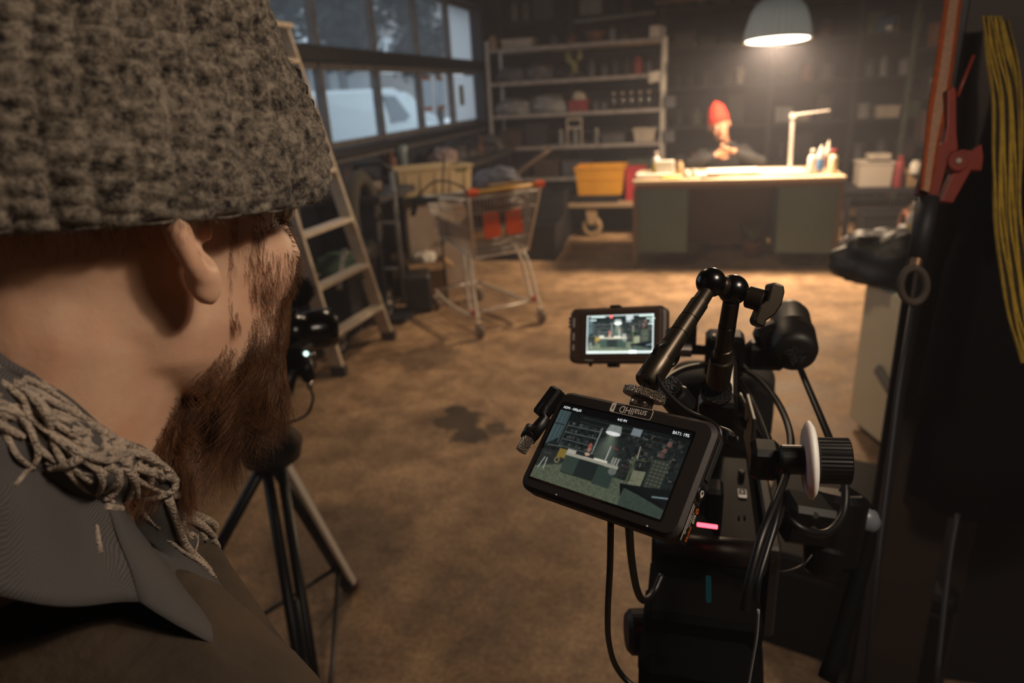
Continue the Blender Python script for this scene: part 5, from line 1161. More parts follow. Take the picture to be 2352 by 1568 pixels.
# fuzz on the wool
roots = []
for _ in range(9000):
    r = random.choice(rings[8:200]); k = random.randrange(len(r)); p = r[k]; d = V((p.x, p.y, (p.z - .05) * .6)).normalized()
    d = (d + V((rr(-1, 1), rr(-1, 1), rr(-1, 1))) * .7).normalized(); c = V((rr(-1, 1), rr(-1, 1), rr(-1, 1))) * .3; roots.append([p + d * .0012 * j + c * .0005 * j * j for j in range(4)])
fz_ = strands('wool_fuzz', roots, mat('grey_wool_fuzz', '#7c7368', .9, col2='#4a443e', nscale=90), .00008); fz_.parent = bn_
# slit with dark laced stitches on the front right of the fold
q = MB(); q2 = MB()
for i in range(7):
    z = .030 + .009 * i; t = 1.02 + .03 * i; k = 1.012
    a = V((cos(t - .05) * .1005 * k, -.008 + sin(t - .05) * .122 * k * (1 - .035 * max(0, i - 3)), z)); b_ = V((cos(t + .06) * .1005 * k, -.008 + sin(t + .06) * .122 * k * (1 - .035 * max(0, i - 3)), z + .007))
    q.tube([TH @ a, TH @ a.lerp(b_, .5) + (TH.to_3x3() @ (a + b_).normalized()) * .002, TH @ b_], .0012, n=6)
q.build('lacing', mat('black_yarn', '#15120f', .9), bn_)
# ---- frayed grey scarf
M_scarf = bpy.data.materials.new('grey_twill'); M_scarf.use_nodes = True
_n, _l = M_scarf.node_tree.nodes, M_scarf.node_tree.links; _b = _n['Principled BSDF']; _b.inputs['Roughness'].default_value = .95; _b.inputs['Specular IOR Level'].default_value = .1
_tc = _n.new('ShaderNodeTexCoord'); _w = _n.new('ShaderNodeTexWave'); _w.inputs['Scale'].default_value = 420; _w.inputs['Distortion'].default_value = 1.5; _mp = _n.new('ShaderNodeMapping'); _mp.inputs['Rotation'].default_value = (.6, .5, .9); _l.new(_tc.outputs['Object'], _mp.inputs['Vector']); _l.new(_mp.outputs[0], _w.inputs['Vector'])
_r = _n.new('ShaderNodeValToRGB'); _r.color_ramp.elements[0].color = hexc('#494645'); _r.color_ramp.elements[1].color = hexc('#605c5a'); _l.new(_w.outputs['Fac'], _r.inputs['Fac']); _l.new(_r.outputs['Color'], _b.inputs['Base Color'])
# bell of cloth round the neck: high at the nape, low in front, falling over the shoulders
def scarf_pt(t, v, off=0.0):
    """t round the neck (pi/2 = front), v 0 (upper edge) .. 1 (lower edge)"""
    f = sin(t); top = -.125 - .104 * f + .006 * sin(3 * t + 1) + .003 * sin(9 * t)
    k = v * 7; prof = [(-.004, -.006), (.004, .004), (.016, .001), (.024, -.014), (.024, -.034), (.036, -.052), (.058, -.10), (.092, -.155)]
    i = min(int(k), 6); fr = k - i; o = prof[i][0] + (prof[i + 1][0] - prof[i][0]) * fr; h = prof[i][1] + (prof[i + 1][1] - prof[i][1]) * fr
    o = o + (.008 * sin(5 * t + v * 5) + .005 * sin(11 * t - v * 7) + .012 * noise.noise(V((cos(t) * 3, sin(t) * 3, v * 5)))) * min(1, v * 2.5)
    o = o * (.62 + .38 * max(0, min(1, f + .5))) + off
    h *= .50 + 1.15 * max(0, f)
    c0 = V((HC.x, HC.y, 0)) + RB @ V((-.033 - .030 * f, -.055 - .022 * f, ZH + top + h))
    sh = RB @ V((-.045, -.03, 0)) * v
    return c0 + sh + RB @ V((cos(t) * (.086 + o), sin(t) * (.080 + o * .95), 0)) 
G = [[scarf_pt(2 * pi * j / 140, i / 36) for j in range(141)] for i in range(37)]
scf = MB(); scf.grid(G, thick=.003); scf = scf.build('scarf', M_scarf, op)
M_fr = mat('pale_fringe', '#cbb7a2', .9, col2='#94877a', nscale=120, bump=.6, bscale=500)
random.seed(5); q = MB()
for i in range(170):
    t = -1.35 + 3.8 * i / 170 + rr(-.04, .04); v = .24 + .10 * sin(i * .7) + rr(-.10, .26)
    a = rr(-1.9, .9) if i % 3 else rr(1.2, 2.6); L_ = rr(.6, 1.9); kk = rr(-2.4, 2.4); pts = []; off = .0035
    for k in range(9):
        pts.append(scarf_pt(t, max(.04, v), off)); t += cos(a) * .045 * L_; v += -sin(a) * .036 * L_ + .006; a += kk / 8; off += .0012 * sin(k * .8 + i)
    r0 = rr(.0018, .0034); q.tube(catmull(pts, 2), [r0 * (1 - .35 * k / 16) for k in range(17)], n=7)
for i in range(26):     # loose ends standing off in front
    t = rr(.55, 1.5); v = rr(.45, .9); p = scarf_pt(t, v); out = V((p.x - HC.x, p.y - HC.y, 0)).normalized(); d = (out + V((rr(-.5, .5), rr(-.5, .5), rr(-.2, .5)))).normalized(); cv = V((rr(-1, 1), rr(-1, 1), rr(-1.6, -.6))); pts = [p - out * .002]; L_ = rr(.02, .045)
    for k in range(8): p = p + d * L_ / 7; d = (d + cv * .2).normalized(); pts.append(p.copy())
    q.tube(pts, [.0022 * (1 - .5 * k / 8) for k in range(9)], n=6)
q.build('fringe', M_fr, scf)
# ---- jacket, trousers, shoes
M_coat = mat('brown_jacket', '#4a3a26', .85, col2='#2b2118', nscale=14, bump=.4, bscale=60)
q = MB(); q.loft([superring(B3(0, 0, z), a, b, R=RB, n=36) for z, a, b in ((ZH - .86, .20, .15), (ZH - .74, .20, .145), (ZH - .55, .21, .145), (ZH - .42, .22, .15), (ZH - .34, .20, .125), (ZH - .28, .15, .115), (ZH - .24, .125, .11), (ZH - .21, .115, .10))])
for s_ in (-1, 1):
    sh_, el_, wr_ = B3(s_ * .19, 0, ZH - .33), B3(s_ * .25, -.02, ZH - .60), B3(s_ * .24, .14, ZH - .80)
    limb(q, [B3(s_ * .03, -.015, ZH - .27), B3(s_ * .10, -.01, ZH - .285), sh_ + V((0, 0, .004))], [.085, .085, .080]); limb(q, [sh_, sh_.lerp(el_, .5), el_], [.080, .07, .062]); limb(q, [el_, el_.lerp(wr_, .5), wr_], [.06, .052, .042])
fuse('jacket', q, M_coat, op, .006, 5)
q = MB()
for s_ in (-1, 1):
    limb(q, [B3(s_ * .09, 0, ZH - .80), B3(s_ * .10, .01, ZH - 1.0), B3(s_ * .11, .02, .50)], [.115, .10, .078]); limb(q, [B3(s_ * .11, .02, .50), B3(s_ * .12, -.01, .28), B3(s_ * .12, -.01, .12)], [.076, .07, .066])
fuse('trousers', q, mat('dark_trousers', '#22242a', .9), op, .01, 3)
for s_ in (-1, 1):
    c = B3(s_ * .12, .05, 0); F_ = RB
    MB().loft([[c + F_ @ V((x * w_ * .048, yy, max(0.0, h * (.5 + .5 * zz)))) for x, zz in [(cos(t), sin(t)) for t in np.linspace(0, 2 * pi, 17)[:-1]]] for yy, w_, h in ((-.11, .7, .09), (-.09, .9, .115), (-.02, .95, .11), (.05, 1.0, .08), (.12, 1.0, .06), (.165, .7, .045))]).build('shoe', P['dark'], op)
# ================================================================== THE CAMERA RIG (in focus)
M_blk = mat('anodised_black', '#080707', .42, spec=.4); M_arm = mat('black_chrome', '#4a4238', .34, metal=.85); M_gloss = mat('gloss_black_ball', '#060606', .22, spec=.6)
M_bez = mat('matt_brown_black_plastic', '#1d1512', .6, bump=.04, nscale=900); M_kn = mat('knurled_nickel', '#b8ab9c', .38, metal=.9, bump=.8, nscale=900, ntype='voronoi'); M_cab = mat('black_cable', '#0b0b0b', .42)
M_nick = mat('polished_nickel', '#c8bcb0', .25, metal=1.0); M_white = mat('white_delrin', '#fffaf0', .5, sss=.5); M_rubk = mat('knurled_black', '#0d0d0d', .55, bump=.8, nscale=500, ntype='voronoi')
M_txt = mat('silver_print', '#d8cfc4', .5); M_glassk = mat('screen_glass', '#050505', .12)
def rrect(w_, h, r, n=6):
    out = []
    for cx, cy_, a0 in ((w_ / 2 - r, h / 2 - r, 0), (-w_ / 2 + r, h / 2 - r, pi / 2), (-w_ / 2 + r, -h / 2 + r, pi), (w_ / 2 - r, -h / 2 + r, 1.5 * pi)):
        for k in range(n + 1): a = a0 + pi / 2 * k / n; out.append((cx + r * cos(a), cy_ + r * sin(a)))
    return out
def slab(M, outline, z0, z1, ch=.0015):
    q = MB(); ring = lambda z, k: [M @ V((x * (1 - k / .05 * 1), y * (1 - k / .035), z)) for x, y in outline]
    q.loft([ring(z0, ch), ring(z0 + ch, 0), ring(z1 - ch, 0), ring(z1, ch)], sm=False); return q
# ---- the picture on the screens (colours of a lit display, painted into vertex colours that only emit)
def lin(h): return np.array(hexc(h)[:3])
def screen_picture(W, H_, gain, sharp, ui):
    yy, xx = np.mgrid[0:H_, 0:W]; u = xx / (W - 1); v = yy / (H_ - 1); asp = 16 / 9
    rg = np.random.default_rng(3); n1 = rg.random((H_, W)); n2 = np.kron(rg.random((H_ // 4 + 1, W // 4 + 1)), np.ones((4, 4)))[:H_, :W]; n3 = np.kron(rg.random((H_ // 9 + 1, W // 12 + 1)), np.ones((9, 12)))[:H_, :W]
    im = np.ones((H_, W, 3)) * lin('#1a2222')
    im *= (.45 + .9 * n3 * (v > .2) + .5 * n2)[..., None]
    def rect(u0, v0, u1, v1, c, a=1.0):
        m = ((u >= u0) & (u <= u1) & (v >= v0) & (v <= v1))[..., None] * a; im[:] = im * (1 - m) + lin(c) * m
    def quad(pts, c, a=1.0, tex=0):
        m = np.ones((H_, W), bool)
        for i in range(len(pts)):
            x0, y0 = pts[i]; x1, y1 = pts[(i + 1) % len(pts)]; m &= ((x1 - x0) * (v - y0) - (y1 - y0) * (u - x0)) >= 0
        m = (m * a)[..., None]; cc = lin(c) * (1 + tex * (n2 - .5))[..., None]; im[:] = im * (1 - m) + cc * m
    def ell(cu, cv, ru, rv, c, a=1.0):
        m = ((((u - cu) / ru) ** 2 + ((v - cv) / rv) ** 2) < 1)[..., None] * a; im[:] = im * (1 - m) + lin(c) * m
    def seg(u0, v0, u1, v1, w_, c, a=1.0):
        dx, dy = (u1 - u0) * asp, v1 - v0; t = np.clip((((u - u0) * asp) * dx + (v - v0) * dy) / (dx * dx + dy * dy), 0, 1)
        d = np.hypot((u - u0) * asp - t * dx, v - v0 - t * dy); m = (np.clip(1.5 - d / w_, 0, 1) * a)[..., None]; im[:] = im * (1 - m) + lin(c) * m
    quad([(0, .08), (.085, .08), (.085, .44), (0, .56)], '#4c5f62', .9)
    for k in (.03, .062): seg(k, .08, k, .5, .004, '#222b2d')
    seg(0, .27, .085, .27, .008, '#20282a'); seg(.093, .08, .093, .5, .005, '#5c6668')
    for k, vv in enumerate((.26, .35, .44, .53)): seg(.115, vv, .385, vv - .012 * (k < 2), .0035, '#6f7672')
    seg(.385, .2, .385, .57, .006, '#9aa09a'); seg(.115, .22, .115, .56, .003, '#5c625f')
    for vv in (.12, .18): seg(.2, vv, .9, vv + .02, .003, '#39403f')
    for k in range(60):
        a, b = .12 + .26 * rg.random(), rg.choice([.24, .33, .42, .51]); rect(a, b - .03 * rg.random() - .01, a + .012, b, '#%02x%02x%02x' % ((int(50 + 60 * rg.random()),) * 3), .6)
    for k in range(170):
        a, b = .58 + .4 * rg.random(), .12 + .5 * rg.random(); g = int(35 + 80 * rg.random() ** 2); rect(a, b, a + .006 + .02 * rg.random(), b + .01 + .04 * rg.random(), '#%02x%02x%02x' % (g, g, int(g * .95)), .7)
    rect(.60, .10, .67, .19, '#8f9aa0', .8)
    gl = np.exp(-(((u - .475) * asp / (.05 + .42 * np.clip(v - .27, 0, 1))) ** 2)) * (v > .24) * np.exp(-(v - .26) * 3.2); im += gl[..., None] * lin('#7f8a78') * .75
    quad([(0, .84), (.2, .72), (.72, .72), (1, .92), (1, 1), (0, 1)], '#5a6250', 1, .5)
    quad([(0, .62), (.2, .60), (.2, .74), (0, .86)], '#2c3230', .8, .4)
    rect(.135, .56, .215, .67, '#8a7436'); ell(.15, .71, .022, .04, '#7a7458'); ell(.15, .71, .012, .022, '#2c302c'); rect(.2, .67, .22, .7, '#6d2f2a')
    quad([(.20, .62), (.60, .62), (.60, .84), (.21, .84)], '#232c2a'); quad([(.20, .62), (.315, .62), (.315, .83), (.21, .83)], '#37463f'); quad([(.47, .63), (.60, .63), (.60, .86), (.47, .86)], '#34423c')
    quad([(.195, .58), (.61, .585), (.61, .625), (.195, .62)], '#a8a493'); rect(.2, .54, .27, .59, '#b8b6a6'); rect(.34, .56, .52, .585, '#e8e4d0')
    ell(.355, .48, .014, .035, '#a87a66'); ell(.352, .44, .013, .035, '#a8584c'); quad([(.31, .53), (.40, .53), (.42, .58), (.30, .58)], '#25292b'); ell(.355, .545, .02, .02, '#c9a58c')
    seg(.50, .58, .50, .38, .006, '#c8c8bd'); seg(.50, .38, .56, .40, .003, '#9a4038')
    for k in (.545, .565, .585): rect(k, .5, k + .013, .585, '#96968e')
    ell(.475, .225, .055, .03, '#eef2e2'); quad([(.438, .12), (.512, .12), (.532, .22), (.418, .22)], '#7d8682')
    for k in range(9): seg(.43 + k * .011, .13, .422 + k * .0135, .21, .002, '#c6cec8')
    ell(.475, .225, .055, .022, '#ffffff')
    rect(.69, .40, .705, .72, '#4a5a3c'); rect(.69, .44, .78, .455, '#404e36'); quad([(.715, .58), (.80, .56), (.80, .74), (.715, .76)], '#7c7f68'); seg(.757, .57, .757, .75, .002, '#5a5c48'); seg(.715, .67, .80, .66, .002, '#5a5c48')
    quad([(.815, .40), (.93, .37), (.93, .74), (.815, .75)], '#343a32')
    for i in range(8):
        for j in range(4): rect(.825 + j * .027, .41 + i * .042, .843 + j * .027, .432 + i * .042, '#6c6c60', .5)
    for k in range(12): a = .62 + .09 * rg.random(); b = .5 + .2 * rg.random(); seg(a, b, a + .05 * rg.random(), b + .04 * rg.random() - .02, .003, '#4c3a38')
    seg(.70, .30, .71, .44, .004, '#c7b9ae'); rect(.865, .17, .895, .22, '#7a5650'); rect(.85, .25, .88, .30, '#74504a'); rect(.84, .31, .865, .36, '#6a4844')
    quad([(.66, .76), (1.0, .68), (1, 1), (.70, .9)], '#12181a', 1); quad([(.70, .78), (1.0, .9), (1, 1), (.70, 1)], '#3e4a42', 1, .3); seg(.68, .78, .98, .86, .01, '#0b0f12'); seg(.9, .8, 1.0, .77, .006, '#8aa0a4')
    ell(.58, .66, .03, .04, '#6e736a'); seg(.02, .56, .14, .54, .003, '#787c76'); seg(.05, .72, .03, .86, .004, '#d0d4cc'); seg(.07, .72, .075, .86, .004, '#d0d4cc'); seg(.03, .66, .09, .66, .01, '#3b4040')
    im *= (.8 + .4 * n1)[..., None]
    if sharp > 1:
        for _ in range(sharp):
            im = (im + np.roll(im, 1, 0) + np.roll(im, -1, 0) + np.roll(im, 1, 1) + np.roll(im, -1, 1)) / 5
    if ui == 1:
        m = (v < .085)[..., None]; im = np.where(m, lin('#0a0a0c'), im)
    if ui == 2:
        def bar(u0, v0, u1, v1, a, c=(.9, 1, .97)):
            m = np.clip(1 - np.maximum(np.abs(u - (u0 + u1) / 2) / ((u1 - u0) / 2) - 1, 0) * 6, 0, 1) * np.clip(1 - np.maximum(np.abs(v - (v0 + v1) / 2) / ((v1 - v0) / 2) - 1, 0) * 3, 0, 1) * a
            im[:] = im * (1 - m[..., None]) + np.array(c) * m[..., None]
        bar(0, .0, 1, .03, .35); bar(0, .94, 1, 1.0, .5); bar(0, 0, .012, 1, .5); bar(.985, 0, 1, 1, .5); bar(.355, .0, .39, .07, 1, (1, .15, .15))
        bar(.6, .03, .7, .12, .35); bar(.65, .93, .75, 1.0, .8)
    return im * gain
def screen(M, w_, h, img, z, parent, name='screen_picture', s=2.2):
    H_, W = img.shape[:2]; vs = [tuple(XF[parent].inverted() @ (M @ V(((j / (W - 1) - .5) * w_, (.5 - i / (H_ - 1)) * h, z)))) for i in range(H_) for j in range(W)]
    fs = [(i * W + j, (i + 1) * W + j, (i + 1) * W + j + 1, i * W + j + 1) for i in range(H_ - 1) for j in range(W - 1)]
    me = bpy.data.meshes.new(name); me.from_pydata(vs, [], fs); at = me.color_attributes.new('shown', 'FLOAT_COLOR', 'POINT')
    c = np.ones((H_ * W, 4), np.float32); c[:, :3] = img.reshape(-1, 3); at.data.foreach_set('color', c.ravel())
    m = bpy.data.materials.new(name); m.use_nodes = True; N, L = m.node_tree.nodes, m.node_tree.links; b = N['Principled BSDF']; b.inputs['Base Color'].default_value = (.002, .002, .002, 1); b.inputs['Roughness'].default_value = .15
    a = N.new('ShaderNodeAttribute'); a.attribute_name = 'shown'; L.new(a.outputs['Color'], b.inputs['Emission Color']); b.inputs['Emission Strength'].default_value = 1.0
    me.materials.append(m); o = bpy.data.objects.new(name, me); COL.objects.link(o); o.parent = parent; XF[o] = XF[parent]; return o
def TM(M, x, y, z, rot=0.0, ax='Z'): return M @ Matrix.Translation((x, y, z)) @ Matrix.Rotation(rot, 4, ax)
# ---- big on-camera monitor
M1 = Matrix(((0.88088, 0.30665, -0.36058, -0.05078), (-0.46679, 0.68908, -0.55432, 0.42758), (0.07849, 0.65660, 0.75014, 1.30358), (0, 0, 0, 1)))
mo = thing('field_monitor', 'larger monitor in the foreground, tilted, showing the desk scene and a time readout', 'monitor', M1.translation, R=M1.to_3x3())
CX, CY = .0035, .0008
Mb = M1 @ Matrix.Translation((CX, CY, 0))
ol = rrect(.1335, .0835, .010, 8)
slab(Mb, ol, -.0135, .0015, .0022).build('housing', M_bez, mo)
slab(Mb, rrect(.129, .079, .009, 8), .0014, .0022, .0004).build('bezel', M_bez, mo)
MB().prism(rrect(.1135, .0650, .0015, 3), M1 @ V((0, 0, .0019)), M1.to_3x3() @ V((1, 0, 0)), M1.to_3x3() @ V((0, 1, 0)), M1.to_3x3() @ V((0, 0, 1)), .0006).build('screen_glass', M_glassk, mo)
sc1 = screen(M1, .1107, .0623, screen_picture(360, 203, .66, 2, 1), .0027, mo)
M_ui = emis('display_white', '#e8eeee', 1.0)
text_mesh('screen_text', 'HDMI - 1080p50', .0029, TM(M1, -.0535, .0282, .0029), M_ui, mo, 'LEFT', .00002, .85)
text_mesh('screen_text', '4:43 PM', .0029, TM(M1, 0, .0283, .0029), M_ui, mo, 'CENTER', .00002, .85)
text_mesh('screen_text', 'BAT1: 19%', .0033, TM(M1, .0535, .0282, .0029), M_ui, mo, 'RIGHT', .00002, .85)
# maker's mark, upside down on the upper bezel
lg = text_mesh('maker_mark', 'smallHD', .0076, TM(M1, .0065 - .0015, .0371, .0024, pi), M_txt, mo, 'CENTER', .00003, .86)
q = MB(); fr_ = rrect(.0345, .0080, .0018, 4); q.tube([M1 @ V((.0035 + x, .0371 + y, .0024)) for x, y in fr_], .00022, n=5, closed=True); q.build('mark_frame', M_txt, mo)
MB().prism([(-.0172, -.0036), (-.0138, -.0036), (-.0138, .0036), (-.0172, .0036)], M1 @ V((.0035, .0371, .0022)), M1.to_3x3() @ V((1, 0, 0)), M1.to_3x3() @ V((0, 1, 0)), M1.to_3x3() @ V((0, 0, 1)), .0003).build('mark_block', M_txt, mo)
text_mesh('mark_number', '500', .0022, TM(M1, .0035 - .0155, .0371, .0026, -pi / 2), M_bez, mo, 'CENTER', .00003)
# right-hand side face: power button, sticker
RS = Mb @ Matrix.Translation((.0668, 0, 0)) @ Matrix(((0, 0, 1, 0), (-1, 0, 0, 0), (0, -1, 0, 0), (0, 0, 0, 1)))   # x runs down the side, y to the back, z out
MB().lathe([(0, .0010), (.0048, .0010), (.0054, .0004), (.0054, -.0005)], RS @ V((.006, .0062, 0)), RS.to_3x3() @ V((0, 0, 1)), n=32).build('power_button', M_blk, mo)
q = MB(); q.tube([RS @ V((.006 + .0021 * cos(a), .0062 + .0021 * sin(a), .0012)) for a in np.linspace(radians(30), radians(330), 18)], .00033, n=5); q.tube([RS @ V((.0063, .0062, .0012)), RS @ V((.0090, .0062, .0012))], .00033, n=5); q.build('power_symbol', M_txt, mo)
MB().prism([(0, 0), (.0265, 0), (.0265, .0112), (0, .0112)], RS @ V((.0135, .0008, .0)), RS.to_3x3() @ V((1, 0, 0)), RS.to_3x3() @ V((0, 1, 0)), RS.to_3x3() @ V((0, 0, 1)), .0004).build('sticker', mat('black_sticker', '#070707', .35), mo)
M_oor = mat('orange_print', '#c8641e', .6)
q = MB(); gc = (.0170, .0098)
q.tube([RS @ V((gc[0] + .0014 * cos(a), gc[1] + .0014 * sin(a), .0006)) for a in np.linspace(0, 2 * pi, 24)[:-1]], .00026, n=5, closed=True)
for k in range(8): a = k * pi / 4; q.tube([RS @ V((gc[0] + .0015 * cos(a), gc[1] + .0015 * sin(a), .0006)), RS @ V((gc[0] + .0021 * cos(a), gc[1] + .0021 * sin(a), .0006))], .00026, n=5)
q.build('gear_print', M_oor, mo)
text_mesh('sticker_text', 'still', .0042, TM(RS, .0195, .0097, .0005), M_txt, mo, 'LEFT', .00004, 1.0); text_mesh('sticker_text', 'works', .0042, TM(RS, .0272, .0097, .0005), M_oor, mo, 'LEFT', .00004, 1.0)
text_mesh('sticker_text', 'innovations for', .0018, TM(RS, .0190, .0067, .0005), M_txt, mo, 'LEFT', .00003, .9); text_mesh('sticker_text', 'www.stillworks.de', .0026, TM(RS, .0150, .0042, .0005), M_txt, mo, 'LEFT', .00003, 1.0)
MB().prism([(0, 0), (.0245, 0), (.0245, .0003), (0, .0003)], RS @ V((.0145, .0018, .0004)), RS.to_3x3() @ V((1, 0, 0)), RS.to_3x3() @ V((0, 1, 0)), RS.to_3x3() @ V((0, 0, 1)), .0002).build('print_line', M_txt, mo)
# rear cage showing above the top edge, side slot
q = MB(); q.tube(catmull([Mb @ V(p) for p in ((-.060, .030, -.030), (-.058, .046, -.034), (-.045, .052, -.036), (.02, .052, -.036), (.055, .050, -.034), (.0640, .044, -.030))], 5), .0032, n=8); q.build('rear_cage', M_blk, mo)
MB().box(Mb @ V((0, 0, -.020)), (.112, .070, .012), Mb.to_3x3(), b=.003).build('battery_plate', M_blk, mo)
MB().box(RS @ V((-.018, .007, .0008)), (.030, .006, .0012), RS.to_3x3(), b=.0005).build('port_cover', mat('black_rubber', '#141414'), mo)
for x, y in ((-.03, -.0385), (.045, -.0385)): MB().cyl(Mb @ V((x, y, .0022)), Mb @ V((x, y, .0027)), .0006, n=8).build('screw', M_txt, mo)
# left-hand cable clamp with a knurled thumb screw
cm = thing('cable_clamp', 'small black cable clamp with a knurled silver thumb screw, left of the big monitor', 'clamp', PD(1240, 960, .53))
MB().box(PD(1262, 925, .535), (.012, .026, .012), Mb.to_3x3() @ Matrix.Rotation(-.25, 3, 'Z'), b=.002).build('body', M_blk, cm)
MB().tube([PD(1275, 905, .535), PD(1244, 948, .53), PD(1252, 962, .53), PD(1222, 1000, .52)], [.004, .0045, .005, .0055], n=10).build('lever', M_blk, cm)
MB().tube([PD(1226, 985, .525), PD(1212, 1008, .52)], [.0068, .0062], n=18).build('collar', M_blk, cm)
MB().cyl(PD(1217, 1002, .52), PD(1197, 1036, .515), .0048, .0044, n=26).build('thumb_screw', M_kn, cm)
# ---- magic arm with two ball joints
ma = thing('magic_arm', 'black articulated arm with two ball joints and a wing knob, carrying the big monitor', 'support arm', PD(1645, 900, .66))
b1, b2 = PD(1633, 648, .560), PD(1684, 665, .568)
MB().ball(b1, .0122, nu=32, nv=20).build('ball_joint', M_gloss, ma); MB().ball(b2, .0126, nu=32, nv=20).build('ball_joint', M_gloss, ma)
MB().cyl(b1, b2, .0085).build('joint_pin', M_arm, ma)
a0, a1 = PD(1622, 672, .556), PD(1484, 880, .515); d = a1 - a0
q = MB(); ks = [(0, .0062), (.12, .0066), (.125, .0075), (.30, .0075), (.303, .0070), (.31, .0070), (.313, .0078), (.47, .0078), (.473, .0073), (.48, .0073), (.483, .0080), (.76, .0082), (.763, .0098), (.80, .0098), (.985, .0098), (1, .0088)]
q.lathe([(r, t * d.length) for t, r in [(0, 0.0001)] + ks + [(1, .0001)]], a0, d, n=32); arm_ = q.build('arm_tube', M_arm, ma)
for p in arm_.data.polygons: p.use_smooth = True
arm_.modifiers.new('edges', 'EDGE_SPLIT').split_angle = radians(40)
a2, a3 = PD(1680, 690, .568), PD(1648, 884, .635); d2 = a3 - a2
q = MB(); q.lathe([(.0001, 0)] + [(r, t * d2.length) for t, r in ((0, .0068), (.25, .0072), (.255, .0066), (.265, .0066), (.27, .0074), (.52, .0074), (.525, .0068), (.535, .0068), (.54, .0078), (.66, .0080), (.665, .0106), (.95, .0108), (1, .0095))] + [(.0001, d2.length)], a2, d2, n=32); o = q.build('arm_tube', M_arm, ma); o.modifiers.new('edges', 'EDGE_SPLIT').split_angle = radians(40)
k0 = PD(1700, 676, .566); k1 = PD(1756, 692, .556); kd = (k1 - k0).normalized()
MB().cyl(k0, k0 + kd * .011, .0042, n=18).build('knob_neck', M_nick, ma); MB().cyl(k0 + kd * .006, k0 + kd * .020, .0092, n=28, bev=.001).build('knob_collar', M_arm, ma)
plate([(1771, 651), (1780, 647), (1802, 655), (1804, 670), (1797, 700), (1782, 722), (1762, 736), (1757, 753), (1737, 745), (1733, 734), (1742, 712), (1746, 702), (1762, 690), (1768, 670)], .545, .014).build('wing_knob', M_arm, ma, bevel=.002)
w0, w1 = PD(1484, 878, .515), PD(1478, 930, .502)
MB().cyl(w0, w1, .0032, n=16).build('threaded_stud', M_nick, ma)
dn = (w1 - w0).normalized(); wc = PD(1477, 915, .503)
DN = (M1.to_3x3() @ V((0, 1, 0)) * .9 + V((0, 0, .3))).normalized()
gr = MB(); n_ = 80; rings = []
for z, rr_ in ((0, .0145), (.0008, .0155), (.0052, .0155), (.006, .0145)): rings.append([wc + frame(DN) @ V((cos(2 * pi * k / n_) * (rr_ + (.0004 if k % 2 else 0)), sin(2 * pi * k / n_) * (rr_ + (.0004 if k % 2 else 0)), z)) for k in range(n_)])
gr.loft(rings, sm=False); gr.build('locking_wheel', M_kn, ma)
MB().cyl(wc - DN * .008, wc, .0085, n=24).build('shoe', M_nick, ma)
# tilting knob behind the arm foot
MB().cyl(PD(1545, 905, .545), PD(1572, 940, .55), .012, n=30, bev=.002).build('tilt_joint', M_blk, ma); MB().cyl(PD(1530, 885, .55), PD(1556, 915, .555), .0105, n=30).build('knurled_knob', M_rubk, ma)
# ---- small monitor
M2 = Matrix(((0.96814, -0.02513, -0.24915, -0.09624), (-0.21216, 0.44619, -0.86942, 0.95977), (0.13301, 0.89458, 0.42665, 1.20557), (0, 0, 0, 1)))
sm = thing('touch_monitor', 'smaller flat monitor behind the big one, left of the arm, with bright readouts', 'monitor', M2.translation, R=M2.to_3x3())
M2b = M2 @ Matrix.Translation((-.006, -.001, 0)); M_br = mat('warm_black_plastic', '#4e3c32', .45, spec=.5)
slab(M2b, rrect(.150, .084, .010, 8), -.02, .001, .0025).build('housing', M_br, sm)
slab(M2b @ Matrix.Translation((.006, .002, 0)), rrect(.124, .074, .006, 6), .0008, .0024, .0008).build('bezel', M_br, sm)
MB().prism(rrect(.108, .062, .001, 2), M2 @ V((0, .000, .0020)), M2.to_3x3() @ V((1, 0, 0)), M2.to_3x3() @ V((0, 1, 0)), M2.to_3x3() @ V((0, 0, 1)), .0006).build('screen_glass', M_glassk, sm)
screen(M2, .1035, .0575, screen_picture(200, 112, 2.0, 2, 2), .0029, sm)
M_ui2 = emis('display_bright', '#e6fff6', 1.6)
for (tx, x, y, al, s_) in (('A001 C014', -.042, .0255, 'CENTER', .0042), ('A017A', -.043, .0215, 'LEFT', .0038), ('24 FPS  CARD', .051, .0255, 'RIGHT', .0042), ('4096X2160', .051, .0215, 'RIGHT', .0038), ('HQ', .051, .018, 'RIGHT', .0038), ('REDC', .051, .0145, 'RIGHT', .0038), ('14:00:59:13', -.048, -.0265, 'LEFT', .0044)):
    pass
for (x0, y, w_, al) in ((-.045, .0262, .022, .0016), (-.046, .0215, .009, .0014), (.030, .0262, .020, .0018), (.041, .0218, .012, .0014), (.046, .0182, .005, .0014), (.044, .0140, .008, .0014)):
    q = MB(); x = x0
    while x < x0 + w_: g = rr(.0008, .0016); q.prism([(0, 0), (g, 0), (g, al), (0, al)], M2 @ V((x, y - al / 2, .0031)), M2.to_3x3() @ V((1, 0, 0)), M2.to_3x3() @ V((0, 1, 0)), M2.to_3x3() @ V((0, 0, 1)), .0001); x += g + .0004
    q.build('readout', M_ui2, sm)
text_mesh('screen_text', '14:00:59:13', .0038, TM(M2, -.0485, -.0264, .0031), M_ui2, sm, 'LEFT', .00002, .95)
text_mesh('body_text', 'MIRROR', .0034, TM(M2b, -.049, -.0375, .0012), M_txt, sm, 'LEFT', .00002, 1.1)
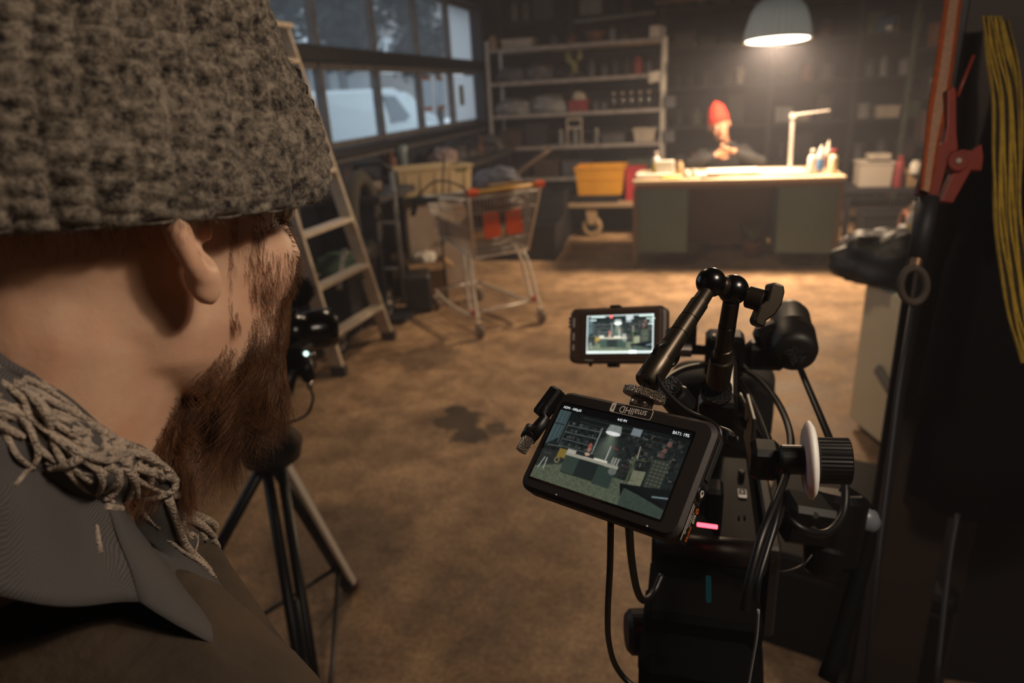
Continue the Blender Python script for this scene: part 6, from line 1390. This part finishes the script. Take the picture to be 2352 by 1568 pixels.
for y, h in ((.020, .013), (-.001, .011), (-.018, .008)):
    q = MB()
    k = 0
    while k < h: g = rr(.0012, .002); q.prism([(0, 0), (.0026, 0), (.0026, g), (0, g)], M2b @ V((-.0693, y - h / 2 + k, .0011)), M2.to_3x3() @ V((1, 0, 0)), M2.to_3x3() @ V((0, 1, 0)), M2.to_3x3() @ V((0, 0, 1)), .0001); k += g + .0004
    q.build('button_print', M_txt, sm)
for k in (-1, 0, 1): MB().cyl(M2b @ V((-.075, .022 + k * .006, -.008)), M2b @ V((-.080, .022 + k * .006, -.008)), .0024, n=12).build('side_knob', M_blk, sm)
MB().box(M2b @ V((-.004, .0435, -.008)), (.016, .005, .012), M2.to_3x3(), b=.001).build('top_clip', M_blk, sm); MB().box(M2b @ V((-.006, -.0445, -.008)), (.017, .006, .012), M2.to_3x3(), b=.001).build('bottom_clip', M_blk, sm)
MB().ball(M2b @ V((-.042, -.0435, -.006)), .0032).build('bottom_button', M_blk, sm)
# ---- cinema camera body, handle, lens, battery
cc = thing('cinema_camera', 'black cinema camera on a tripod with top handle, battery and lens pointing at the desk', 'camera', (.045, .72, .96))
M_body = mat('camera_black', '#050404', .5, spec=.15, bump=.08, nscale=700); M_grey = mat('camera_grey_metal', '#3f3c38', .45, metal=.6, bump=.1, nscale=500)
def cbox(x0, x1, y0, y1, z0, z1, name, m, b=.004, par=None): return MB().box(((x0 + x1) / 2, (y0 + y1) / 2, (z0 + z1) / 2), (x1 - x0, y1 - y0, z1 - z0), b=b).build(name, m, par or cc)
body = cbox(-.030, .090, .640, .840, .955, 1.085, 'body', M_body, .010)
cbox(.0905, .104, .640, .845, .97, 1.088, 'side_plate', M_grey, .003)
MB().cyl((-.026, .645, 1.072), (.088, .645, 1.072), .0165, n=28).build('rear_roll', mat('satin_brown_metal', '#2c241f', .38, metal=.5, bump=.05, nscale=900), cc)
led0, led1 = PD(1602, 1204, .695), PD(1647, 1210, .695)
MB().tube([led0, led1], .0022, n=10).build('tally_light', emis('red_tally', '#ff4a5a', 4.5), cc)
for x in (1697, 1710): MB().box(PD(x, 1190, .700), (.002, .004, .005), b=.0005).build('vent_slot', mat('void_black', '#000000', .9), cc)
SB = Matrix.Translation(PD(1705, 1133, .748)) @ Matrix.Rotation(radians(12), 4, 'X') @ Matrix.Rotation(radians(-2), 4, 'Z')
SB.translation = PZ(1705, 1133, 1.0852)
st_ = MB().prism(rrect(.0095, .0190, .0018, 4), SB @ V((0, 0, 0)), V((1, 0, 0)), V((0, 1, 0)), V((0, 0, 1)), .0006).build('sticker', mat('white_sticker', '#e6e0d6', .4), cc)
MB().prism(rrect(.0074, .0118, .0008, 3), SB @ V((0, .0024, .0006)), V((1, 0, 0)), V((0, 1, 0)), V((0, 0, 1)), .0002).build('sticker_panel', P['dark'], st_)
text_mesh('sticker_text', 'pille', .0055, Matrix.Translation(SB @ V((0, .002, .0009))) @ Matrix.Rotation(-pi / 2, 4, 'Z'), mat('white_sticker', '#e6e0d6'), st_, 'CENTER', .00004, .9)
MB().prism([(0, -.003), (.003, 0), (0, .003), (-.003, 0)], SB @ V((0, -.0062, .0007)), V((1, 0, 0)), V((0, 1, 0)), V((0, 0, 1)), .0002).build('red_diamond', mat('red_print', '#b02a22', .5), st_)
for p in ((1703, 1085, .775), (1690, 1010, .80), (1735, 1020, .80)):
    s_ = PZ(p[0], p[1], 1.085); MB().cyl(V((s_.x, s_.y, 1.084)), V((s_.x, s_.y, 1.0885)), .0042, n=16, bev=.0008).build('screw', M_grey, cc)
M_bat = mat('dull_black', '#050505', .85, spec=.1)
bt_ = cbox(-.034, .076, .505, .628, .86, 1.045, 'battery', M_bat, .012)
cbox(-.03, .08, .545, .635, .90, 1.066, 'battery_mount', M_bat, .006)
MB().tube([PD(1627, 1325, .56), PD(1628, 1380, .57)], .0022, n=8).build('charge_strip', emis('dim_teal', '#2f6f70', .10), bt_)
cbox(.03, .052, .5035, .5055, .99, 1.0, 'battery_label', P['dark'], 0, bt_)
lens = MB(); lens.lathe([(.03, 0), (.046, 0), (.048, .02), (.048, .06), (.052, .065), (.052, .10), (.049, .105), (.056, .12), (.060, .15), (.060, .175), (.04, .175)], (.055, .845, 1.02), (0, 1, .0), n=48); lens.build('lens', M_blk, cc)
MB().cyl((.055, .955, 1.02), (.055, .965, 1.02), .0535, n=90).build('lens_gear', M_rubk, cc)
mb_ = MB(); mb_.loft([superring((.06, y, 1.045), a, b, R=(radians(90), 0, 0), n=32, e=5) for y, a, b in ((1.02, .072, .055), (1.05, .078, .06), (1.11, .085, .065))]); mb_.build('matte_box', mat('matt_black', '#100f0e', .85), cc)
# handle assembly above the body
cbox(.006, .044, .80, .90, 1.085, 1.10, 'handle_foot', M_blk, .004)
MB().box((.036, .70, 1.1), (.02, .03, .045), b=.004).build('handle_post', M_blk, cc); MB().box((.046, .92, 1.135), (.03, .03, .11), b=.004).build('handle_post', M_blk, cc)
h0, h1 = PD(1655, 960, .665), PD(1664, 800, .955); hd = h1 - h0
MB().box((h0 + h1) / 2 - V((0, 0, .004)), (.032, hd.length, .022), frame(hd, (0, 0, 1)) @ Matrix.Rotation(-pi / 2, 3, 'X'), b=.005).build('top_handle', M_blk, cc)
MB().box(PD(1648, 940, .668), (.036, .030, .026), b=.004).build('arm_shoe', M_gloss, cc); MB().cyl(PD(1645, 905, .648), PD(1645, 890, .640), .0145, n=60).build('shoe_wheel', M_rubk, cc)
MB().box(PD(1722, 985, .70), (.004, .085, .05), (radians(-8), 0, 0), b=.001).build('side_bracket', M_grey, cc)
MB().box(PD(1663, 812, .955), (.052, .042, .062), b=.006).build('rod_clamp', M_gloss, cc)
for x, y in ((1640, 778), (1690, 780)): MB().cyl(PD(x, y, .932), PD(x, y - 6, .945), .0045, n=14, bev=.001).build('clamp_screw', M_nick, cc)
MB().cyl(PD(1532, 802, .985), PD(1800, 806, .955), .0075, n=20).build('cross_rod', M_arm, cc)
MB().cyl(PD(1548, 802, .975), PD(1588, 803, .972), .0105, n=20, bev=.001).build('rod_sleeve', M_nick, cc)
MB().box(PD(1575, 772, .98), (.030, .030, .045), (0, 0, 0), b=.004).build('monitor_bracket', M_blk, cc); MB().cyl(PD(1545, 758, .985), PD(1552, 790, .975), .012, n=22, bev=.002).build('bracket_hinge', M_blk, cc)
MB().box(PD(1758, 815, .945), (.055, .03, .04), (0, 0, 0), b=.008).build('viewfinder_bracket', M_blk, cc); MB().box(PD(1768, 770, .93), (.04, .03, .035), (0, radians(-25), 0), b=.008).build('viewfinder_bracket', M_blk, cc)
# viewfinder barrel with its cable
vf = thing('viewfinder', 'black barrel-shaped viewfinder with a ribbed cable gland, right of the wing knob', 'viewfinder', PD(1820, 760, .93))
v0, v1 = PD(1826, 815, .885), PD(1812, 716, .975); vd = v1 - v0
MB().lathe([(.0001, 0), (.020, 0), (.027, .004), (.0295, .012), (.0295, vd.length * .45), (.027, vd.length * .5), (.0265, vd.length * .85), (.022, vd.length * .97), (.014, vd.length * 1.02), (.0001, vd.length * 1.03)], v0, vd, n=40).build('barrel', mat('satin_black', '#161310', .5), vf)
g = MB()
for k in range(6): g.cyl(v0 - vd.normalized() * (.0005 + .003 * k), v0 - vd.normalized() * (.003 + .003 * k), .0135 - .0014 * k, n=24, bev=.0006)
g.build('cable_gland', M_rubk, vf)
# follow focus
ff = thing('follow_focus', 'follow focus with a white marking disc and ribbed black hand wheel, right of the camera', 'follow focus', PD(1850, 1050, .62))
fc = PD(1852, 1056, .60); _rf = ray(1852, 1056).normalized(); fx = (CAM_R.col[0] - _rf * CAM_R.col[0].dot(_rf)).normalized(); fx = (fx + _rf * .12 + CAM_R.col[1] * -.03).normalized()
MB().lathe([(.0001, -.002), (.028, -.002), (.034, .001), (.0345, .0035), (.030, .0065), (.0001, .007)], fc, fx, n=64).build('marking_disc', M_white, ff)
q = MB(); n_ = 72; rings = []
for z, r in ((.0085, .018), (.0095, .0195), (.034, .0195), (.035, .018)): rings.append([fc + frame(fx) @ V((cos(2 * pi * k / n_) * (r + (.0006 if k % 2 else 0)), sin(2 * pi * k / n_) * (r + (.0006 if k % 2 else 0)), z)) for k in range(n_)])
q.loft(rings, sm=False); q.build('hand_wheel', M_blk, ff)
MB().cyl(fc - fx * .022, fc - fx * .001, .013, n=30, bev=.002).build('gear_housing', M_blk, ff); MB().box(fc - fx * .032 + V((0, .02, -.012)), (.026, .03, .032), b=.005).build('gear_box', M_blk, ff)

# ---- tripod head and legs under the camera
tp = thing('camera_tripod', 'black tripod with a bulky fluid head under the cinema camera', 'tripod', (.04, .70, 0))
MB().box((.04, .70, .93), (.10, .16, .03), b=.006).build('head_plate', M_blk, tp); MB().cyl((-.02, .69, .865), (.10, .69, .865), .055, n=36, bev=.006).build('fluid_drum', M_blk, tp)
MB().lathe([(.0001, 0), (.065, 0), (.07, .02), (.06, .09), (.0001, .10)], (.04, .69, .74), n=36).build('head_base', M_blk, tp)
rk_ = PD(1492, 1450, .735); rk2 = PD(1438, 1450, .735)
MB().cyl(rk_, rk2, .024, .0235, n=32, bev=.005).build('drag_knob', mat('dark_red_cap', '#2a0a0c', .5), tp); MB().ball(PD(1478, 1445, .71), .0014).build('pilot_light', emis('small_red', '#ff2a20', 3.0), tp)
MB().box(PD(1500, 1500, .72), (.03, .03, .03), b=.004).build('knob_mount', M_blk, tp)
for a in (radians(80), radians(205), radians(325)):
    t_ = V((.04 + cos(a) * .05, .69 + sin(a) * .05, .73)); f_ = V((.04 + cos(a) * .36, .69 + sin(a) * .36, .02)); m_ = t_.lerp(f_, .55); s_ = V((-sin(a), cos(a), 0)) * .016
    lg = MB().tube([t_ + s_, m_ + s_], .009).build('leg', M_blk, tp); MB().tube([t_ - s_, m_ - s_], .009).build('leg_tube', M_blk, lg); MB().tube([t_.lerp(f_, .5), f_], .011).build('leg_extension', M_arm, lg); MB().ball(f_ + V((0, 0, .0)), .02).build('rubber_foot', M_rub, lg)
# pan handle and accessory behind, at the right
ph = thing('tripod_accessory', 'dark geared unit with a silver-grey tip hanging right of the cinema camera', 'accessory', PD(1890, 1230, .78))
MB().box(PD(1850, 1190, .78), (.055, .045, .05), (0, .2, .2), b=.006).build('housing', M_blk, ph); MB().cyl(PD(1925, 1130, .80), PD(1905, 1300, .80), .034, .030, n=30, bev=.008).build('motor_drum', M_blk, ph)
for x, y in ((1872, 1184), (1868, 1216)): MB().cyl(PD(x, y, .752), PD(x, y, .758), .004, n=18, bev=.001).build('screw', M_grey, ph)
MB().lathe([(.0001, 0), (.011, .004), (.015, .014), (.014, .03), (.0001, .032)], PD(2012, 1214, .80), PD(1975, 1180, .80) - PD(2012, 1214, .80), n=24).build('grey_tip', mat('grey_blue_tip', '#6a7078', .35), ph)
MB().tube(catmull([PD(1935, 1130, .80), PD(1985, 1170, .80), PD(1990, 1250, .80), PD(1950, 1400, .78), PD(1900, 1560, .75)], 5), .010, n=12).build('handle_bar', M_bat, ph)
MB().cyl(PD(1900, 1250, .79), PD(1885, 1320, .79), .026, .02, n=24, bev=.004).build('lower_drum', M_blk, ph)
# ---- cables
def cable(name, pts, r, label, m=M_cab, n=6):
    q = MB(); q.tube(catmull([PD(*p) for p in pts], n), r, n=10); return one(q, name, m, label, 'cable')
cable('viewfinder_cable', [(1827, 818, .885), (1850, 875, .84), (1886, 960, .76), (1918, 1040, .71), (1940, 1105, .68), (1936, 1180, .66), (1897, 1224, .64), (1842, 1214, .63), (1802, 1180, .64)], .0040, 'thick black cable running from the viewfinder down round the follow focus wheel')
cable('loom_cable', [(1697, 842, .93), (1745, 872, .84), (1790, 930, .74), (1816, 1005, .66), (1806, 1085, .60), (1780, 1155, .565), (1748, 1235, .54), (1722, 1330, .53), (1708, 1400, .53)], .0036, 'thickest black cable bowing out right of the camera body')
cable('loom_cable', [(1690, 860, .93), (1732, 925, .80), (1764, 1000, .71), (1790, 1090, .63), (1786, 1175, .58), (1762, 1262, .56), (1742, 1330, .55), (1736, 1380, .55)], .0030, 'inner black cable running close along the right of the camera body')
cable('loom_cable', [(1700, 905, .80), (1728, 960, .74), (1772, 1050, .68), (1800, 1130, .62), (1792, 1190, .59), (1772, 1240, .57), (1750, 1320, .56)], .0022, 'thin cable with worn pale print beside the inner camera cable', mat('printed_cable', '#1a1917', .4, col2='#0b0b0b', nscale=120))
cable('rear_cable', [(1690, 842, .93), (1630, 838, .90), (1575, 846, .86), (1532, 868, .80), (1510, 900, .74)], .0038, 'black cable passing behind the long arm to the left of the handle')
cable('short_cable', [(1698, 955, .72), (1722, 990, .72), (1750, 1020, .70), (1785, 1052, .67), (1800, 1075, .66)], .0030, 'short black cable curling between camera handle and follow focus', n=6)
cable('monitor_cable', [(1528, 792, .545), (1504, 838, .520), (1512, 870, .508), (1535, 905, .500), (1580, 945, .490), (1625, 965, .482), (1651, 985, .475), (1655, 1012, .472)], .0020, 'thin black cable lying over the arm and into the big monitor')
q = MB(); q.tube([PD(1530 + 27 * cos(a) , 815 + 27 * sin(a), .532 + .014 * sin(a + .8)) for a in np.linspace(0, 2 * pi, 30)[:-1]], .0019, n=8, closed=True); one(q, 'cable_loop', M_cab, 'loop of thin black cable wound round the long arm', 'cable')
cable('hanging_cable', [(1403, 1190, .52), (1401, 1300, .54), (1396, 1400, .57), (1398, 1470, .60), (1415, 1530, .62), (1455, 1575, .62), (1520, 1600, .60)], .0026, 'long black cable hanging below the left part of the big monitor')
cable('hanging_cable', [(1444, 1200, .52), (1450, 1280, .55), (1462, 1350, .58), (1478, 1378, .60), (1500, 1362, .62), (1520, 1320, .63)], .0032, 'short black cable looping below the big monitor into the battery side')
cable('thin_cable', [(1742, 1400, .55), (1738, 1460, .56), (1728, 1520, .57), (1716, 1590, .58)], .0012, 'thin grey cable at the bottom right of the camera battery', P['steel'])
cable('thin_cable', [(1745, 1300, .72), (1790, 1315, .74), (1840, 1300, .77), (1868, 1270, .78)], .0015, 'thin dark cable running to the unit with the grey tip')

# ================================================================== SECOND CAMERA ON ITS TRIPOD (behind the bearded person)
c2 = thing('second_camera', 'second black camera on a tripod, half hidden behind the bearded person', 'camera', (-1.0, 1.4, 1.0))
l0, l1 = PD(640, 765, 1.62), PD(764, 752, 1.70)
MB().lathe([(.0001, 0), (.042, 0), (.044, .05), (.040, .055), (.046, .07), (.050, .10), (.050, (l1 - l0).length - .005), (.04, (l1 - l0).length), (.0001, (l1 - l0).length - .01)], l0, l1 - l0, n=32).build('lens', M_gloss, c2)
MB().box(PD(600, 775, 1.62), (.15, .13, .13), (0, 0, .3), b=.012).build('body', M_blk, c2)
MB().box(PD(600, 845, 1.6), (.12, .14, .03), (0, 0, .3), b=.006).build('base_plate', M_blk, c2)
fl = MB(); fc_ = PD(675, 672, 1.6); random.seed(4)
for _ in range(1500):
    d = V((random.gauss(0, 1), random.gauss(0, 1), random.gauss(0, 1))).normalized(); p = fc_ + V((d.x * .035, d.y * .03, d.z * .026)); e = p + (d + V((rr(-.5, .5),) * 3)) * .014; s_ = d.orthogonal() * .0012; fl.add([p + s_, p - s_, e], [(0, 1, 2)])
fl.ball(fc_, (.035, .03, .026)); fl.nodouble = True; fl.build('fur_windshield', mat('black_fur', '#0c0d0b', .9), c2)
MB().cyl(fc_ - V((0, 0, .02)), PD(660, 735, 1.6), .012).build('microphone_mount', M_blk, c2)
MB().box(PD(692, 825, 1.58), (.05, .05, .07), b=.006).build('accessory_box', M_blk, c2)
for x in (703, 719): MB().ball(PD(x, 812 - (x == 719) * -1, 1.54), .0055).build('pilot_light', emis('cool_white_light', '#d8fff4', 2.2) if x == 703 else mat('polished_nickel', '#c8bcb0'), c2)
MB().tube([PD(695, 820, 1.57), PD(712, 872, 1.58)], [.018, .016], n=14).build('clamp_arm', M_blk, c2); MB().tube([PD(668, 845, 1.57), PD(655, 905, 1.57)], [.02, .017], n=14).build('clamp_arm', M_blk, c2)
MB().cyl(PD(710, 872, 1.58), PD(713, 893, 1.58), .007).build('plug', M_nick, c2); MB().cyl(PD(663, 885, 1.57), PD(660, 905, 1.57), .007).build('plug', M_nick, c2)
MB().tube(catmull([PD(713, 893, 1.58), PD(719, 915, 1.58), (PD(706, 950, 1.56)), PD(670, 968, 1.54), PD(630, 975, 1.5), PD(590, 985, 1.45)], 6), .0035, n=8).build('lead', M_cab, c2)
t2 = thing('second_tripod', 'black tripod with a highlight painted along one leg, carrying the second camera', 'tripod', (-1.02, 1.3, 0))
AP = V((-1.0, 1.31, .74)); MB().lathe([(.0001, 0), (.07, 0), (.08, .04), (.055, .08), (.05, .15), (.0001, .16)], AP + V((0, 0, -.02)), n=32).build('bowl_head', M_blk, t2)
MB().tube([AP + V((0, 0, .1)), PD(600, 845, 1.6)], .03, n=14).build('centre_mount', M_blk, t2)
f1_, f2_, f3_ = PZ(806, 1350, .01), V((-.70, .87, .01)), V((-1.45, 1.10, .01))
M_leg_highlight = mat('leg_highlight_white', '#fffaf0', .35)  # white strip paints in the lamp's reflection along the dark leg
for i, f_ in enumerate((f1_, f2_, f3_)):
    d = (f_ - AP); side = d.cross(V((0, 0, 1))).normalized() * .018; hi = (CAM_O - AP.lerp(f_, .5)).normalized() * .55 + CAM_R.col[0] * .85; hi = (hi - d.normalized() * d.normalized().dot(hi)).normalized()
    lg = MB().tube([AP + side, AP.lerp(f_, .97) + side * .6], .013, n=12).build('leg', M_blk, t2)
    MB().tube([AP - side, AP.lerp(f_, .97) - side * .6], .013, n=12).build('leg_tube', M_blk, lg)
    MB().tube([AP.lerp(f_, .4), AP.lerp(f_, .985)], .016, n=12).build('leg_extension', M_blk, lg)
    if i == 0: MB().box(AP.lerp(f_, .50) + hi * .024, (.020, .014, d.length * .86), frame(d, hi), b=.001).build('painted_highlight', M_leg_highlight, lg)
    MB().box(AP.lerp(f_, .94), (.045, .045, .06), frame(d), b=.006).build('leg_clamp', M_blk, lg)
    MB().ball(f_ + V((0, 0, .012)), (.03, .03, .02)).build('rubber_foot', mat('dark_red', '#5a1418') if i == 0 else M_rub, lg)
for a, b in ((f1_, f2_), (f2_, f3_), (f3_, f1_)): MB().tube([AP.lerp(a, .80), (AP.lerp(a, .8) + AP.lerp(b, .8)) / 2 + V((0, 0, -.03)), AP.lerp(b, .80)], .007).build('spreader_arm', M_blk, t2)
# ================================================================== HAZE hanging in the hall
hz = bpy.data.materials.new('thin_haze'); hz.use_nodes = True; _n, _l = hz.node_tree.nodes, hz.node_tree.links; _n.remove(_n['Principled BSDF'])
vs = _n.new('ShaderNodeVolumeScatter'); vs.inputs['Color'].default_value = (.88, .88, 1, 1); vs.inputs['Density'].default_value = 0.015; vs.inputs['Anisotropy'].default_value = .25
_l.new(vs.outputs[0], _n['Material Output'].inputs['Volume'])
h = MB().box(((XL + XR) / 2 + .03, (YB + YF) / 2, ZC / 2), (XR - XL - .16, YB - YF - .04, ZC - .04)).build('haze', hz)
h['kind'] = 'stuff'; h['label'] = 'thin haze hanging through the whole hall'; h['category'] = 'haze'
